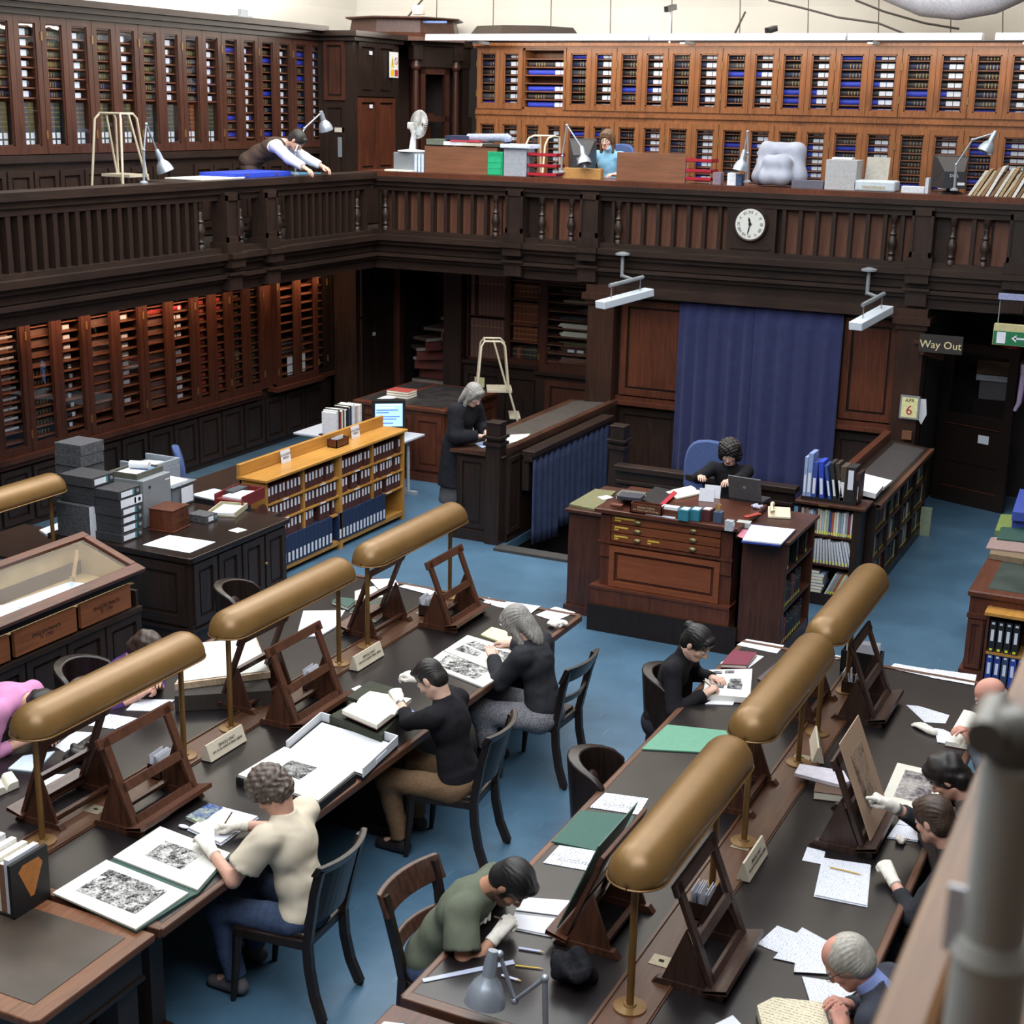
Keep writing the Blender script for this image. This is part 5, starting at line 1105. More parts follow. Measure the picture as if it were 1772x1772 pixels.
# binders standing in a trough on the low bookcase
t = thing('book_trough','black book trough on the low bookcase holding binders','book trough',(-3.32,13.37,1.031)); MB().box(0,0,0,.53,.24,.03).box(0,.22,.03,.53,.24,.18).box(.51,0,.03,.53,.24,.25).build('trough', BLACK, t)
bs = [('#8b9cc0',.03,.38,0,'pale blue'),('#7f92bd',.045,.42,0,'tall pale blue'),('#33478f',.045,.34,0,'blue'),('#2a45b5',.045,.35,.03,'bright blue'),('#2f4a8c',.03,.32,.06,'slim blue leaning'),('#2a2928',.035,.35,.06,'black leaning'),('#3a302a',.035,.35,.07,'dark brown leaning'),('#4a3e36',.055,.33,0,'brown'),('#242324',.085,.33,0,'thick black lever arch'),('#3a2424',.04,.28,.0,'dark red')]
x = -3.31
for cc,wd,h,ln,nm in bs:
    o = MB().add([(0,0,0),(wd,0,0),(wd,.2,0),(0,.2,0),(-ln,0,h),(wd-ln,0,h),(wd-ln,.2,h),(-ln,.2,h)],[(3,2,1,0),(4,5,6,7),(0,1,5,4),(1,2,6,5),(2,3,7,6),(3,0,4,7)])
    a,b = (.1,.55) if 'lever' not in nm else (.35,.92)
    o.add([(wd*.2-ln*a,-.002,h*a),(wd*.8-ln*a,-.002,h*a),(wd*.8-ln*b,-.002,h*b),(wd*.2-ln*b,-.002,h*b)],[(0,1,2,3)],1); o = o.build('ring_binder',[plain(cc,.5), LABEL]); o.location = (x+ln,13.385,1.062); x += wd+.004+(ln*.25); tag(o,f'{nm} binder standing in the trough on low bookcase','binder','binders in the trough')
    if 'red' in nm: text('LANGUAGE','lettering',frameM((wd*.5,-.003,h*.33),(0,0,1),(-1,0,0)),.028,plain('#a02030',.6),o,.0003)
t = thing('long_bookcase','long low dark bookcase with sloping leather top beside the passage','bookcase',(-2.66,13.72,0)); L = 2.75
MB().box(-.45,0,0,-.42,L,.95).box(-.45,0,.0,0,L,.1).box(-.45,0,0,0,.04,.98).box(-.45,L-.04,0,0,L,.98).build('carcass', W_DARK, t)
for y in (.68,1.37,2.06): MB().box(-.43,y-.02,.1,0,y+.02,.95).build('upright', W_DARK, t)
for z in (.38,.66): MB().box(-.43,.03,z-.02,-.005,L-.03,z).build('shelf', W_CASE, t)
MB().add([(-.45,-.02,1.0),(.03,-.02,.95),(.03,L+.02,.95),(-.45,L+.02,1.0),(-.45,-.02,1.03),(.03,-.02,.98),(.03,L+.02,.98),(-.45,L+.02,1.03)],[(3,2,1,0),(4,5,6,7),(0,1,5,4),(1,2,6,5),(2,3,7,6),(3,0,4,7)]).build('sloping_top', W_DARKH, t)
MB().add([(-.38,.1,1.026),(-.04,.1,.992),(-.04,L-.1,.992),(-.38,L-.1,1.026)],[(0,1,2,3)]).build('leather_strip', plain('#3f3b3c',.5,0,.4,.1,8), t)
MB().box(-.53,-.0,1.0,-.45,L+.02,1.13).build('back_rail', W_RED, t, bevel=.006); MB().box(.0,-.02,.94,.045,L+.02,.985).build('front_lip', W_EDGE, t)
for row,z in enumerate((.101,.381,.661)):
    for k in range(40):
        y = .06+.066*k
        if y > L-.1 or any(abs(y+.03-u) < .055 for u in (.68,1.37,2.06)) or rnd.random() < .12: continue
        cc = rnd.choice(['#26221f','#2f2722','#3a2e26','#1f1e22','#4a4540','#8a7f60','#6f2a25','#aab09a','#b5b2a8','#40352c']); h = rnd.uniform(.17,.235)
        o = MB().box(-.2,0,0,0,.052,h).box(0,.012,.012,.001,.04,.035,1).build('book',[plain(cc,.5), plain('#d5d044',.6)]); o.location = (-2.69,13.72+y,z); tag(o,f'reference volume, {ORD[k]} along the {("bottom","middle","top")[row]} shelf of the long low bookcase','book','reference volumes in the long low bookcase')
o = MB().prism([(-.43,.06),(-.03,.04),(-.04,.42),(-.4,.5)],.0,.05).prism([(-.42,.45),(-.03,.4),(-.02,.75),(-.4,.78)],0,.03).build('paper_pile', WHITE); o.matrix_world = Matrix.Translation((-2.66,13.72,1.022)) @ Matrix.Rotation(R(5.9),4,'Y'); tag(o,'white papers at near end of the long low bookcase top','papers')
o = MB().box(-.12,-.02,0,.0,.02,.33).build('magazine_box', plain('#8d9a80',.6)); o.location = (-2.55,16.35,.0); tag(o,'pale green pamphlet box at far end of the long bookcase','box')
# right hand desk with leather top and oak lined shelves
GXa, GYa, GH = -1.5, 12.05, .80
t = thing('leather_topped_desk','mahogany desk with green leather top and shelves at right edge','desk',(GXa,GYa,0))
MB().box(-.02,-.03,GH-.05,2.0,1.15,GH).build('desk_top', W_REDH, t, bevel=.01); MB().box(.12,.1,GH-.001,1.9,1.05,GH+.003).build('leather_inset', plain('#333e3a',.4,0,.5,.35,4), t)
MB().box(.0,0,.0,.14,.9,GH-.05).box(-.03,-.03,0,.17,.9,.1).box(-.01,-.015,.56,.15,.02,.6).box(.14,0,GH-.12,1.9,.04,GH-.05).build('pedestal', W_RED, t); panel(t, T(.07,0,.12), .12,.42, W_RED,.02,.03)
t = thing('oak_shelf_unit','oak topped shelf unit of black and blue binders under right desk','bookcase',(GXa+.17,GYa-.16,0)); MB().box(0,0,0,.02,.3,.66).box(1.2,0,0,1.22,.3,.66).box(0,.28,0,1.2,.3,.66).box(0,0,0,1.22,.3,.05).build('carcass', W_RED, t); MB().box(-.02,-.03,.66,1.25,.32,.685).build('unit_top', W_OAK, t); MB().box(.02,.0,.32,1.2,.28,.34).build('shelf', W_OAK, t)
for row,(z,n) in enumerate(((.341,13),(.051,13))):
    for k in range(n):
        ln = 0 if k < 4 or row else .05; wd = .05; h = .27; cc = '#1f1f22' if row == 0 else ['#2b3f8c','#2a3a80','#32415f','#2f46a0'][k%4]
        o = MB().add([(0,0,0),(wd,0,0),(wd,.22,0),(0,.22,0),(ln,0,h),(wd+ln,0,h),(wd+ln,.22,h),(ln,.22,h)],[(3,2,1,0),(4,5,6,7),(0,1,5,4),(1,2,6,5),(2,3,7,6),(3,0,4,7)])
        for a,b in ((.35,.72),(.88,.95)): o.add([(wd*.25+ln*a,-.002,h*a),(wd*.75+ln*a,-.002,h*a),(wd*.75+ln*b,-.002,h*b),(wd*.25+ln*b,-.002,h*b)],[(0,1,2,3)],1)
        if row == 0: o.box(wd*.25,-.002,.01,wd*.7,0,.03,2)
        o = o.build('ring_binder',[plain(cc,.5), LABEL, plain('#d8dc3a',.6)]); o.location = (GXa+.20+.062*k+(.03 if ln else 0),GYa-.15,z); tag(o,f'{("black","blue")[row]} binder, {ORD[k]} from the left in the shelf unit under right desk','binder','binders under the right desk')
sheet([(1700,1042),(1717,1038),(1733,1042),(1716,1049)],'small white card on the oak shelf unit at right',.685)
for k,(pts,cm,h,lab) in enumerate((([(1712,958),(1772,968),(1790,940),(1722,932)],plain('#75644f',.7),.05,'brown folder pile with dusky pink top on right desk'),([(1706,948),(1790,958),(1800,925),(1715,930)],plain('#8d7672',.7),.012,'dusky pink folder on the pile on right desk'),([(1725,932),(1800,940),(1810,915),(1732,912)],GREEN,.012,'dark green folder behind the pink one on right desk'))):
    sheet(pts,lab,GH+.003+(0,.052,.066)[k],cm,h,'folder','folder')
t = thing('side_table','dark table at right edge carrying green and blue boxes','table',(-1.05,13.6,0)); MB().box(-.45,-.3,.74,1.4,1.9,.78).build('table_top', W_DARKX, t)
for x in (-.4,1.3):
    for y in (-.25,1.8): MB().box(x-.04,y-.04,0,x+.04,y+.04,.74).build('leg', W_DARK, t)
sheet([(1722,918),(1790,926),(1800,892),(1732,890)],'olive green flat box on the dark table at right edge',.781,plain('#6a7a3f',.6),.05,'flat_box','box')
for k in range(3): sheet([(1752,912-13*k),(1800,916-13*k),(1810,880-13*k),(1765,872-13*k)],f'blue flat box, {("lowest","middle","top")[k]} of stack at right edge',.781+.09*k,plain('#3a4c9c',.5),.085,'flat_box','box')
# ------------------------------------------------------------------ chairs
def reading_chair(x, y, rz, label, style='panel', seatm=None, railm=None, arm=False):
    """front is +y"""
    t = thing('reading_chair', label, 'chair', (x,y,0), rz, 'dark wooden reading chairs'); m = W_CHAIR; rm = railm or m
    sm = seatm or plain('#231b19',.35,0,.5,.15,10)
    MB().prism([(-.19,-.2),(.19,-.2),(.225,.22),(.2,.245),(-.2,.245),(-.225,.22)],.40,.455).build('seat_frame', m, t, bevel=.008)
    MB().prism([(-.17,-.17),(.17,-.17),(.2,.2),(-.2,.2)],.45,.48).build('seat', sm, t, bevel=.014)
    for s in (-1,1):
        mb = MB(); P = [(s*.2,.215,.42),(s*.2,.225,.25),(s*.205,.25,.0)]
        mb.tube(P,[.026,.024,.016],8); mb.build('leg', m, t, smooth=50)
        mb = MB(); P = [Vector((s*.185,-.2,.46)),Vector((s*.185,-.21,.3)),Vector((s*.19,-.24,.15)),Vector((s*.2,-.29,.02))]
        for a,b in zip(P,P[1:]): mb.bar(a,b,.035,.05,(0,1,0))
        lg = mb.build('leg', m, t); MB().sphere((s*.2,-.295,.018),.018).build('caster', BLACK, lg)
        mb = MB(); P = [Vector((s*.18,-.2,.44)),Vector((s*.19,-.23,.6)),Vector((s*.205,-.26,.75)),Vector((s*.21,-.30,.9))]
        for a,b in zip(P,P[1:]): mb.bar(a,b,.035,.045,(0,1,0))
        if style != 'tub': mb.build('back_post', m, t)
    def rail(z0,z1,y0,y1,th,bow,mat,nm,w=.24):
        n = 10; mb = MB(); vs = []
        for k in range(n+1):
            u = -1+2*k/n; yy = -bow*(1-u*u)
            vs += [(u*w,y0+yy,z0),(u*w,y0+yy+th,z0),(u*w,y1+yy+th,z1),(u*w,y1+yy,z1)]
        fs = [(4*k+j,4*k+(j+1)%4,4*k+4+(j+1)%4,4*k+4+j) for k in range(n) for j in range(4)]+[(3,2,1,0),(4*n,4*n+1,4*n+2,4*n+3)]
        mb.add(vs, fs); return mb.build(nm, mat, t, bevel=.006)
    if style == 'rails':
        rail(.80,.92,-.27,-.32,.03,.05,rm,'top_rail',.25); rail(.62,.68,-.23,-.26,.025,.04,rm,'cross_rail',.19)
    elif style == 'panel':
        rail(.56,.90,-.21,-.30,.02,.06,m,'back_panel',.21); rail(.87,.93,-.29,-.325,.035,.06,rm,'top_rail',.24)
    else:   # rounded padded tub back
        n = 12; mb = MB(); vs = []
        for k in range(n+1):
            a = PI*(1+k/n); X = .24*math.cos(a); Y = -.05+.25*math.sin(a); zt = .78+.10*math.sin(PI*k/n)**.5
            vs += [(X,Y,.46),(X*.85,Y*.85,.46),(X*.85,Y*.85,zt),(X,Y-.04*math.sin(PI*k/n),zt)]
        fs = [(4*k+j,4*k+(j+1)%4,4*k+4+(j+1)%4,4*k+4+j) for k in range(n) for j in range(4)]+[(3,2,1,0),(4*n,4*n+1,4*n+2,4*n+3)]
        mb.add(vs, fs); mb.build('tub_back', rm, t, smooth=60, bevel=.01)
        MB().sphere((0,-.2,.62),.16,.05,.14,12,8).build('pad', plain('#33211f',.4,0,.5,.1), t, smooth=180)
    return t
reading_chair(-3.95,5.67,PI/2+.05,'dark panel backed chair under the man in cream t-shirt')
reading_chair(-3.92,7.44,PI/2+.1,'dark panel backed chair under the man in black sweater')
reading_chair(-3.92,8.76,PI/2-.05,'dark chair with two back rails under grey haired woman reading','rails')
reading_chair(-2.92,5.60,-PI/2-.1,'brown railed chair with green leather seat under man in green shirt','rails',plain('#1f4a3d',.3,0,.5,.1,10),W_CHAIRB)
reading_chair(-2.90,8.95,-PI/2,'round backed padded chair under the woman in black turtleneck','tub')
reading_chair(-2.80,7.45,-PI/2+.1,'empty round backed padded chair pushed to the right table','tub')
reading_chair(-6.50,7.12,-PI/2,'dark round backed chair under the woman in purple','tub')
reading_chair(-6.60,9.05,-PI/2+.2,'dark tub chair with pinkish pad beyond the big ledger','tub')
reading_chair(-6.55,6.3,-PI/2,'dark chair behind the bending woman in pink','panel')
reading_chair(-.72,8.85,PI/2,'chair under the bald man at right edge','panel')
reading_chair(-.70,7.0,PI/2,'chair under the man pointing at the print','panel')
reading_chair(-.66,7.75,PI/2,'chair under the person writing beside the pointing man','panel')
reading_chair(-.72,5.55,PI/2,'chair under the old man with grey hair','panel')

# ------------------------------------------------------------------ people: smooth blended volumes turned into one continuous surface
def nets(F, o, h):
    s = F < 0; nx, ny, nz = F.shape
    c = [s[i:nx-1+i, j:ny-1+j, k:nz-1+k] for i in (0,1) for j in (0,1) for k in (0,1)]
    cnt = sum(a.astype(np.int8) for a in c); act = (cnt > 0) & (cnt < 8)
    idx = np.full(act.shape, -1, np.int64); n = int(act.sum()); idx[act] = np.arange(n)
    I = np.argwhere(act); P = np.zeros((n,3)); W = np.zeros(n)
    offs = [(i,j,k) for i in (0,1) for j in (0,1) for k in (0,1)]
    V = [F[I[:,0]+a, I[:,1]+b, I[:,2]+d] for a,b,d in offs]
    for a in range(8):
        for b in range(a+1,8):
            df = [offs[b][q]-offs[a][q] for q in range(3)]
            if sum(abs(q) for q in df) != 1: continue
            va, vb = V[a], V[b]; m = (va < 0) != (vb < 0); t = np.where(m, va/np.where(m, va-vb, 1), 0)
            for q in range(3): P[:,q] += np.where(m, offs[a][q]+t*df[q], 0)
            W += m
    P = (P/W[:,None]+I)*h+np.array(o)
    Q = []
    for ax in range(3):
        sl0 = [slice(None)]*3; sl1 = [slice(None)]*3; sl0[ax] = slice(0,-1); sl1[ax] = slice(1,None)
        e = s[tuple(sl0)] != s[tuple(sl1)]; J = np.argwhere(e); u, v = [(1,2),(2,0),(0,1)][ax]
        J = J[(J[:,u] > 0) & (J[:,v] > 0) & (J[:,u] < F.shape[u]-1) & (J[:,v] < F.shape[v]-1)]
        if not len(J): continue
        def at(du,dv):
            K = J.copy(); K[:,u] += du; K[:,v] += dv; return idx[K[:,0],K[:,1],K[:,2]]
        q = np.stack([at(-1,-1),at(0,-1),at(0,0),at(-1,0)],1); fl = s[J[:,0],J[:,1],J[:,2]]
        q[~fl] = q[~fl][:,::-1]; Q.append(q)
    return P, np.concatenate(Q)
class Body:
    def __init__(s): s.p = []
    def cap(s, a, b, ra, rb=None, k=.02, cut=None, op='u'):
        s.p.append(('c', np.array(a,float), np.array(b,float), ra, ra if rb is None else rb, k, cut, op)); return s
    def el(s, c, r, M=None, k=.02, op='u', plane=None):
        s.p.append(('e', np.array(c,float), np.array(r,float), np.eye(3) if M is None else np.array(M), k, plane, op)); return s
    def field(s, h, warp=None):
        lo = np.full(3,9.); hi = np.full(3,-9.); bx = []
        for p in s.p:
            if p[0] == 'c': m = max(p[3],p[4]); l = np.minimum(p[1],p[2])-m; u = np.maximum(p[1],p[2])+m; k = p[5]
            else: m = np.abs(p[3])@p[2]; l = p[1]-m; u = p[1]+m; k = p[4]
            bx.append((l-k-2*h-.012, u+k+2*h+.012))
            if p[-1] == 'u': lo = np.minimum(lo,l); hi = np.maximum(hi,u)
        lo -= 3*h+.015; hi += 3*h+.015; n = np.ceil((hi-lo)/h).astype(int)+1
        F = np.full(n, .2)
        for p,(l,u) in zip(s.p,bx):
            i0 = np.clip(np.floor((l-lo)/h).astype(int),0,n); i1 = np.clip(np.ceil((u-lo)/h).astype(int)+1,0,n)
            if (i1 <= i0).any(): continue
            ax = [lo[q]+h*np.arange(i0[q],i1[q]) for q in range(3)]
            X = np.stack(np.meshgrid(*ax, indexing='ij'),-1)
            if p[0] == 'c':
                a,b = p[1],p[2]; d = b-a; L = d@d; t = np.clip(((X-a)@d)/max(L,1e-9),0,1)
                D = np.linalg.norm(X-(a+t[...,None]*d),axis=-1)-(p[3]+(p[4]-p[3])*t)
                if p[6]: D = np.maximum(D, (X-b)@(d/math.sqrt(max(L,1e-9)))-(0 if p[6] is True else p[6]))
                k = p[5]
            else:
                Y = (X-p[1])@p[3]; k0 = np.linalg.norm(Y/p[2],axis=-1); k1 = np.linalg.norm(Y/p[2]**2,axis=-1); D = k0*(k0-1)/np.maximum(k1,1e-6); k = p[4]
                if p[5] is not None: D = np.maximum(D, X@np.array(p[5][:3])-p[5][3])
            S = tuple(slice(i0[q],i1[q]) for q in range(3)); G = F[S]
            if p[-1] == 'u': hh = np.clip(.5+.5*(D-G)/k,0,1); F[S] = D*(1-hh)+G*hh-k*hh*(1-hh)
            else: hh = np.clip(.5-.5*(G+D)/k,0,1); F[S] = G*(1-hh)-D*hh+k*hh*(1-hh)
        if warp is not None:
            ax = [lo[q]+h*np.arange(n[q]) for q in range(3)]; X = np.stack(np.meshgrid(*ax, indexing='ij'),-1); F = F+warp(X)
        return F, lo
    def mesh(s, h, warp=None):
        F, lo = s.field(h, warp); return nets(F, lo, h)
def mk(name, PQ, mats, parent, mi=None):
    P, Q = PQ; me = bpy.data.meshes.new(name)
    me.vertices.add(len(P)); me.vertices.foreach_set('co', P.astype(np.float32).ravel())
    me.loops.add(len(Q)*4); me.loops.foreach_set('vertex_index', Q.astype(np.int32).ravel())
    me.polygons.add(len(Q)); me.polygons.foreach_set('loop_start', np.arange(0,len(Q)*4,4,dtype=np.int32)); 
    for m in mats: me.materials.append(m)
    if mi is not None: me.polygons.foreach_set('material_index', mi.astype(np.int32))
    me.polygons.foreach_set('use_smooth', np.ones(len(Q),bool)); me.update(calc_edges=True); me.validate()
    o = bpy.data.objects.new(name, me); COL.objects.link(o); o.parent = parent; return o
def join(parts):
    P = []; Q = []; M = []; b = 0
    for (p,q),m in parts:
        P.append(p); Q.append(q+b); M.append(m if isinstance(m,np.ndarray) else np.full(len(q),m)); b += len(p)
    return (np.concatenate(P),np.concatenate(Q)), np.concatenate(M)
def nrm(v): v = np.array(v,float); return v/np.linalg.norm(v)
def rotx(a): c,s = math.cos(a),math.sin(a); return np.array([[1,0,0],[0,c,-s],[0,s,c]])
def rotz(a): c,s = math.cos(a),math.sin(a); return np.array([[c,-s,0],[s,c,0],[0,0,1]])
def roty(a): c,s = math.cos(a),math.sin(a); return np.array([[c,0,s],[0,1,0],[-s,0,c]])
def ik(a, b, l1, l2, pole):
    a = np.array(a,float); b = np.array(b,float); d = b-a; L = np.linalg.norm(d); u = d/L
    if L > (l1+l2)*.995: b = a+u*(l1+l2)*.995; L = (l1+l2)*.995
    x = (l1*l1-l2*l2+L*L)/(2*L); hgt = math.sqrt(max(l1*l1-x*x,0)); p = np.array(pole,float); p = p-u*(p@u); p = nrm(p)
    return a+u*x+p*hgt, b
POSE = {'flat':((8,14,8),)*4, 'rest':((22,30,15),)*4, 'hold':((42,50,25),)*4, 'fist':((75,95,55),)*4, 'pen':((40,55,25),(48,60,30),(58,70,35),(65,75,40)), 'point':((6,8,4),(65,90,50),(75,95,55),(78,95,55))}
def hand(w, d, dorsal, side, pose='rest', grow=0, s=1.0):
    """w wrist, d finger direction, dorsal = back of the hand, side: +1 thumb towards +x of the hand frame"""
    y = nrm(d); z = np.array(dorsal,float); z = nrm(z-y*(z@y)); x = np.cross(y,z); M = np.stack([x,y,z],1)
    B = Body(); T_ = lambda p: M@(np.array(p,float)*s)+np.array(w)
    xs = [side*.030, side*.010, -side*.010, -side*.028]; ln = [.072,.080,.074,.058]; my = [.088,.092,.088,.080]
    for i in range(4):
        B.cap(T_((xs[i]*.6,.0,0)), T_((xs[i],my[i],.002)), .0155*s+grow, .0125*s+grow, k=.012)
    B.cap(T_((0,-.03,0)), T_((0,.02,0)), .023*s+grow, .024*s+grow, k=.015)
    B.cap(T_((side*.012,.015,-.008)), T_((side*.034,.048,-.014)), .016*s+grow, .0125*s+grow, k=.012)
    for i in range(4):
        p = np.array([xs[i],my[i],.002]); a = 0; sp = xs[i]*.9
        for j,fr in enumerate((.45,.30,.25)):
            a += R(POSE[pose][i][j]); L = ln[i]*fr; q = p+np.array([sp*.35*L/ .03*.1, L*math.cos(a), -L*math.sin(a)])
            B.cap(T_(p), T_(q), (.0092-.0007*j)*s+grow, (.0085-.0008*j)*s+grow, k=.0035); p = q
    tw = {'flat':(.055,.082,-.012),'rest':(.048,.085,-.022),'hold':(.036,.09,-.034),'fist':(.018,.078,-.04),'pen':(.03,.096,-.036),'point':(.014,.078,-.042)}[pose]
    q0 = (side*.034,.048,-.014); q1 = (side*(.034+tw[0])/2+side*.006,.068,-.018+tw[2]*.2); 
    B.cap(T_(q0), T_(q1), .0122*s+grow, .011*s+grow, k=.005).cap(T_(q1), T_((side*tw[0],tw[1]+.012,tw[2])), .011*s+grow, .0085*s+grow, k=.005)
    return B.mesh(.0045), T_
SK = {n: plain(c,.55,0,.35,.06,25,.02,'skin_'+n) for n,c in (('fair','#c99a86'),('pale','#cda694'),('ruddy','#c48d7c'),('tan','#a87a62'))}
for m_ in SK.values(): m_.node_tree.nodes['Principled BSDF'].inputs['Subsurface Weight'].default_value = .0
LIP = {n: plain(c,.5,0,.4,.05,25,0,'lips_'+n) for n,c in (('fair','#a9665c'),('pale','#ab6d66'),('ruddy','#9d6058'),('tan','#84524a'))}
EYEW = plain('#c9c3bd',.3,0,.5,.02,10,0,'eye_white'); EYEI = plain('#2a2019',.25,0,.6,.02,10,0,'eye_iris')
def hairmat(name, d, l):
    m = wood('hair_'+name, d, l, .5, 'Z', 9, .45, 9); m.node_tree.nodes['Principled BSDF'].inputs['Roughness'].default_value = .5; return m
HR = {'grey': hairmat('grey','#6d6a66','#a5a19b'), 'brown': hairmat('brown','#2e211a','#4f3a2d'), 'dark': hairmat('dark','#14100f','#2a2321'), 'black': hairmat('black','#0f0d0d','#211c1c'), 'white': hairmat('white','#8f8a80','#c1bbb0'), 'light brown': hairmat('light','#4a3525','#76583c'), 'grey brown': hairmat('greybrown','#463b34','#6f6258')}
JEAN = plain('#3b4862',.85,0,.2,.2,40,.1,'denim'); CORD = plain('#6d5640',.85,0,.2,.15,60,.1,'corduroy'); DTR = plain('#24242a',.85,0,.2,.15,40,.05,'dark_trousers'); CHECK = plain('#77767c',.9,0,.2,.45,90,0,'checked_skirt'); SHOE = plain('#2a2423',.45,0,.4,.1,20,0,'shoe_leather'); TRAIN = plain('#565458',.7,0,.3,.1,20,0,'grey_trainer')
PEOPLE = {}
def person(label, x, y, rz, top, bottom, skin='fair', hair=('brown','short'), hz=.50, lean=20, nlean=40, hpitch=35, hyaw=0, hroll=0, armL=None, armR=None, handL='rest', handR='rest', sleeve=1.0, gloves=False,
           seated=True, feet=(.25,.10), spread=.12, st=1.0, glasses=False, beard=False, collar=None, vest=None, skirt=None, shoe=SHOE, legs=True, floor=0, poleL=None, poleR=None, dorsL=(0,0,1), dorsR=(0,0,1), hdL=None, hdR=None, fat=1.0, wrinkle=.004, twist=0, loose=0, hemdrop=.0, watch=()):
    t = thing('person', label, 'person', (x,y,floor), rz, None); MS = SK[skin]; sk = [MS, LIP[skin], HR[hair[0]], plain('#6f5748',.7,0,.2,.1,40,0,'stubble') if beard else MS, EYEI]
    V = np.array
    l1, l2, l3 = R(lean*.55), R(lean), R(nlean); dv = lambda a: V([0,math.sin(a),math.cos(a)])
    P = V([0,0,hz]); Wt = P+dv(l1)*.19*st; Ch = Wt+dv(l2)*.20*st; Nb = Ch+dv(l2+R(6))*.15*st
    Rt = rotz(R(twist)); xx = Rt@V([1,0,0]); up2 = dv(l2)
    sh = [Nb-up2*.045+xx*sd*(.175*st)+V([0,.0,0]) for sd in (-1,1)]
    hd = Nb+dv(l3)*.115*st; Hm = rotz(R(hyaw))@rotx(-R(hpitch))@roty(R(hroll)); Hc = hd+Hm@V([0,.02,.055])
    tgt = [armL, armR]; el = []; wr = []
    for i,(tg,pl) in enumerate(((armL,poleL),(armR,poleR))):
        sd = (-1,1)[i]; tg = V(tg) if tg is not None else sh[i]+V([sd*.08,.1,-.5])
        e, w_ = ik(sh[i], tg, .285*st, .255*st, pl if pl is not None else (sd*.8,-.5,-.6)); el.append(e); wr.append(w_)
    hip = [P+V([sd*.09*fat,0,-.01]) for sd in (-1,1)]; kn = []; an = []
    for i in (0,1):
        sd = (-1,1)[i]; ft = feet[i] if isinstance(feet,(tuple,list)) else feet
        if seated:
            k_ = hip[i]+V([sd*spread*.5,.42*st,.0]); k_[2] = max(.47,hip[i][2]-.0); a_ = V([k_[0],ft,.085])
            d_ = a_-k_; a_ = k_+d_/np.linalg.norm(d_)*min(.42*st,np.linalg.norm(d_)); a_[2] = max(a_[2],.085)
        else: a_ = V([sd*.09,ft,.085]); k_, a_ = ik(hip[i], a_, .43*st, .42*st, (0,1,0))
        kn.append(k_); an.append(a_)
    # the bare figure: one continuous surface
    B = Body(); c = .95*fat
    B.el(P+V([0,-.01,.03]),(.15*c,.10*c,.11),k=.05).el(Wt,(.125*c,.085*c,.13),rotx(-l2),k=.05).el(Ch,(.145*c,.095*c,.15),Rt@rotx(-l2),k=.05)
    B.cap(sh[0],sh[1],.05,k=.04).cap(Nb-up2*.03,hd+Hm@V([0,-.012,-.01]),.056,.05,k=.03)
    for i in (0,1):
        B.cap(sh[i],el[i],.046,.037,k=.03).cap(el[i],wr[i],.039,.026,k=.02)
        if legs: B.cap(hip[i],kn[i],.075*c,.05,k=.04).cap(kn[i],an[i],.05,.033,k=.03).cap(an[i],an[i]+V([0,.13,-.045]),.035,.03,k=.02)
    parts = [(B.mesh(.0125),0)]
    # head
    H = Body(); T_ = lambda p: Hm@(V(p,float)*1.0)+Hc
    E_ = lambda c_,r_,**k: H.el(T_(c_),r_,Hm,**k)
    E_((0,-.014,.038),(.073,.093,.080)); E_((0,.022,-.03),(.060,.066,.078),k=.03); E_((0,.058,-.088),(.030,.026,.022),k=.03)
    for sd in (-1,1):
        H.cap(T_((sd*.046,-.01,-.06)),T_((sd*.02,.055,-.092)),.022,.018,k=.03); E_((sd*.038,.058,-.028),(.022,.02,.02),k=.02)
        E_((sd*.075,-.012,-.008),(.010,.019,.031),k=.008)
    H.cap(T_((-.036,.076,.020)),T_((.036,.076,.020)),.010,k=.016)
    for sd in (-1,1): H.el(T_((sd*.031,.098,.0)),(.014,.016,.010),Hm,k=.012,op='s')
    H.cap(T_((0,.085,.005)),T_((0,.106,-.034)),.0085,.0125,k=.012)
    for sd in (-1,1): H.cap(T_((sd*.011,.094,-.038)),T_((sd*.012,.088,-.038)),.008,k=.006)
    H.cap(T_((-.018,.084,-.062)),T_((.018,.084,-.062)),.0075,k=.006); H.cap(T_((-.014,.082,-.071)),T_((.014,.082,-.071)),.0075,k=.006)
    H.cap(T_((0,-.025,-.05)),Nb+V([0,0,.0]),.053,.058,k=.03)
    hp, hq = H.mesh(.0055); cen = ((hp[hq].mean(1))-Hc)@Hm; mi = np.zeros(len(hq),int)
    ax_, ay, az = abs(cen[:,0]),cen[:,1],cen[:,2]
    if beard: mi[(az < -.045)&(ay > -.02)&(ay < .2)&(az > -.13)] = 3; mi[(ax_ > .05)&(az < .0)&(az > -.06)&(ay > .005)&(ay < .035)] = 2
    mi[(ax_ < .023)&(ay > .078)&(az < -.056)&(az > -.076)] = 1
    mi[(ax_ > .013)&(ax_ < .047)&(ay > .06)&(az > .019)&(az < .029)] = 2
    mi[(ax_ > .022)&(ax_ < .041)&(ay > .06)&(az > -.006)&(az < .003)] = 4
    parts.append(((hp,hq),mi))
    hs = []
    for i in (0,1):
        pose = (handL,handR)[i]; dd = (hdL,hdR)[i]; fd = nrm(wr[i]-el[i]) if dd is None else nrm(dd); sd = 1 if i == 0 else -1
        m_, HT = hand(wr[i], fd, (dorsL,dorsR)[i], sd, pose, 0, st); parts.append((m_,0)); hs.append(HT)
    pq, mi = join(parts); bo = mk('body', pq, sk, t, mi)
    for sd in (-1,1):
        eo = MB().sphere(T_((sd*.031,.079,.001)),.0115,.0115,.0115,10,8).build('eye', EYEW, bo, smooth=180)
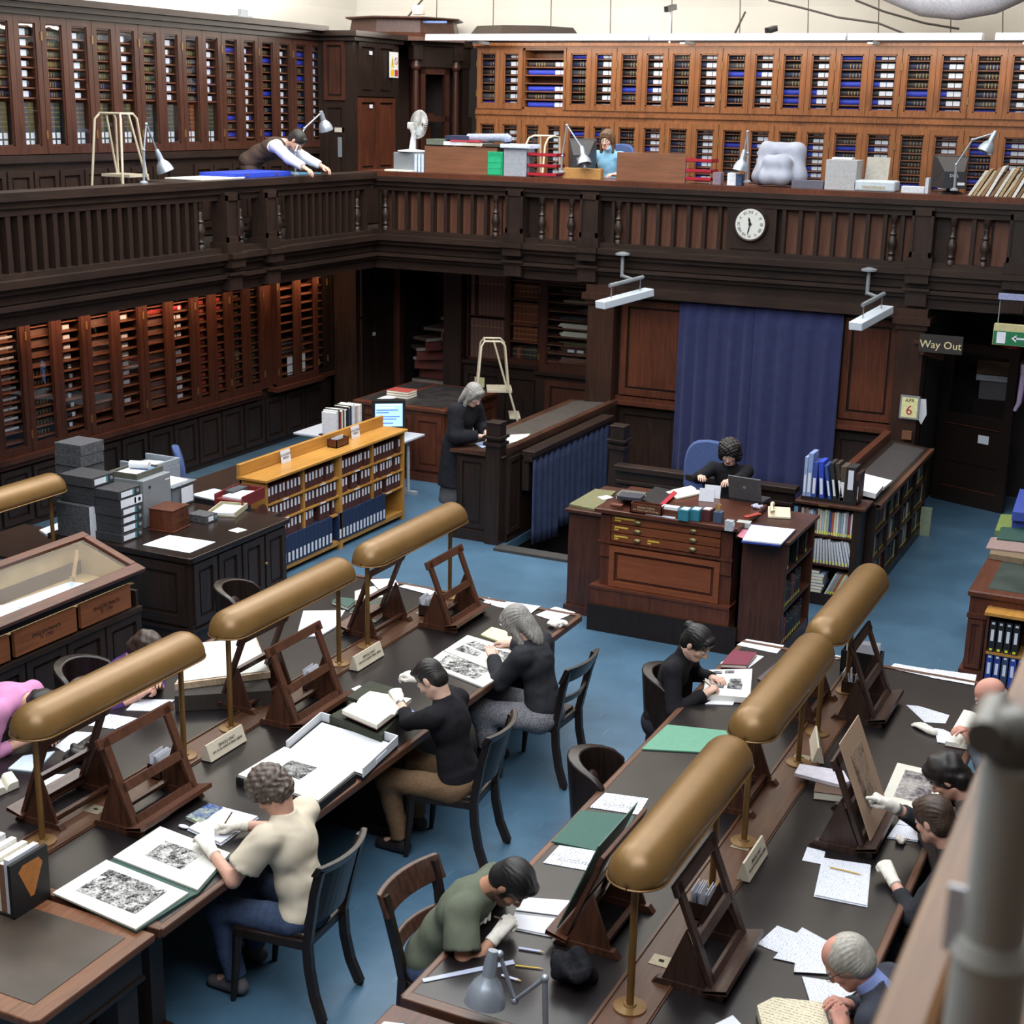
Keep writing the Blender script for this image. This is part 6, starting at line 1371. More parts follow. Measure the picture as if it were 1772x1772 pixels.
    if gloves:
        for i in (0,1):
            fd = nrm(wr[i]-el[i]) if (hdL,hdR)[i] is None else nrm((hdL,hdR)[i]); pose = (handL,handR)[i]
            m_, _ = hand(wr[i], fd, (dorsL,dorsR)[i], 1 if i == 0 else -1, pose, .0028, st)
            G = Body().cap(wr[i]+fd*.01, wr[i]-nrm(wr[i]-el[i])*.055, .031, .034, k=.01, cut=True).mesh(.006)
            pq, mi = join([(m_,0),(G,0)]); mk('glove', pq, [GLOVE], t, mi)
    for i in watch:
        q = Vector(wr[i]+(el[i]-wr[i])*.26); d_ = Vector(wr[i]-el[i]).normalized(); MB().cone(q-d_*.008,q+d_*.008,.0335,.0335,14).build('wristwatch', plain('#8d9096',.3,.6), t, smooth=40)
    # clothes
    rs = np.random.RandomState(len(PEOPLE)+3); ph = rs.rand(6)*6
    def warp(X):
        a = np.sin(X[...,0]*17+X[...,2]*13+ph[0]+1.8*np.sin(X[...,1]*11+X[...,2]*7+ph[1])); b = np.sin(X[...,2]*21-X[...,0]*16+X[...,1]*14+ph[2]+1.5*a)
        return wrinkle*(.9*a*b+.5*np.sin(X[...,2]*34+X[...,0]*47+2.2*b+ph[3])*a)
    C = Body(); g = .014+loose; c = .95*fat
    C.el(P+V([0,-.01,.06-hemdrop]),(.152*c+g,.105*c+g,.12),k=.05).el(Wt,(.13*c+g,.092*c+g,.14),rotx(-l2),k=.06).el(Ch,(.15*c+g,.10*c+g,.155),Rt@rotx(-l2),k=.06)
    C.cap(sh[0],sh[1],.052+g*.6,k=.05)
    for i in (0,1):
        if sleeve >= 1:
            C.cap(sh[i],el[i],.050+g,.041+g,k=.035); e_ = wr[i] if sleeve == 1 else el[i]+(wr[i]-el[i])*(sleeve-1)
            C.cap(el[i],el[i]+(e_-el[i])*.97,.042+g,.031+g*.8,k=.02,cut=True)
        elif sleeve > 0:
            e_ = sh[i]+(el[i]-sh[i])*sleeve; C.cap(sh[i],e_,.054+g,.056+g*1.3,k=.035,cut=True)
        else: pass
    if collar == 'roll': C.cap(Nb-up2*.02,Nb+(hd-Nb)*.72+Hm@V([0,-.01,0]),.066,.060,k=.02,cut=True)
    else: C.cap(Nb-up2*.02,Nb+(hd-Nb)*.30,.070,.066,k=.03,cut=True)
    if skirt is not None and not seated: C.cap(P+V([0,0,.05]),V([0,.02,.52]),.18,.24,k=.05,cut=True)
    mk('top', C.mesh(.0105,warp), [top], t)
    if collar == 'shirt':
        S = Body().cap(Nb-up2*.015,Nb+(hd-Nb)*.62,.074,.064,k=.01,cut=True).cap(Nb-up2*.02+V([0,.06,-.02]),Ch+dv(l2+PI/2)*.105+up2*.05,.025,.018,k=.01); mk('collar', S.mesh(.007), [plain('#7f8fc4',.8) if 'grey hair' in label else WHITE], t)
    if vest is not None:
        S = Body().el(P+V([0,-.01,.06]),(.17*c+g,.115*c+g,.13),k=.05).el(Wt,(.14*c+g,.10*c+g,.15),rotx(-l2),k=.06).el(Ch-up2*.01,(.150*c+g,.114*c+g,.15),Rt@rotx(-l2),k=.06).cap(sh[0]*.72+sh[1]*.28,sh[1]*.72+sh[0]*.28,.068+g*.6,k=.05).cap(Nb-up2*.1+dv(l2+PI/2)*.13,Nb+up2*.05+dv(l2+PI/2)*.1,.05,.08,k=.01,op='s'); mk('waistcoat', S.mesh(.0105,warp), [vest], t)
    if legs:
        L = Body(); g2 = .014
        if skirt is not None:
            if seated:
                for i in (0,1): L.cap(hip[i],kn[i]+V([0,.01,0]),.105,.08,k=.09).cap(kn[i],kn[i]*.35+an[i]*.65,.08,.075,k=.06,cut=True)
                L.el(P+V([0,-.01,.0]),(.18,.13,.11),k=.06)
            else:
                L.el(P,(.17,.13,.13),k=.06).cap(P,V([0,.03,.33]),.17,.23,k=.03,cut=True)
        else:
            L.el(P+V([0,-.015,.01]),(.155*c+g2,.115*c+g2,.105),k=.05)
            for i in (0,1): L.cap(hip[i],kn[i],.083*c+g2*.5,.058+g2,k=.04).cap(kn[i],kn[i]+(an[i]-kn[i])*.95,.058+g2,.045+g2,k=.04,cut=True)
        mk('skirt' if skirt is not None else 'trousers', L.mesh(.0115,warp), [bottom], t)
        for i in (0,1):
            S = Body().cap(an[i]+V([0,-.03,-.035]),an[i]+V([0,.15,-.05]),.043,.036,k=.02).cap(an[i],an[i]+V([0,.05,-.03]),.045,.04,k=.02).el(an[i]+V([0,.05,-.185]),(.3,.4,.105),k=.008,op='s'); mk('shoe', S.mesh(.0085), [shoe], t)
    # hair
    st_ = hair[1]; G = Body(); EG = lambda c_,r_,**k: G.el(T_(c_),r_,Hm,**k)
    def pl(n_,c_): n_ = nrm(n_); w_ = Hm@n_; return (w_[0],w_[1],w_[2],c_+w_@Hc)
    f = .012; hw = None
    if st_ in ('short','crop','curly','curlylong','wavy','long','tied'):
        f = {'crop':.005,'short':.012,'curly':.026,'curlylong':.032,'wavy':.02,'long':.018,'tied':.012}[st_]
        EG((0,-.016,.040),(.074+f,.094+f,.081+f),plane=pl((0,.80,-.60),.038+f*.5),k=.01)
        EG((0,-.05,-.02),(.070+f*.7,.058+f,.075),plane=pl((0,1,0),.0),k=.02)
        for sd in (-1,1): G.cap(T_((sd*.072,.012,.03)),T_((sd*.073,.01,-.012)),.010+f*.3,.006,k=.01)
        EG((0,.062,.088),(.05,.03,.022+f*.4),k=.015)
    if st_ == 'curlylong':
        for sd in (-1,1): EG((sd*.075,-.02,-.03),(.045,.06,.08),k=.02); EG((sd*.06,-.02,.08),(.05,.06,.05),k=.02)
        EG((0,-.07,-.05),(.09,.05,.09),k=.02)
    if st_ == 'long':
        for sd in (-1,1): G.cap(T_((sd*.072,.0,.03)),T_((sd*.078,.018,-.15)),.026,.022,k=.02); G.cap(T_((sd*.055,.055,.075)),T_((sd*.078,.03,-.02)),.02,.02,k=.02)
        EG((0,-.07,-.09),(.085,.045,.13),k=.03)
    if st_ == 'wavy': EG((0,-.07,-.04),(.08,.05,.08),k=.02)
    if st_ == 'tied': EG((0,-.12,.055),(.036,.034,.036),k=.015); EG((.0,.07,.075),(.055,.03,.03),k=.015); G.cap(T_((.055,.05,.06)),T_((.07,.035,-.0)),.014,.008,k=.01); G.cap(T_((-.055,.05,.06)),T_((-.07,.035,-.0)),.014,.008,k=.01)
    if st_ == 'fringe':
        f = .014
        EG((0,-.03,.02),(.076+f,.092+f,.080+f),plane=pl((0,.85,-.2),.03),k=.01); EG((0,-.05,-.03),(.072+f,.06+f,.075),plane=pl((0,1,0),.0),k=.02)
        G.el(T_((0,-.0,.135)),(.035,.045,.035),Hm,k=.02,op='s')
    if st_ == 'bald': EG((0,-.05,-.015),(.071+.006,.062,.05),plane=pl((0,1,.0),-.01),k=.02)
    am = {'curly':.010,'curlylong':.011,'wavy':.008,'long':.004}.get(st_,.003); fq = {'curly':105,'curlylong':115,'wavy':50}.get(st_,60)
    def hwarp(X): Y = (X-Hc)@Hm; return am*np.sin(Y[...,0]*fq+np.sin(Y[...,2]*fq*.6)*1.5)*np.sin(Y[...,1]*fq*1.1+1)*np.sin(Y[...,2]*fq+.5) if am > .006 else am*.6*np.sin(np.arctan2(Y[...,0],Y[...,2]+.02)*34+Y[...,1]*25)*np.sin(Y[...,1]*40+Y[...,0]*30)
    if st_ != 'none': mk('hair', G.mesh(.006 if am > .006 else .0055, hwarp), [HR[hair[0]]], t)
    if glasses:
        mb = MB()
        for sd in (-1,1):
            mb.tube([T_((sd*.032+.022*math.cos(a),.100,.0+.017*math.sin(a))) for a in [2*PI*k/12 for k in range(13)]],.0016,5)
            mb.tube([T_((sd*.054,.098,.004)),T_((sd*.076,.05,.006)),T_((sd*.08,-.01,.0))],.0016,5)
        mb.tube([T_((-.010,.101,.003)),T_((.010,.101,.003))],.0016,5); mb.build('glasses', plain('#3a3330',.3,.5), t)
    PEOPLE[label] = dict(root=t, wr=wr, el=el, hd=Hc, hands=hs, Hm=Hm)
    return t
def loc(x, y, rz, wx, wy, wz):      # a world point in the frame of a person standing at x, y turned rz
    dx, dy = wx-x, wy-y; c, s = math.cos(-rz), math.sin(-rz); return (c*dx-s*dy, s*dx+c*dy, wz)
def person_at(label, x, y, rz, L, Rr, *a, floor=0, **k):
    lz = lambda p: None if p is None else loc(x,y,rz,p[0],p[1],p[2]-floor)
    return person(label, x, y, rz, *a, armL=lz(L), armR=lz(Rr), floor=floor, **k)
BLKK = plain('#1d1c20',.9,0,.15,.15,60,.1,'black_knit'); DGREY = plain('#2f3034',.9,0,.15,.15,60,.1,'charcoal_knit')
TZW = TZ+.03      # wrists just over the table
person_at('man in cream t-shirt and white gloves writing at the left table', -3.88,5.66,PI/2, (-4.34,5.50,TZW+.04),(-4.38,5.80,TZW+.03), plain('#cfc3ae',.9,0,.15,.05,12,0,'cream_cotton'), JEAN, hair=('grey brown','curly'), lean=11, nlean=12, hpitch=46, sleeve=.66, gloves=True, feet=(.33,.42), handL='rest', handR='pen', shoe=TRAIN, loose=.012, hemdrop=.04, hyaw=10, poleL=(-.6,.0,-1))
person_at('man in black sweater and white gloves turning pages of a book', -3.88,7.40,PI/2, (-4.38,7.52,TZ+.16),(-4.38,7.78,TZ+.20), BLKK, CORD, 'pale', ('dark','crop'), lean=11, nlean=24, hpitch=42, sleeve=1.45, gloves=True, watch=(0,), feet=(.32,.38), handL='hold', handR='hold', fat=1.08)
person_at('grey haired woman in black cardigan looking at mounted prints', -3.86,8.64,PI/2, (-4.27,8.66,TZW+.04),(-4.30,9.02,TZW+.02), DGREY, CHECK, 'pale', ('grey','long'), hz=.5, lean=12, nlean=32, hpitch=40, feet=(.3,.4), handL='flat', skirt=True, loose=.012, st=.96)
person_at('dark haired man in grey green shirt and white gloves writing', -3.06,5.60,-PI/2, (-2.84,5.70,TZW+.01),(-2.66,5.50,TZW+.02), plain('#5c6153',.9,0,.15,.08,14,0,'grey_green_cotton'), JEAN, 'tan', ('black','short'), lean=34, nlean=58, hpitch=56, sleeve=.62, gloves=True, beard=True, feet=(.1,.15), handL='rest', handR='pen', loose=.014, poleR=(.75,-.5,-.15), hemdrop=.02)
person_at('woman in black turtleneck writing with a pencil', -3.08,8.90,-PI/2, (-2.78,9.1,TZW+.02),(-2.74,8.80,TZW+.02), BLKK, DTR, 'pale', ('black','tied'), lean=16, nlean=32, hpitch=34, hyaw=-10, collar='roll', handR='pen', feet=(.15,.2), st=.96, fat=.92, wrinkle=.003)
person_at('bald man with glasses reading an open book at right edge', -.68,8.80,PI/2, (-.98,8.80,TZW+.03),(-1.02,8.95,TZW+.05), plain('#4a4f58',.9), DTR, 'ruddy', ('grey','bald'), lean=14, nlean=32, hpitch=32, glasses=True, handL='rest', handR='rest', feet=(.2,.2))
person_at('man in charcoal sweater pointing with gloved hand at tinted print', -.62,7.02,PI/2, (-1.10,6.93,TZW+.02),(-1.20,7.24,TZ+.30), DGREY, DTR, 'fair', ('brown','short'), lean=26, nlean=34, hpitch=24, hyaw=-25, gloves=True, handL='fist', handR='point', sleeve=1.62, watch=(1,), feet=(.2,.2), fat=1.05, dorsR=(0,-.3,1))
person_at('person with wavy hair writing behind the pointing man', -.64,7.62,PI/2, (-1.04,7.52,TZW+.02),(-1.0,7.78,TZW+.02), plain('#4d4440',.9), DTR, 'fair', ('dark','wavy'), lean=24, nlean=42, hpitch=42, handL='pen', feet=(.2,.2))
person_at('old man with grey hair and glasses in dark jacket writing', -.70,5.60,PI/2, (-1.0,5.46,TZW+.06),(-1.03,5.70,TZW+.03), plain('#3a3c44',.9,0,.15,.1,20,0,'dark_jacket'), DTR, 'ruddy', ('white','fringe'), lean=24, nlean=50, hpitch=48, hyaw=8, glasses=True, collar='shirt', handL='pen', handR='rest', feet=(.2,.2), fat=1.1)
person_at('woman in purple top writing with a pink pen', -6.42,7.12,-PI/2, (-6.04,7.17,TZW+.02),(-6.04,6.97,TZW+.02), plain('#4a2d6b',.85,0,.2,.1,20,0,'purple_jersey'), JEAN, 'fair', ('brown','wavy'), lean=26, nlean=46, hpitch=46, handR='pen', handL='rest', sleeve=1.6, feet=(.2,.2), st=.96)
person_at('woman in pink top bending low over papers at left edge', -6.66,6.05,-PI/2+.15, (-6.14,6.26,TZW+.03),(-6.16,6.08,TZW+.03), plain('#c284ab',.85,0,.2,.06,20,0,'pink_jersey'), DTR, 'fair', ('dark','wavy'), seated=False, hz=.84, lean=74, nlean=100, hpitch=95, handR='pen', handL='rest', sleeve=1.6, feet=(-.05,.05), st=.98)
person_at('librarian with dark curly hair in black shirt at the issue desk', -4.15,13.78,PI+.12, (-3.98,13.2,1.16),(-4.28,13.2,1.16), BLKK, DTR, 'pale', ('dark','curlylong'), hz=.66, lean=8, nlean=16, hpitch=24, feet=(.2,.2), st=.98, collar=None, floor=.0)
person_at('grey haired woman in long black coat standing at the counter', -7.37,13.97,-PI/2-.15, (-7.06,14.06,1.13),(-7.06,13.86,1.12), plain('#1f1f24',.9,0,.15,.1,20,0,'black_coat'), plain('#47474a',.9), 'pale', ('grey','long'), seated=False, hz=.915, lean=12, nlean=30, hpitch=36, skirt=True, feet=(-.02,.05), st=.97, loose=.03, handL='hold', handR='hold', hemdrop=.22)
GF = GZ
person_at('man in brown waistcoat and white shirt leaning over gallery rail', -10.95,15.20,-PI/2+.25, (-10.06,15.55,3.82),(-9.99,15.02,3.82), plain('#d5d8e2',.85,0,.2,.05,15,0,'white_shirt'), plain('#4a3b33',.9), 'fair', ('dark','short'), seated=False, hz=.88, lean=66, nlean=76, hpitch=52, hyaw=0, vest=plain('#463830',.9,0,.15,.1,40,0,'brown_wool'), handL='rest', handR='rest', feet=(-.05,.0), floor=GF, sleeve=1.92, loose=.012)
person_at('woman with glasses in pale blue cardigan seated on the back gallery', -7.30,17.98,PI, (-7.1,17.72,3.80),(-7.28,17.83,4.14), plain('#7fb0cc',.85,0,.2,.06,20,0,'pale_blue_knit'), DTR, 'pale', ('light brown','long'), hz=.60, lean=6, nlean=10, hpitch=8, glasses=True, handR='fist', handL='rest', feet=(.2,.2), floor=GF, legs=True, hdR=(0,-.1,1), dorsR=(0,1,.1), st=.96)
# ------------------------------------------------------------------ papers, prints and books on the tables
def mount(corners, prints, label, z=TZ, th=.008, mat=None, name='mounted_print', seed=1, group=None, em=None):
    o = sheet(corners, label, z, mat or plain('#cbc9c1',.8,0,.2,.03), th, name, 'print', group)
    c = o.location
    for k, pc in enumerate(prints):
        ps = [on(x,y,z+th+.002) for x,y in pc]
        MB().prism([(p.x-c.x,p.y-c.y) for p in ps], th+.0002, th+.0010).build('print', em or engraving(f'engraving_{seed}_{k}', seed+k*1.7, scale=rnd.uniform(24,34)), o)
    return o
def open_book(corners, label, th=.03, z=TZ, page=None, cover=None, name='open_book', cat='book', spiral=False, two=None):
    """A,B,C,D as seen; the gutter runs from the middle of AB to the middle of DC"""
    A,B,C_,D = [on(x,y,z+th) for x,y in corners]; c = (A+B+C_+D)/4; c.z = z
    t = thing(name, label, cat, (c.x,c.y,z+.0015)); N = 14; mb = MB(); pg = page or plain('#cdc9bb',.8,0,.2,.03)
    def prof(u): return th*(1-.75*math.exp(-abs(u-.5)*16))*(1-.12*abs(u-.5)*2) if not spiral else th
    vs = []
    for k in range(N+1):
        u = k/N
        for p,q in ((A,B),(D,C_)): s = p.lerp(q,u); vs.append((s.x-c.x,s.y-c.y,prof(u)))
        for p,q in ((D,C_),(A,B)): s = p.lerp(q,u); vs.append((s.x-c.x,s.y-c.y,.003))
    fs = [(4*k+j,4*k+(j+1)%4,4*k+4+(j+1)%4,4*k+4+j) for k in range(N) for j in range(4)]+[(3,2,1,0),(4*N,4*N+1,4*N+2,4*N+3)]
    mb.add(vs, fs); mb.build('pages', pg, t)
    MB().prism([((p.x-c.x)*1.03,(p.y-c.y)*1.03) for p in (A,B,C_,D)],0,.003).build('cover', cover or MAROON, t)
    if spiral:
        p = A.lerp(B,.5); q = D.lerp(C_,.5); mb = MB()
        n = 26
        for k in range(n): s = p.lerp(q,(k+.5)/n); mb.cone((s.x-c.x-.004,s.y-c.y-.004,th+.003),(s.x-c.x+.004,s.y-c.y+.004,th+.003),.003,.003,5)
        o = mb.build('spiral_wire', BLACK, t); o['kind'] = 'stuff'
    return t
def closed_book(corners, label, th, mat, z=TZ, name='book', page=None):
    ps = [on(x,y,z+th) for x,y in corners]; c = sum(ps,Vector())/4; P = [(p.x-c.x,p.y-c.y) for p in ps]
    o = MB().prism(P,th-.004,th).prism(P,0,.004).prism([(x*.965,y*.965) for x,y in P],.004,th-.004,1).build(name,[mat,page or CREAM]); o.location = (c.x,c.y,z+.0015); return tag(o,label,'book')
def rod(p, q, label, mat, r=.0038, name='pencil', cat='pencil', z=TZ, tip=True):
    a = on(*p,z+r); b = on(*q,z+r); c = (a+b)/2; d = (b-a).normalized(); t = thing(name,label,cat,(c.x,c.y,z+.0015)); a -= c; b -= c; o = Vector((0,0,r)); a.z = b.z = 0
    MB().cone(a+o,b+o-d*.02,r,r,6).build('shaft', mat, t); MB().cone(b+o-d*.02,b+o,r,.0008,6).build('tip', plain('#c9a67a',.7), t); return t
# left table, near end to far end
mount([(91,1545),(184,1488),(326,1545),(235,1608)],[[(131,1541),(190,1504),(290,1542),(234,1582)]],'large mounted engraving nearest the front end of left table',TZ+.012,.01,seed=1)
mount([(196,1483),(277,1430),(398,1476),(342,1540)],[[(251,1480),(287,1455),(350,1478),(313,1505)]],'smaller mounted engraving beside the elbow of man in cream t-shirt',TZ+.012,.01,seed=2)
sheet([(95,1548),(185,1492),(276,1436),(300,1440),(402,1478),(343,1546),(330,1552),(236,1612)],'open dark green print folder under the two nearest mounts',TZ,GREEN,.011,'print_folder','folder')
open_book([(326,1432),(385,1396),(446,1412),(382,1458)],'open white notepad under the gloved hand of man in cream t-shirt',.018,page=WRIT,cover=LABEL,name='notepad',cat='notepad')
o = closed_book([(321,1413),(363,1390),(386,1398),(346,1424)],'small colour illustrated paperback beside white notepad',.018,engraving('colour_cover',9,'#9aa184','#27407c',14))
o = MB().sphere((0,0,.008),.035,.016,.009).build('correction_roller', LABEL, smooth=180); p = on(318,1433); o.location = (p.x,p.y,TZ+.0015); tag(o,'small white correction roller left of the white notepad','stationery')
t = thing('print_box','open shallow black print box with white mounts and lifted lid','box',on(560,1335,TZ)); C0 = t.location.copy()
def bx(corners, z, th, nm, mat, par=None, lip=None):
    ps = [on(x,y,z+th) for x,y in corners]; P = [(p.x-C0.x,p.y-C0.y) for p in ps]
    MB().prism(P, z-TZ+.002, z-TZ+th).build(nm, mat, t); return P
P = bx([(408,1345),(492,1296),(616,1340),(549,1394)],TZ,.05,'tray',BLACK); bx([(412,1340),(492,1292),(613,1334),(551,1385)],TZ+.05,.018,'mount_stack',plain('#cbcac4',.8,0,.2,.03))
P2 = [on(x,y,TZ+.07) for x,y in [(476,1333),(504,1315),(549,1328),(518,1349)]]; MB().prism([(p.x-C0.x,p.y-C0.y) for p in P2],.0685,.0695).build('print', engraving('engraving_box',6,'#a5a3a0','#141418',26,.42,.62), t)
P = bx([(496,1297),(556,1246),(688,1287),(628,1344)],TZ,.03,'lid',BLACK); bx([(502,1296),(557,1250),(680,1287),(627,1339)],TZ+.031,.004,'lid_lining',WHITE)
A,B,Cc,Dd = [Vector((x,y,.0)) for x,y in P]; mb = MB()
for a,b in ((A,B),(B,Cc),(Cc,Dd)): mb.bar(a+Vector((0,0,.055)),b+Vector((0,0,.055)),.008,.06)
mb.build('lid_wall', WHITE, t)
mb = MB(); mb.bar(Cc.lerp(Dd,.35)+Vector((.006,0,.05)),Cc.lerp(Dd,.65)+Vector((.006,0,.05)),.004,.03); mb.build('label', LABEL, t)
t = thing('book_cushion','grey green folded foam book support under an open old book','book rest',on(640,1245,TZ)); C0 = t.location.copy(); FOAM = plain('#3f4138',.9,0,.1,.1,20)
bx([(570,1238),(640,1200),(706,1222),(660,1272)],TZ,.085,'base',FOAM); bx([(600,1205),(640,1178),(690,1192),(700,1218),(640,1218)],TZ+.086,.03,'wedge',FOAM)
open_book([(592,1228),(640,1195),(712,1208),(652,1254)],'old open book with pale pages on grey foam support',.035,TZ+.118,plain('#d9d5c6',.8,0,.2,.05),MAROON)
sheet([(672,1236),(700,1222),(730,1238),(700,1258)],'pale blue folded sheet under the arm of man in black',TZ,plain('#93a6d8',.8),.004)
sheet([(608,1192),(622,1186),(634,1192),(618,1200)],'small white slip behind the grey foam book support',TZ)
mount([(736,1149),(767,1126),(866,1170),(836,1189)],[[(753,1150),(775,1133),(851,1156),(823,1176)]],'large mounted landscape print in front of grey haired woman',TZ,.012,seed=3)
mount([(768,1126),(809,1099),(905,1128),(867,1166)],[[(805,1114),(823,1109),(851,1122),(840,1129)],[(844,1131),(860,1124),(890,1132),(871,1145)],[(786,1124),(802,1116),(834,1130),(824,1136)]],'mount with two small prints being lifted by grey haired woman',TZ+.013,.006,seed=5)
sheet([(832,1098),(851,1085),(890,1096),(890,1119)],'pale yellow pad beside the mounted prints',TZ,YELLOWP,.012,'yellow_pad','pad')
sheet([(868,1060),(905,1052),(925,1070),(893,1087)],'pale yellow sheets beyond the head of grey haired woman',TZ,YELLOWP,.006,'yellow_pad','pad')
sheet([(864,1080),(884,1075),(892,1090),(888,1098)],'white note sheet between two yellow pads',TZ)
PN = written('printed_notice','#dfe2ea','#5b5f6b',.018,'Y',.5)
for k,(cs,lab) in enumerate((([(836,1042),(845,1034),(874,1044),(868,1052)],'white printed notice left of the farthest red brown stand base'),([(834,1036),(870,1041),(905,1048),(880,1056)],'white leaflet along the far end of left table'),([(866,1048),(876,1041),(935,1049),(918,1062)],'printed leaflet with small picture at far end of left table'),([(927,1064),(961,1050),(996,1060),(960,1075)],'printed sheet with picture at the far corner of left table'),([(690,1015),(708,1010),(766,1027),(760,1034)],'white sheet at far end left of the farthest stand'),([(640,1003),(682,1001),(690,1012),(655,1020)],'white sheet at the far left end of left table'))): sheet(cs,lab,TZ+.003*(k%3),PN)
def cloth_lump(px, py, label, name, cat, mat, r, hgt, seed, z=TZ, fx=1.0):
    p = on(px,py,z); rs = np.random.RandomState(seed); B = Body()
    for k in range(9):
        a = rs.rand()*6.3; b = a+rs.uniform(.8,2.4); ra = r*rs.uniform(.4,.85); q = np.array([math.cos(a)*ra*fx,math.sin(a)*ra,hgt*rs.uniform(.25,.7)]); q2 = np.array([math.cos(b)*ra*fx,math.sin(b)*ra,hgt*rs.uniform(.25,.8)]); B.cap(q,q2,hgt*.30,hgt*.22,k=hgt*.18)
    m = B.mesh(max(.004,hgt*.06), lambda X: .12*hgt*np.sin(X[...,0]*40/r*.1+X[...,2]*30+rs.rand())*np.sin(X[...,1]*35)); o = mk(name, m, [mat], None); zz = m[0][:,2].min(); o.location = (p.x,p.y,z+.002-zz); return tag(o,label,cat)
cloth_lump(963,1084,'crumpled white cotton gloves at the far corner of left table','cotton_gloves','gloves',GLOVE,.09,.05,3,fx=1.2)
cloth_lump(990,1700,'bundled black scarf at the near end of right table','scarf','scarf',plain('#1d1d21',.95,0,.1,.3,60,.4,'black_wool'),.10,.13,8)
cloth_lump(148,1312,'black leather bag lying on the left side of left table','bag','bag',plain('#1c1a19',.45,0,.4,.1,20),.16,.09,12,fx=.7)
# left side of the left table
t = thing('ledger','large open ledger with marbled edges propped on a dark cushion','book',on(390,1150,TZ+.0)); C0 = t.location.copy()
bx([(302,1205),(350,1150),(450,1140),(470,1195)],TZ,.11,'cushion',plain('#38332f',.9)); bx([(302,1184),(347,1112),(443,1102),(468,1163)],TZ+.112,.045,'page_block',plain('#b59f86',.7,0,.3,.3,60)); bx([(306,1180),(348,1112),(441,1103),(464,1160)],TZ+.158,.004,'pages',plain('#c9cbc5',.8,0,.2,.02))
sheet([(513,1102),(525,1057),(597,1056),(580,1085),(555,1100)],'large white ledger sheets with red edge between stands on left table',TZ,WHITE,.012,'white_sheets','papers')
sheet([(218,1229),(237,1210),(303,1211),(275,1231)],'ruled notepad under the writing hand of woman in purple',TZ,WRITY,.006,'notepad','notepad')
sheet([(149,1255),(182,1235),(239,1243),(199,1262)],'printed notice sheet left of the notepad of woman in purple',TZ,PN)
sheet([(95,1292),(128,1266),(162,1268),(112,1302)],'white handwritten sheet near hands of woman in pink',TZ,WRITY)
sheet([(14,1330),(40,1308),(95,1300),(60,1335)],'pale blue notepad in front of woman in pink',TZ,plain('#c4d3e0',.8),.01,'notepad','notepad')
sheet([(40,1390),(75,1340),(115,1340),(80,1372)],'white sheet under the nearest left stand',TZ)
open_book([(-20,1345),(20,1333),(32,1350),(-10,1368)],'thick open book at the left edge of left table',.05)
for k,(cs,zz,th,m_,lab) in enumerate((([(574,1040),(586,1033),(619,1037),(602,1051)],TZ,.03,GREEN,'green book lying on far left of left table'),([(603,1068),(620,1054),(672,1052),(650,1070)],TZ,.04,plain('#7a5a4a',.6),'brown red book under green book by far left stand'),([(604,1057),(622,1044),(672,1040),(652,1058)],TZ+.042,.025,GREEN,'green book on top of the pile by far left stand'))): closed_book(cs,lab,th,m_,zz)
open_book([(614,1022),(648,1013),(664,1032),(614,1038)],'cream open book propped beyond the green books',.05)
# books in the holder at the near left corner
bc = ['#c9ccd6','#7b5a4a','#d8d2c2','#7b2f2a','#e0e0e0','#b9bcc9','#d4d4d6','#8f8378','#d9d9dc','#c9c2b8','#d9d9dc','#3a3a3d']
for k,cc in enumerate(bc):
    h = rnd.uniform(.24,.30); o = MB().box(0,0,0,.034,.2,h).box(.003,.002,h,.031,.196,h+.0008,1).build('book',[plain(cc,.5), CREAM]); o.location = (-4.88-.036*k,4.61,TZ+.014)
    tag(o, f'{"pale" if int(cc[1:3],16)>150 else "dark"} book, {ORD[k]} from the bookend in the near left holder','book','books in the near left holder')
t = thing('book_holder','black bookend holder with triangular opening showing an orange cover','book holder',(-4.84,4.72,TZ+.0015)); MB().box(-.5,-.12,0,.02,.12,.012).box(0,-.13,.012,.02,.12,.29).build('holder', BLACK, t)
TR = [(-.08,.23),(-.05,.255),(.055,.255),(.08,.22),(.012,.07),(-.012,.07)]
MB().add([(x_,y_,z_) for x_ in (.0195,.0215) for y_,z_ in TR],[(0,1,2,3,4,5)[::-1],(6,7,8,9,10,11)]+[(i,(i+1)%6,6+(i+1)%6,6+i) for i in range(6)]).build('orange_cover', plain('#a9692a',.6), t)
# right table
sheet([(1110,1296),(1155,1254),(1290,1268),(1270,1300),(1240,1303)],'light green folder lying across the left side of right table',TZ,plain('#5f8f78',.7,0,.3,.05),.008,'folder','folder')
sheet([(954,1456),(1004,1402),(1098,1412),(1080,1450),(1044,1474)],'dark green folder lying on the left side of right table',TZ,plain('#33574e',.6,0,.3,.06),.008,'folder','folder')
NT = written('notice_text','#dfe3ec','#71767f',.016,'X',.5)
for cs,lab,c1 in (([(1020,1397),(1047,1372),(1122,1382),(1105,1410)],'white reading room notice between the two green folders',(1044,1386)),([(940,1493),(968,1463),(1046,1475),(1030,1509)],'white reading room notice nearer the man in green shirt',(990,1484))):
    o = sheet(cs,lab,TZ,NT,.003,'notice_sheet','notice')
    a,b,c_,d = [on(x,y,TZ+.006)-o.location for x,y in cs]; M = frameM(a.lerp(d,.5).lerp(b.lerp(c_,.5),.33)+Vector((0,0,.0005)), (a-d), (b-a).cross(Vector((0,0,1))).cross(a-d)*-1)
    M.translation.z = .0032; text('Pencils only may be\nused at these tables','lettering',frameM((M.translation.x,M.translation.y,.0034),(d-a)*-1,(a-b)),.021,BLACK,o,.0002)
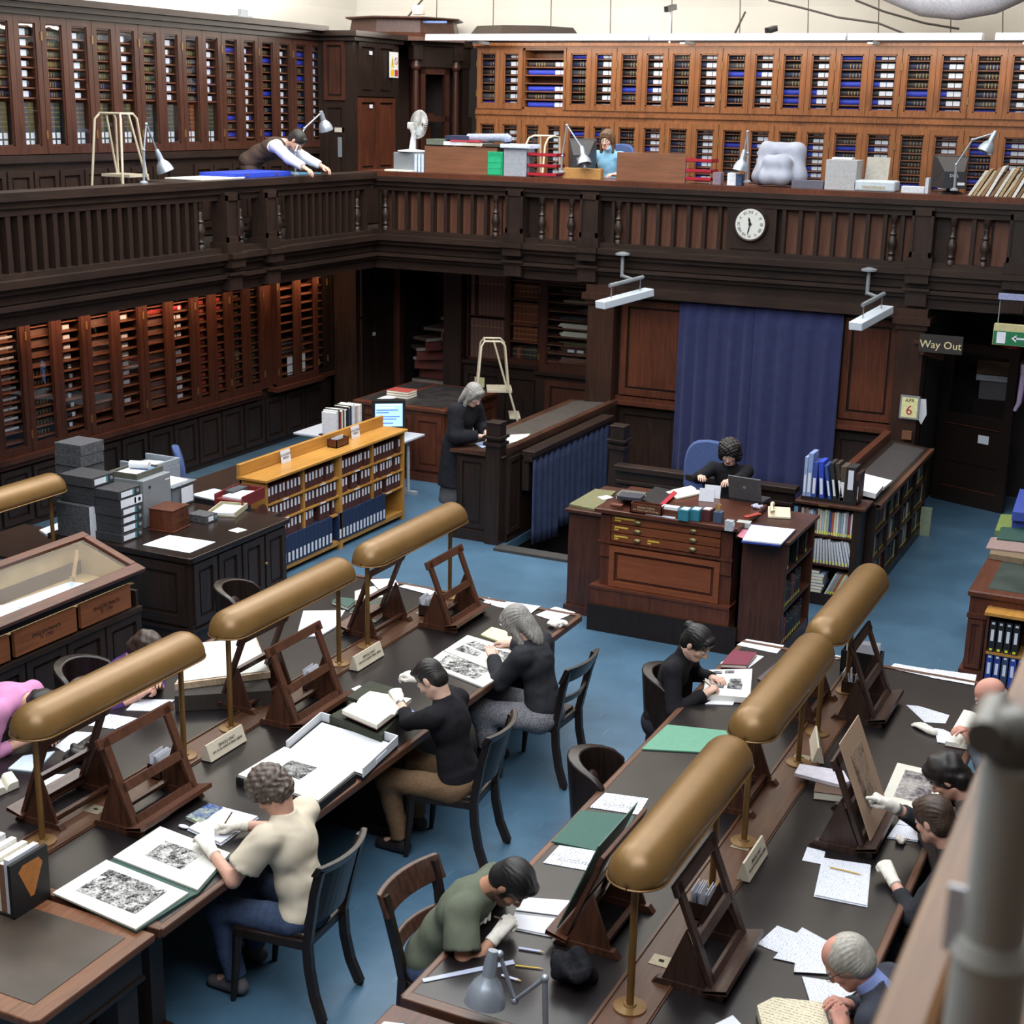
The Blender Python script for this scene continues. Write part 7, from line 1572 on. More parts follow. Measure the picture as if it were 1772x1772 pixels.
open_book([(884,1604),(900,1552),(986,1558),(955,1618)],'white spiral sketchbook under the hands of man in green shirt',.012,page=plain('#cfcfd4',.8,0,.2,.02),cover=LABEL,name='sketchbook',cat='sketchbook')
p = [on(x,y,TZ+.016) for x,y in ((892,1576),(972,1586))]; mb = MB()
for k in range(30): s = p[0].lerp(p[1],(k+.5)/30); mb.cone(s+Vector((-.002,-.006,0)),s+Vector((.002,.006,0)),.003,.003,5)
o = mb.build('spiral_wire', BLACK, [q for q in bpy.data.objects if q.get('label','').startswith('white spiral sketchbook')][0]); o.matrix_parent_inverse = o.parent.matrix_world.inverted() if False else Matrix.Translation(-o.parent.location); o['kind'] = 'stuff'
rod((898,1641),(942,1648),'blue and white ballpoint pen beside the forearm of man in green',plain('#b9c0dd',.3),.006,'ballpoint_pen','pen')
rod((892,1671),(941,1677),'yellow pencil beside the steel ruler',plain('#c9a332',.4))
rod((868,1688),(902,1698),'white pen below the yellow pencil',plain('#c5c9da',.3),.006,'ballpoint_pen','pen')
sheet([(730,1694),(888,1661),(891,1668),(733,1700)],'clear plastic ruler across the near corner of right table',TZ,plain('#9aa0b2',.3,0,.5,.05),.003,'ruler','ruler')
closed_book([(1248,1150),(1268,1126),(1310,1130),(1292,1152)],'dark red bound book at far left corner of right table',.03,plain('#6b2138',.5,0,.4,.06,20))
sheet([(1246,1148),(1276,1128),(1322,1136),(1296,1156)],'white paper under the dark red bound book',TZ-.0)
bpy.data.objects[[o.name for o in bpy.data.objects if o.get('label','').startswith('dark red bound')][0]].location.z += .004
ob = open_book([(1217,1200),(1222,1158),(1302,1156),(1298,1206)],'thick open book of grey photographs in front of woman in turtleneck',.05,page=plain('#d3d2cc',.7,0,.3,.03))
ph = engraving('grey_photo',12,'#a9a9ac','#28282c',18)
for k,cs in enumerate(([(1231,1188),(1234,1174),(1254,1174),(1252,1190)],[(1258,1190),(1260,1182),(1285,1182),(1283,1192)],[(1262,1178),(1264,1174),(1283,1174),(1282,1179)],[(1233,1165),(1234,1161),(1250,1161),(1249,1165)],[(1254,1164),(1255,1160),(1271,1160),(1270,1164)])):
    ps = [on(x,y,TZ+.053)-ob.location for x,y in cs]; MB().prism([(q.x,q.y) for q in ps],.0505,.0515).build('photograph', ph, ob)
sheet([(1220,1218),(1240,1207),(1275,1206),(1268,1220)],'small white notepad under the pencil of woman in turtleneck',TZ,WHITE,.006,'notepad','notepad')
for k,(cs,lab) in enumerate((([(1275,1116),(1292,1106),(1357,1117),(1344,1131)],'printed leaflet with blue band at far left corner of right table'),([(1430,1132),(1462,1136),(1480,1142),(1440,1140)],'white leaflet at the far end by last brass lamp'),([(1538,1156),(1548,1148),(1620,1160),(1612,1172)],'long printed leaflet at far right end of right table'),([(1608,1172),(1616,1158),(1690,1168),(1686,1186)],'printed leaflet with picture at far right corner of right table'))): sheet(cs,lab,TZ+.0+.002*(k%2),PN)
sheet([(1310,1174),(1340,1150),(1350,1156),(1322,1180)],'dark grey folder beside the dark red bound book',TZ,plain('#4a4046',.6),.01,'folder','folder')
sheet([(1375,1338),(1384,1322),(1460,1334),(1470,1352),(1452,1358)],'clear tray with white slips behind the tinted print stand',TZ+.05,plain('#cfcbd6',.5),.02,'slip_tray','tray')
closed_book([(1408,1370),(1412,1352),(1462,1360),(1458,1376)],'brown bound book under the clear slip tray',.05,plain('#5a4335',.6))
mount([(1525,1385),(1553,1320),(1640,1340),(1610,1408)],[[(1546,1378),(1567,1332),(1628,1345),(1600,1392)]],'wide cream mount with grey landscape engraving on right table',TZ,.016,plain('#cfccc0',.8,0,.2,.03),'mounted_print',7,None,engraving('grey_landscape',14,'#a39c98','#4a464c',12,.36,.56))
open_book([(1668,1227),(1720,1242),(1690,1292),(1636,1282)],'open printed book being read by the bald man',.035,page=PRINTED)
sheet([(1617,1260),(1632,1262),(1700,1295),(1622,1284)],'white notepad with blue edge under the open printed book',TZ,WRITY,.006,'notepad','notepad')
cv = sheet([(1568,1220),(1590,1222),(1643,1238),(1636,1252),(1600,1250)],'curled white handwritten sheet left of the open printed book',TZ,WRIT)
hm, HT_ = hand(np.array([on(1610,1264,TZ+.02).x,on(1610,1264,TZ+.02).y,TZ+.018]), (-.75,.55,0), (0,0,1), 1, 'flat', .0, 1.0); o = mk('cotton_glove', hm, [GLOVE], None); tag(o,'flat white cotton glove lying beside the curled handwritten sheet','glove')
open_book([(1410,1548),(1424,1484),(1506,1496),(1500,1566)],'spiral notebook with pencil on it, nearest the pointing man',.012,page=WRIT,cover=LABEL,name='spiral_notebook',cat='notebook')
rod((1436,1501),(1492,1514),'yellow pencil lying on the spiral notebook on right table',plain('#b9962f',.4),z=TZ+.014)
sheet([(1388,1489),(1397,1466),(1428,1474),(1424,1496)],'small square handwritten sheet beside spiral notebook',TZ,WRIT)
open_book([(1536,1448),(1568,1402),(1612,1410),(1588,1454)],'open spiral notebook under the hand of the writing person',.01,page=WRIT,cover=LABEL,name='spiral_notebook',cat='notebook')
rod((1558,1450),(1576,1453),'short pencil on open spiral notebook at right',plain('#7a6030',.4),z=TZ+.012)
cloth_lump(1558,1458,'crumpled cotton glove beside the open spiral notebook','cotton_glove','glove',GLOVE,.05,.035,21,fx=.6)
for k,(cs,lab) in enumerate((([(1310,1634),(1345,1602),(1398,1622),(1375,1660)],'handwritten sheet at the left of the fanned pile'),([(1338,1658),(1388,1605),(1438,1632),(1402,1672)],'handwritten sheet in the middle of the fanned pile'),([(1374,1682),(1378,1640),(1432,1632),(1446,1686)],'handwritten sheet nearest in the fanned pile'))): sheet(cs,lab,TZ+.003*k,WRIT)
sheet([(1388,1690),(1492,1706),(1452,1740),(1404,1740)],'lined white notepad in front of old grey haired man',TZ,WRIT,.008,'notepad','notepad')
sheet([(1310,1740),(1338,1726),(1422,1734),(1440,1790),(1325,1800)],'old yellowed manuscript volume at the near right of table',TZ,written('old_manuscript','#cfc6ac','#8d8070',.02,'Y',.5),.045,'manuscript','book')
sheet([(1232,1775),(1268,1757),(1285,1775),(1262,1790)],'white sheet at the bottom edge of right table',TZ)
sheet([(640,1790),(665,1768),(700,1772),(690,1800)],'white sheet on the red mahogany near desk',TZ,WHITE,.01)
# pens held in hands
for key, hand_i, mt, lab, col in (('man in cream',1,'pencil','brown pencil held in right glove of man in cream t-shirt','#6a5030'),('dark haired man in grey',1,'pencil','pencil held in right glove of man in green shirt','#5a3f30'),('woman in black turtle',1,'pencil','yellow brown pencil held by woman in black turtleneck','#8a7038'),('woman in purple',1,'pen','bright pink pen held by woman in purple','#c02a8c'),('old man with grey',0,'pen','dark pen held by old grey haired man','#2a2f40')):
    d = [v for k,v in PEOPLE.items() if k.startswith(key)][0]; r_ = d['root']; HT = d['hands'][hand_i]; sd = 1 if hand_i == 0 else -1
    a = HT((sd*.035,.105,-.05)); b = HT((sd*.02,.05,.06)); M = r_.matrix_basis; a = M@Vector(a); b = M@Vector(b); dd = (b-a).normalized(); c = a
    t = thing(mt+'_held' if False else ('pencil' if mt == 'pencil' else 'ballpoint_pen'), lab, mt, a); MB().cone(dd*.012,dd*.15,.0042,.0042,7).build('shaft', plain(col,.4), t); MB().cone((0,0,0),dd*.012,.0008,.0042,7).build('tip', plain('#b99a74',.7), t)

# ------------------------------------------------------------------ issue desk top
IZ = DH
def isl(corners, label, z, mat, th=.004, name='paper_sheet', cat='paper'): return sheet(corners,label,z,mat,th,name,cat)
def ibox(px, py, w, d, h, label, name, cat, mat, z=IZ, rz=0, bev=.003):
    p = on(px,py,z); o = MB().box(-w/2,-d/2,0,w/2,d/2,h).build(name, mat, bevel=bev); o.location = (p.x,p.y,z+.001); o.rotation_euler = (0,0,rz); return tag(o,label,cat)
isl([(985,872),(1030,846),(1066,850),(1032,882)],'olive green portfolio on the unit left of issue desk',1.02,plain('#6a6849',.7),.02,'portfolio','folder')
isl([(1034,860),(1050,857),(1062,861),(1044,865)],'white slip on the olive green portfolio',1.041,WHITE)
for k,(w_,d_,h,cc,lab) in enumerate(((.24,.2,.045,'#5d5f58','grey green file at bottom of pile on issue desk'),(.23,.19,.02,'#c2c3c8','white papers in the middle of pile on issue desk'),(.22,.17,.03,'#33343f','navy bound book on top of pile on issue desk'))): ibox(1092,862,w_,d_,h,lab,'book' if k == 2 else 'file','book' if k == 2 else 'file',plain(cc,.5),IZ+(0,.047,.069)[k],.1)
ibox(1068,876,.11,.06,.022,'lower brown leather case at left of issue desk','leather_case','case',plain('#5c332a',.4),rz=.05); ibox(1068,876,.1,.055,.02,'upper brown leather case at left of issue desk','leather_case','case',plain('#6a3b30',.4),IZ+.024,rz=.05)
isl([(1106,864),(1134,842),(1170,850),(1140,874)],'black folder with red spine on issue desk',IZ+.01,BLACK,.008,'folder','folder')
isl([(1138,876),(1166,849),(1172,853),(1146,877)],'red spine strip of black folder on issue desk',IZ+.02,plain('#a01c2c',.5),.005,'folder_spine','folder')
open_book([(1150,850),(1172,862),(1216,852),(1196,840)],'open white register on the issue desk behind the card boxes',.02,IZ)
t = thing('order_form_box','brown order forms box with gilt lettering on issue desk','box',(on(1118,890,IZ).x,on(1118,890,IZ).y+.04,IZ+.001)); MB().box(-.15,-.05,0,.15,.05,.01).box(-.15,-.05,0,.15,-.042,.085).box(-.15,.042,0,.15,.05,.085).box(-.15,-.05,0,-.14,.05,.085).box(.14,-.05,0,.15,.05,.085).build('box', W_RED, t); text('ORDER FORMS\nfor Prints and Drawings','lettering',frameM((0,-.0515,.045),(1,0,0),(0,0,1)),.025,plain('#b9a583',.5),t,.0003)
b_ = ibox(1160,892,.17,.09,.06,'brown box of white forms beside the order forms box','slip_box','box',W_RED); MB().box(-.075,-.035,.06,.075,.035,.085).build('forms', WHITE, b_)
isl([(1113,889),(1116,886),(1170,894),(1168,898)],'clear ruler along the front of issue desk',IZ,plain('#a9adb8',.3),.004,'ruler','ruler')
for px,cc,lab in ((1186,'#2d6f80','first teal card index box on issue desk'),(1205,'#2d6f80','second teal card index box, right of the first'),(1224,'#4a2427','dark red card index box beside two teal boxes')):
    b_ = ibox(px,899,.095,.13,.10,lab,'card_index','box',plain(cc,.5),rz=-.05); MB().box(-.03,-.045,.1001,.03,.04,.101).build('top_label', LABEL, b_)
b_ = ibox(1243,904,.075,.075,.10,'slate blue pencil pot on the issue desk','pencil_pot','pot',plain('#3d4d63',.5))
for k in range(6): MB().cone((rnd.uniform(-.02,.02),rnd.uniform(-.02,.02),.09),(rnd.uniform(-.04,.04),rnd.uniform(-.03,.03),.17),.004,.003,6).build('pencil', plain('#b08f40',.5), b_)
for px,py,lab,w_ in ((1222,868,'white postcard leaflet standing on issue desk',.14),(1232,862,'pale leaflet standing behind the postcard leaflet',.15)): b_ = ibox(px,py,w_,.01,.12,lab,'leaflet','leaflet',[LABEL,engraving('postcard',3,'#b5b0a4','#5a5550',20)][0],rz=.1,bev=0); b_.rotation_euler[0] = -.2
t = thing('laptop','dark grey laptop open towards the librarian on issue desk','laptop',(on(1288,870,IZ).x+.0,on(1288,870,IZ).y+.03,IZ+.001),PI-.1); MB().box(-.16,-.22,0,.16,.0,.022).build('base', plain('#3a3b3f',.4,.3), t)
M = Matrix.Translation((0,.005,.022))@Matrix.Rotation(-.25,4,'X'); mb = MB(); mb.xbox(M@Matrix.Translation((0,0,.115)),.32,.014,.23); ls = mb.build('lid', plain('#55575b',.4,.4), t, bevel=.004); mb = MB(); mb.lathe([(.016,0),(.016,.001)],n=14,M=M@Matrix.Translation((0,.0075,.13))@Matrix.Rotation(-PI/2,4,'X')); mb.build('emblem', GREYM, ls)
ibox(1262,918,.07,.06,.09,'clear acrylic block holder at the right front of issue desk','acrylic_holder','holder',plain('#a9adb3',.15,0,.6))
ibox(1302,893,.2,.05,.012,'red pencil case strip at right of issue desk','ruler','ruler',plain('#9a3a30',.5),rz=1.2)
cloth_lump(1310,880,'bunch of white and violet cables at right of issue desk','cable_bunch','cable',plain('#b5b3c8',.5),.06,.04,31,IZ)
b_ = isl([(1285,934),(1300,908),(1376,916),(1352,941)],'open ring file of white sheets right of issue desk',1.115,WHITE,.012,'ring_file','file'); isl([(1283,937),(1300,907),(1378,917),(1350,944)],'blue cover of the ring file right of issue desk',1.101,plain('#2d3f95',.5),.012,'file_cover','file')
isl([(1276,928),(1284,915),(1300,918),(1296,936)],'pink sheet under the open ring file',1.1005,plain('#b5707e',.7),.0008)
ibox(1287,912,.12,.09,.05,'stack of small white booklets at front right of issue desk','booklet_stack','booklets',plain('#a3a5a3',.7),IZ-.05+.0,rz=.1)
t = thing('telephone','cream telephone on the unit right of issue desk','telephone',(on(1348,893,1.1).x,on(1348,893,1.1).y,1.102),.3); MB().add([(-.1,-.1,0),(.1,-.1,0),(.1,.1,0),(-.1,.1,0),(-.1,-.1,.02),(.1,-.1,.02),(.1,.1,.06),(-.1,.1,.06)],[(3,2,1,0),(4,5,6,7),(0,1,5,4),(1,2,6,5),(2,3,7,6),(3,0,4,7)]).build('base', plain('#c9bfa4',.4), t, bevel=.005); MB().tube([(-.06,-.08,.055),(-.07,-.05,.075),(-.07,.05,.09),(-.06,.09,.085)],[.022,.014,.014,.022],8).build('handset', plain('#c9bfa4',.4), t, smooth=50)
office_chair(-4.50,14.02,PI+.25,'blue backed office chair behind the issue desk',.66,.48).location.z = .12
st2 = tag(MB().box(-.75,-.55,0,.75,.25,.12).build('platform', W_DARKX), 'low dark platform behind the issue desk', 'platform'); st2.location = (-4.35,13.85,0)
# calendar, signs
cal = thing('wall_calendar','metal framed date calendar reading April 6 on the column','calendar',(-2.98,GY-.13,1.24)); MB().box(-.11,-.03,0,.11,0,.27).box(-.09,-.032,.02,.09,-.03,.25,1).build('case',[GREYM,plain('#d8d49c',.6)], cal); text('APR','lettering',frameM((0,-.0335,.215),(1,0,0),(0,0,1)),.06,plain('#33302a',.6),cal); text('6','lettering',frameM((0,-.0335,.10),(1,0,0),(0,0,1)),.16,plain('#a3202a',.6),cal)
o = MB().box(-.055,-.04,0,.055,0,.1).build('wall_box', plain('#6a4630',.5)); o.location = (-2.98,GY-.13,1.0); tag(o,'small brown wooden box on the column below the calendar','box')
t = thing('hanging_sign','dark Way Out sign with pale lettering beside the column','sign',(-2.70,GY-.16,2.13)); MB().box(-.24,-.02,-.10,.24,.02,.10).build('board', plain('#2a2623',.6), t); MB().box(-.3,.02,-.02,.24,.05,.02).bar((-.2,.0,-.1),(-.02,.3,-.2),.05,.06).build('bracket', W_CASE, t); text('Way Out','lettering',frameM((0,-.021,-.01),(1,0,0),(0,0,1)),.12,plain('#d6c79a',.6),t,.001)
p = ony(1752,578,16.2); t = thing('exit_sign','hanging green exit sign with white arrow and door at right','sign',(p.x,16.2,p.z)); MB().box(-.19,-.05,-.12,.35,.05,.10).build('box', plain('#b5ad80',.5), t); MB().box(-.185,-.054,-.115,.35,-.05,.03).build('panel', plain('#1f6b45',.5), t); MB().box(-.15,-.056,-.10,-.06,-.054,.02).bar((.03,-.055,-.04),(.14,-.055,-.04),.002,.018).add([(.0,-.056,-.04),(.05,-.056,-.08),(.05,-.056,.0)],[(0,1,2)]).build('symbol', LABEL, t)
for x in (-.16,.3): MB().cone((x,0,.1),(x,0,.36),.006,.006,6).build('chain', GREYM, t)
MB().box(-.18,-.03,.36,.35,.03,.42).build('bracket', plain('#8a8fb5',.5), t)
# fluorescent fittings hung from the gallery front
def fluoro(pc, pa, pb, lab, Yf=16.3):
    a = ony(*pa,Yf-.45); b = ony(*pb,Yf+.3); c = ony(*pc,GY-.14); t = thing('fluorescent_light', lab, 'light', (c.x,c.y,c.z)); A = a-c; B = b-c
    mb = MB(); mb.bar(A,B,.16,.09); mb.build('housing', plain('#c3ccd6',.4,0,.4,.03), t, bevel=.008); m = (A+B)/2+Vector((0,0,.2))
    MB().lathe([(.09,.05),(.09,.07),(.03,.09)],(0,-.05,0),14).build('cap', GREYM, t, smooth=50)
    MB().cone((0,-.05,.05),(0,-.05,-.22),.022,.022,8).build('stem', GREYM, t); mb = MB(); q1 = A.lerp(B,.18)+Vector((0,0,.2)); q2 = A.lerp(B,.85)+Vector((0,0,.2)); zc = q1.lerp(q2,.6).z; mb.cone(q1,q2,.025,.025,8); mb.cone(Vector((0,-.05,-.2)),q1.lerp(q2,.7),.02,.02,8); mb.build('arm', GREYM, t)
    for f in (.45,.6):
        q = A.lerp(B,.22 if f == .45 else .8)+Vector((0,0,.2)); MB().cone(q,q-Vector((0,0,.17)),.006,.006,6).build('chain', GREYM, t)
fluoro((1080,448),(1038,528),(1124,505),'grey fluorescent fitting hung left of the blue curtain')
fluoro((1505,476),(1480,565),(1535,535),'grey fluorescent fitting hung right of the blue curtain')
# open door at right with glazed top, vestibule
t = thing('panelled_door','dark panelled door with glazed top standing open by the column','door',(-2.86,18.15,0),math.atan2(-.33,.83)); L = .98
mb = MB()
for a,b,c_,d in ((0,.12,0,1.98),(L-.12,L,0,1.98),(.12,L-.12,1.86,1.98),(.12,L-.12,1.0,1.12),(.12,L-.12,.0,.22),(.12,L-.12,.52,.6)): mb.box(a,-.025,c_,b,.025,d)
mb.build('frame', W_BLK, t); MB().box(.12,-.01,.22,L-.12,.01,.52).box(.12,-.01,.6,L-.12,.01,1.0).build('panel', W_BLK, t); MB().box(.12,-.004,1.12,L-.12,.004,1.86).build('pane', GLASS, t); MB().box(L-.42,-.014,.8,L-.28,-.011,.9).build('label_card', LABEL, t); MB().box(.12,-.03,.2,L-.12,-.026,.215).box(.12,-.03,.98,L-.12,-.026,.995).build('bead', W_CASE, t)
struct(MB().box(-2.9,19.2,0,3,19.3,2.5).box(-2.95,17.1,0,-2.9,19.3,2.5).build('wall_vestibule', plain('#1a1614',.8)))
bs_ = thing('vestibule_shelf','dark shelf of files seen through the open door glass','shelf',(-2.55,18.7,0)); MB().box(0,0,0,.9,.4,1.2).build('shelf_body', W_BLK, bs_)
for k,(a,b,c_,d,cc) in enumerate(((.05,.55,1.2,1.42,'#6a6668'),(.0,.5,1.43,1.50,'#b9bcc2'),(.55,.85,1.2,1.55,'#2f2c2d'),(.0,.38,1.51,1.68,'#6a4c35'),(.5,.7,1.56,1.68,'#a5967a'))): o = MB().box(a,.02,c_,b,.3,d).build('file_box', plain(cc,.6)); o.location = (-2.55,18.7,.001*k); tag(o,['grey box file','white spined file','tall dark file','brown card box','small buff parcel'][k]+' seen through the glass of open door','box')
o = MB().lathe([(.0,.1),(.07,.09),(.11,.04),(.115,0)],n=16).build('red_helmet', plain('#8a2f2a',.4), smooth=60); p = ony(1742,612,18.0); o.location = (p.x,18.3,1.9); tag(o,'red round alarm bell high behind the open door','bell')
o = MB().box(0,0,0,.5,.03,.72).build('leaning_board', plain('#b08d57',.7)); p = on(1750,845,.05); o.location = (p.x-.05,p.y,.02); o.rotation_euler = (R(-8),0,0); tag(o,'light brown board leaning behind the open door at right edge','board')
o = MB().tube([(0,0,.55),(.02,0,.5),(.0,.0,.1),(-.04,0,0)],[.03,.04,.03,.02],8).build('hanging_scarf', plain('#a58fb0',.9), smooth=60); p = ony(1762,680,17.4); o.location = (p.x,17.6,p.z-.25); tag(o,'pale violet scarf hanging at the right edge','scarf')
MBp = MB().add([(0,0,0),(.08,.01,0),(.1,.02,-.18),(.05,.02,-.3),(-.02,.0,-.2)],[(0,1,2,3,4)]).build('hanging_paper', WHITE); p = ony(1597,690,GY-.1); MBp.location = (-2.89,GY-.12,p.z); tag(MBp,'white papers hanging on the side of the column','paper')
# step ladders (tubular)
def ladder(x, y, z0, rz, h, plat, label, parts=1):
    t = thing('step_ladder', label, 'ladder', (x,y,z0), rz); r = .014
    for s in (-.2,.2):
        MB().tube([(s*1.25,-.35,0),(s,-.02,plat),(s*.75,.04,h-.05),(s*.7,.09,h),(s*.7,.3,h),(s*.9,.34,h-.06),(s*1.15,.42,plat*.6),(s*1.25,.5,0)],r,8).build('side_rail', LADDER, t, smooth=60)
        MB().tube([(s,.0,plat),(s*.78,.18,h-.01)],r*.9,8).build('brace', LADDER, t, smooth=60)
    MB().box(-.2,-.06,plat-.03,.2,.26,plat).build('platform', LADDER, t); MB().box(-.07,-.063,plat-.03,.07,-.061,plat-.005).build('label', LABEL, t)
    for k in range(1,int(plat/.25)):
        f = k*.25/plat; MB().box(-.22,-.35+.33*f-.05,k*.25-.02,.22,-.35+.33*f+.09,k*.25).build('tread', LADDER, t)
    MB().cone((-.25,.48,.12),(.25,.48,.12),r,r,8).cone((-.15,.3,h),(.15,.3,h),r,r,8).build('cross_bar', LADDER, t, smooth=60); return t
ladder(-11.15,13.2,GZ,PI,1.5,.85,'cream tubular step ladder behind the left gallery balusters')
ladder(-8.1,16.7,0,PI/2+.5,1.72,1.1,'cream tubular step ladder beside the plan chest')
ladder(-9.2,8.3,0,PI/2,1.3,.7,'grey cream step stool at far left behind the display case')
q = ony(935,240,18.3); t = thing('step_ladder','cream tubular ladder top behind the red trays on back gallery','ladder',(q.x,18.3,GZ),.3); zt = ony(935,235,18.3).z-GZ
for s in (-.13,.13): MB().tube([(s-.1,-.3,0),(s-.05,-.1,zt-.12),(s-.02,-.02,zt-.03),(s+.05,.02,zt),(s+.12,.05,zt-.01),(s+.14,.3,0)],.014,8).build('side_rail', LADDER, t, smooth=60)
MB().cone((-.1,.05,zt),(.2,.05,zt),.014,.014,8).box(-.18,-.2,zt-.6,.2,.0,zt-.57).build('cross_bar', LADDER, t)
# anglepoise lamps
def anglepoise(pts, hd, label, big=1.0, group='grey anglepoise lamps'):
    b = Vector(pts[0]); t = thing('anglepoise_lamp', label, 'lamp', b, 0, group); P = [Vector(p)-b for p in pts]; h = Vector(hd).normalized()
    MB().lathe([(.045*big,0),(.045*big,.015),(.022*big,.03)],n=14).cone(P[0],P[1],.014*big,.013*big,10).build('post', LAMPG, t, smooth=45)
    for a,c in zip(P[1:],P[2:]): MB().cone(a,c,.011*big,.009*big,8).sphere(a,.018*big).sphere(c,.016*big).build('arm', LAMPG, t, smooth=45)
    e = P[-1]; z = h; x = z.orthogonal().normalized(); y = z.cross(x); M = Matrix((x,y,z)).transposed().to_4x4(); M.translation = e
    MB().lathe([(.022*big,-.02*big),(.03*big,.03*big),(.032*big,.09*big),(.034*big,.10*big),(.062*big,.13*big),(.085*big,.18*big),(.092*big,.225*big),(.088*big,.225*big),(.08*big,.18*big),(.03*big,.11*big)],n=20,M=M).build('lamp_shade', LAMPG, t, smooth=45)
    MB().sphere(M@Vector((0,0,.16*big)),.03*big).build('bulb', LABEL, t, smooth=180); return t
Yd = 4.72; a = on(944,1788,TZ); Yd = a.y
f_ = lambda x,y: ony(x,y,Yd)
anglepoise([a, f_(943,1693), f_(882,1742)+Vector((0,.05,0)), f_(861,1655)+Vector((0,.02,0)), f_(852,1652)], f_(846,1745)-f_(854,1652)+Vector((0,-.05,0)), 'large grey anglepoise lamp at the bottom centre of the room',1.0)
gy = GY+.12
def gl(px,py,Y=None): return ony(px,py,gy if Y is None else Y)
def gallery_lamp(Xp, pts, hd, lab): anglepoise([onx(x,y,Xp) for x,y in pts], hd, lab)
XR = GX-.12
gallery_lamp(XR,[(249,318),(249,260),(253,215),(272,262)],(.25,.25,-.9),'grey anglepoise lamp drooping on the left gallery rail by the ladder')
gallery_lamp(XR,[(511,303),(511,262),(527,222),(556,195)],(.1,.35,-1),'grey anglepoise lamp arching over the man leaning on gallery rail')
def glamp(pts, hd, lab): anglepoise([gl(x,y) for x,y in pts], hd, lab)
glamp([(971,299),(973,270),(981,217),(1007,256)],(.3,-.3,-.8),'grey anglepoise lamp in front of the black monitor on back gallery')
glamp([(1293,316),(1294,265),(1294,228),(1288,262)],(-.15,-.1,-1),'grey anglepoise lamp beside the sheeted monitor')
glamp([(1651,330),(1655,285),(1683,242),(1722,230)],(-.35,-.2,-.9),'grey anglepoise lamp before the second black monitor at right')
# things along the back gallery counter
CTZ = 3.761
def gbox(px0, px1, pyt, label, name, cat, mat, Y=None, dep=.25, bev=.003, base=CTZ):
    Y = gy if Y is None else Y; a = ony(px0,pyt,Y); b = ony(px1,pyt,Y); o = MB().box(0,0,0,b.x-a.x,dep,a.z-base).build(name, mat, bevel=bev); o.location = (a.x,Y,base); return tag(o,label,cat)
gbox(735,860,252,'left walnut laminate desk screen on back gallery','desk_screen','screen',W_LAM,gy,.03); gbox(840,862,252,'narrow return panel of the left laminate screen','desk_screen','screen',W_LAM,gy+.03,.4); gbox(1068,1188,263,'right walnut laminate desk screen on back gallery','desk_screen','screen',W_LAM,gy,.03)
b_ = gbox(681,733,263,'grey steel file rack under the white fan','file_rack','rack',GREYM,gy+.02,.3)
for k in range(3): gbox(717+6*k,721+6*k,267,f'white folder standing in the grey rack, {ORD[k]} from the left','folder','folder',plain('#c3d0e4',.6),gy+.0,.015)
b_ = gbox(665,712,293,'pile of buff papers at the left end of back counter','paper_pile','papers',CREAM,gy-.06,.2)
fx = ony(712,263,gy+.15); t = thing('desk_fan','white desk fan in profile on the grey rack','fan',(fx.x,gy+.17,fx.z+.005)); WP = plain('#d9dbe0',.4)
s = (ony(745,263,gy+.17).x-ony(692,263,gy+.17).x); MB().lathe([(s*.42,0),(s*.42,.012),(.05,.03),(.03,.05)],n=20).cone((0,0,.03),(.03,0,.28),.045,.028,12).build('base', WP, t, smooth=45)
MB().bar((-.06,0,.33),(.06,0,.33),.09,.09).build('motor', plain('#b9bbb8',.4), t, bevel=.02); Mf = Matrix.Translation((.1,0,.35))@Matrix.Rotation(PI/2+.1,4,'Y')
cg = MB()
for k in range(40):
    a_ = 2*PI*k/40; cg.tube([Mf@Vector((.03*math.cos(a_),.03*math.sin(a_),-.05)),Mf@Vector((.16*math.cos(a_),.16*math.sin(a_),-.045)),Mf@Vector((.185*math.cos(a_),.185*math.sin(a_),0)),Mf@Vector((.16*math.cos(a_),.16*math.sin(a_),.045)),Mf@Vector((.03*math.cos(a_),.03*math.sin(a_),.055))],.0028,4)
o = cg.build('guard', plain('#cfd0cc',.4), t); o['kind'] = 'stuff'
for k in range(3): a_ = 2*PI*k/3; MB().add([Mf@Vector((.02*math.cos(a_),.02*math.sin(a_),-.01)),Mf@Vector((.15*math.cos(a_-.4),.15*math.sin(a_-.4),-.02)),Mf@Vector((.15*math.cos(a_+.4),.15*math.sin(a_+.4),.02))],[(0,1,2)]).build('blade', plain('#9fb0b8',.3), t)
zs = ony(800,252,gy).z
for k,(p0,p1,h,cc,nm,cat,lab) in enumerate(((739,768,.07,'#5d6358','file','file','grey marbled file on the left laminate screen'),(766,808,.045,'#cfd0d6','paper_pile','papers','white paper pile on the left laminate screen'),(780,830,.02,'#a8323f','folder','folder','red folder in the pile on left screen'),(800,838,.035,'#b9b4a4','book','book','cream edged book at right of the left screen'),(836,866,.03,'#3a342e','book','book','dark book at end of the left screen'))):
    a = ony(p0,250,gy); b = ony(p1,250,gy); z = zs+(0,0,.046,.0,.0)[k]; o = MB().box(0,-.02,0,b.x-a.x,.25,h).build(nm, plain(cc,.6)); o.location = (a.x,gy+(0 if k != 1 else .01),z+.001); tag(o,lab,cat)
o = MB().box(0,0,0,.35,.3,.05).build('navy_book', NAVY); a = ony(770,240,gy+.05); o.location = (a.x,gy+.05,zs+.07); tag(o,'navy volume on the pile of left screen','book'); o = MB().cone((0,0,.05),(.55,0,.06),.05,.055,12).cone((.55,0,.06),(.62,0,.05),.06,.03,12).build('wrapped_roll', plain('#8b93a8',.5), smooth=50); a = ony(810,240,gy+.1); o.location = (a.x,gy+.1,zs+.05); tag(o,'blue grey plastic wrapped roll on the left screen','roll')
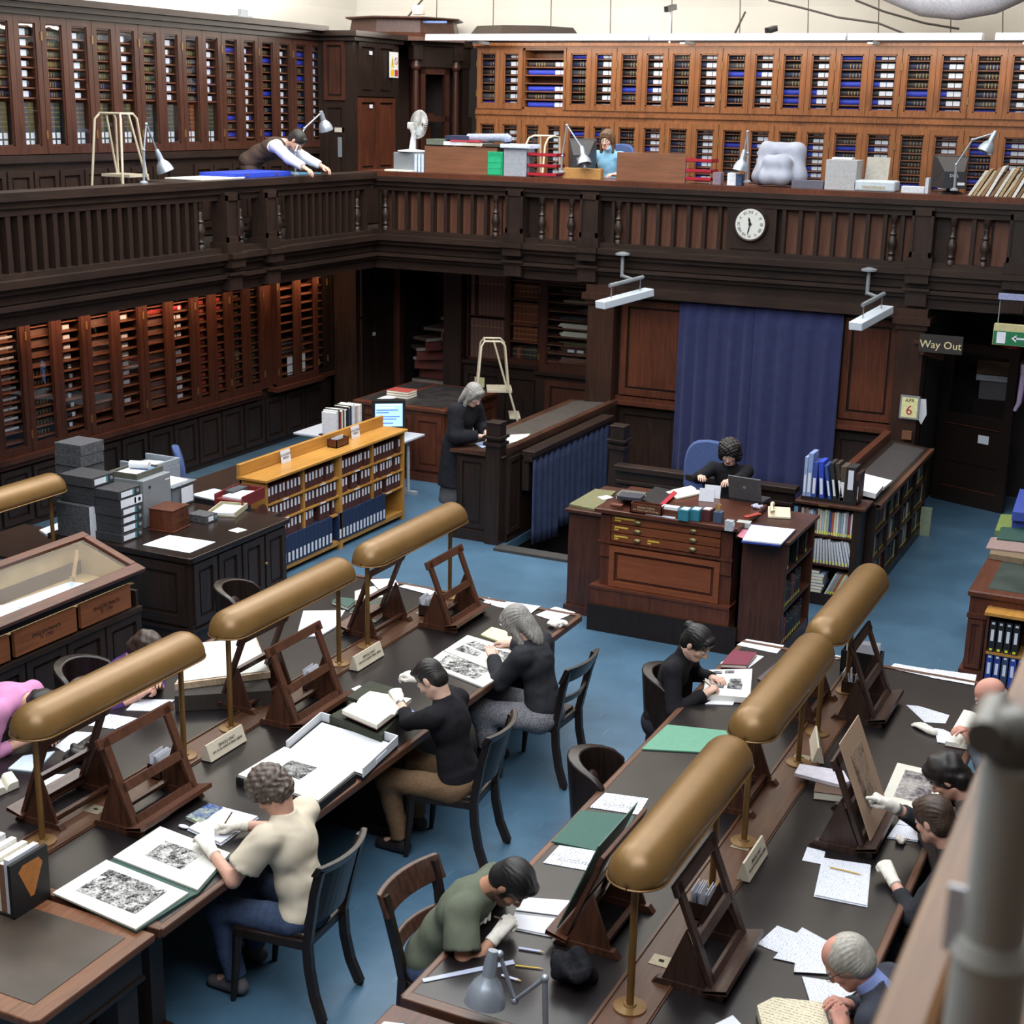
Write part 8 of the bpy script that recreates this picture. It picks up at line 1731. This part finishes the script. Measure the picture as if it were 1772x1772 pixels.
b_ = gbox(844,870,262,'bright green three drawer plastic unit on back counter','drawer_unit','drawers',plain('#1f8f62',.4),gy-.02,.2)
for k in range(3): w_ = b_.dimensions.x or .2; MB().box(.01,-.006,.01+.075*k,.19,0,.08+.075*k).build('drawer', plain('#27a070',.4), b_)
b_ = gbox(872,911,256,'grey plastic storage bin with pale lid on back counter','storage_bin','bin',plain('#8f939b',.5),gy-.02,.25); a = ony(872,256,gy-.02); b = ony(911,256,gy-.02); MB().box(-.04,-.04,a.z-CTZ,b.x-a.x+.06,.29,a.z-CTZ+.05).build('lid', plain('#c3cbe0',.4), b_, bevel=.01)
def redtray(p0, p1, pys, lab):
    a = ony(p0,270,gy); b = ony(p1,270,gy); t = thing('letter_tray', lab, 'tray', (a.x,gy,CTZ)); w_ = b.x-a.x
    for py in pys:
        z = ony(p0,py,gy).z-CTZ; MB().box(0,0,z-.04,w_,.25,z-.035).box(0,0,z-.04,w_,.005,z).box(0,0,z-.04,.005,.25,z).box(w_-.005,0,z-.04,w_,.25,z).build('tray', plain('#9a1f2e',.4), t); MB().box(.02,.02,z-.034,w_-.03,.22,z-.02).build('sheets', WHITE, t)
    for x in (.02,w_-.02): MB().cone((x,.01,0),(x,.01,ony(p0,pys[0],gy).z-CTZ-.01),.004,.004,6).build('post', GREYM, t)
redtray(912,964,(264,283,298),'red three tier letter tray beside the grey bin'); redtray(1187,1233,(274,292,306),'red three tier letter tray right of the second screen')
def crt(p0, p1, pt, lab, Y, rz):
    a = ony(p0,pt,Y); b = ony(p1,pt,Y); w_ = (b.x-a.x)*.8; h = a.z-CTZ-.05; t = thing('crt_monitor', lab, 'monitor', ((a.x+b.x)/2,Y+.2,CTZ), rz); BK = plain('#2b2b30',.45)
    MB().add([(-w_*.55,.18,.06),(w_*.55,.18,.06),(w_*.55,.18,h),(-w_*.55,.18,h),(-w_*.36,-.2,.06),(w_*.36,-.2,.06),(w_*.32,-.2,h*.62),(-w_*.32,-.2,h*.62),(-w_*.5,.05,h*.97),(w_*.5,.05,h*.97)],[(0,1,5,4),(3,2,1,0),(4,5,6,7),(1,2,9,6),(1,6,5),(0,4,7),(0,7,8,3),(2,3,8,9),(6,9,8,7)]).box(-w_*.56,.18,.05,w_*.56,.24,h+.01).build('casing', BK, t, bevel=.006); MB().lathe([(.14,0),(.12,.02),(.05,.03),(.05,.07)],n=16).build('foot', BK, t); MB().box(.04,-.203,.1,.12,-.2,.13).build('label', LABEL, t); text('DELL','lettering',frameM((0,-.203,h*.5),(1,0,0),(0,0,1)),.045,LABEL,t,.0006); return t
crt(972,1022,234,'black computer monitor seen from behind, left of seated woman',gy+.1,.35); crt(1612,1680,263,'black computer monitor seen from behind at right of back gallery',gy+.1,.3)
b_ = gbox(974,1040,290,'light brown wooden stand under the black monitor','monitor_stand','stand',plain('#a57a45',.5),gy+.02,.1)
cloth = MB(); a = ony(1298,316,gy); b = ony(1378,316,gy); zt = ony(1330,252,gy).z-CTZ; w_ = b.x-a.x; B = Body(); B.cap((.1,.3,zt-.12),(w_-.1,.3,zt-.12),.1,.1,k=.06).cap((w_*.35,.1,zt*.45),(w_*.65,.1,zt*.45),.1,k=.08).cap((.06,.25,.06),(w_-.06,.25,.06),.10,k=.1).cap((w_*.3,.05,.05),(w_*.7,.05,.05),.09,k=.1).cap((.1,.3,zt-.12),(.04,.2,.05),.08,k=.08).cap((w_-.1,.3,zt-.12),(w_-.04,.2,.05),.08,k=.08)
mm = B.mesh(.014, lambda X: .005*np.sin(X[...,0]*30+1+X[...,2]*12)*np.sin(X[...,2]*9+X[...,0]*6)); o = mk('sheeted_monitor', mm, [plain('#9498a6',.45,0,.4,.1,8)], None); o.location = (a.x,gy+.02,CTZ+.005-mm[0][:,2].min()); tag(o,'monitor draped in a pale grey plastic dust sheet','covered monitor')
b_ = gbox(1430,1484,276,'light grey metal card cabinet on back counter','card_cabinet','cabinet',plain('#a5a5a6',.5),gy,.3); cloth_lump_ = gbox(1440,1475,272,'white slips lying on the light grey card cabinet','slips','papers',WHITE,gy+.05,.15,0,ony(1440,276,gy).z+.001)
t = thing('inkjet_printer','cream inkjet printer with raised paper tray on back counter','printer',(ony(1512,320,gy).x,gy+.14,CTZ)); MB().box(-.24,-.14,0,.24,.14,.12).build('body', plain('#b9c4cc',.4), t, bevel=.02); M = Matrix.Translation((-.03,.1,.1))@Matrix.Rotation(-.25,4,'X'); mb = MB(); mb.xbox(M@Matrix.Translation((0,0,.14)),.27,.015,.28); mb.build('paper_tray', plain('#9a958a',.5), t, bevel=.006); MB().box(-.13,-.143,.03,.13,-.14,.06).build('slot', plain('#a5a08f',.5), t)
for k,(p0,p1,pt,cc,lab) in enumerate(((1259,1274,299,'#d5d9e0','white block of note cards on back counter'),(1275,1284,301,'#34496a','dark blue desk organiser on back counter'),(1234,1248,298,'#7a6a78','violet stationery pot on back counter'),(1370,1425,311,'#5a5a66','grey rack of small parts beside card cabinet'),(1560,1600,322,'#c9ccd2','white papers pile between printer and monitor'),(1602,1608,308,'#b9c0c8','clear upright holder left of second monitor'))): gbox(p0,p1,pt,lab,['note_block','desk_organiser','stationery_pot','parts_rack','paper_pile','file_holder'][k],['stationery','stationery','pot','rack','papers','holder'][k],plain(cc,.5),gy,.12)
x = ony(1675,330,gy).x
for k in range(17):
    cc = ['#cfcabc','#a58e6c','#b9a98c','#8f6f4c','#d8d6d0','#7c6044'][k%6]; h = rnd.uniform(.26,.34); ln = .16
    o = MB().add([(0,0,0),(.035,0,0),(.035,.2,0),(0,.2,0),(ln,0,h),(.035+ln,0,h),(.035+ln,.2,h),(ln,.2,h)],[(3,2,1,0),(4,5,6,7),(0,1,5,4),(1,2,6,5),(2,3,7,6),(3,0,4,7)]).build('folder', plain(cc,.7)); o.location = (x+.047*k,gy,CTZ+.001); tag(o,f'buff folder leaning at right end of back counter, {ORD[k]} from the left','folder','buff folders leaning on the back counter')
# left gallery rail: blue solander box and papers
RZ = 3.7505
for (ya,yb,h,mat,lab,nm,cat,x0,x1) in ((13.95,15.05,.055,plain('#2740b5',.5),'bright blue print box lying on left gallery rail','print_box','box',GX-.58,GX-.06),(13.3,14.1,.015,CREAM,'cream mounts lying on the left gallery rail','mounts','papers',GX-.56,GX-.05),(15.2,15.75,.012,plain('#4a7fa0',.6),'blue grey board under the hands of man on gallery','board','board',GX-.6,GX-.08)):
    o = MB().box(x0,ya,0,x1,yb,h).build(nm, mat, bevel=.003); o.location = (0,0,3.7515); tag(o,lab,cat)
    if nm == 'print_box':
        for yy in (14.15,14.75): MB().box(x1,yy,.02,x1+.006,yy+.03,.045).build('clasp', BRASS, o)
tk = tag(MB().box(GX-.62,12.9,3.70,GX-.225,16.3,3.745).build('gallery_desk_top', W_DARKH), 'dark desk top behind the left gallery rail', 'desk')
for yy in (12.95,16.2): MB().box(GX-.6,yy,GZ,GX-.54,yy+.06,3.70).build('leg', W_DARK, tk)
tk2 = tag(MB().box(-9.9,GY+.75,3.66,3,GY+1.0,3.70).build('gallery_desk_top', W_LAM), 'narrow inner desk along the back gallery counter', 'desk')
for xx in (-9.8,-5,-1): MB().box(xx,GY+.9,GZ,xx+.05,GY+.95,3.66).build('leg', W_DARK, tk2)
ch = office_chair(-7.30,18.1,PI,'blue office chair under the seated woman on back gallery'); ch.location.z = GZ+.1
# counter: book and papers in front of standing woman
sheet([(822,768),(858,757),(866,764),(835,775)],'blue and white leaflet on the counter by newel post',1.012,plain('#a9bbe0',.7),.006)
open_book([(868,768),(884,752),(918,750),(905,762)],'small open book lying on the counter beyond newel post',.03,1.022)
d = [v for k,v in PEOPLE.items() if 'black coat' in k][0]; M = d['root'].matrix_basis; a = (M@Vector(d['wr'][0])+M@Vector(d['wr'][1]))/2
t = thing('small_book','small pale book held open by the standing grey haired woman','book',(a.x+.10,a.y,a.z-.02),0); mb = MB(); mb.bar((0,-.07,0),(0,.07,0),.03,.16,(.3,0,1)); mb.build('pages', plain('#d5cfb0',.8), t)
# foreground: rail of the near gallery, grey pole
fg = thing('near_balustrade','blurred brown wooden rail of the near gallery at lower right','rail',(-.16,0,0))
FW = wood('near_rail','#452c19','#6b4a2c',.35,axis='Y')
MB().box(-.035,.3,3.70,.022,9,3.80).build('handrail', FW, fg, bevel=.012); MB().box(.022,.3,3.66,.05,9,3.765).build('inner_board', plain('#4a2f24',.5), fg); MB().box(.05,.3,3.68,.16,9,3.785).build('shelf_board', FW, fg, bevel=.008)
for k in range(12): MB().box(-.02,1.6+.5*k,2.95,.02,1.65+.5*k,3.70).build('baluster', FW, fg)
pl_ = thing('lamp_post','grey tubular lamp post clamped on the near gallery rail, out of focus','lamp post',(-.086,1.045,3.785)); GP = plain('#a9a9a4',.45,0,.5,.04)
MB().cone((0,0,0),(0,0,.20),.029,.029,20).cone((0,0,.20),(0,0,.215),.031,.025,20).build('sleeve', GP, pl_, smooth=40); MB().cone((0,0,.2),(0,0,.36),.0235,.0235,20).build('post', GP, pl_, smooth=40)
MB().sphere((-.002,0,.375),.024,.02,.028,14,10).cone((-.02,-.03,.385),(-.02,.03,.385),.014,.014,12).build('joint', plain('#6f6d68',.4,.3), pl_, smooth=60); MB().box(-.036,-.004,.195,-.023,.0,.25).build('label', LABEL, pl_)
struct(MB().box(-.05,-1,2.5,3.0,10,2.93).build('trim_8', plain('#2b211c',.6)))
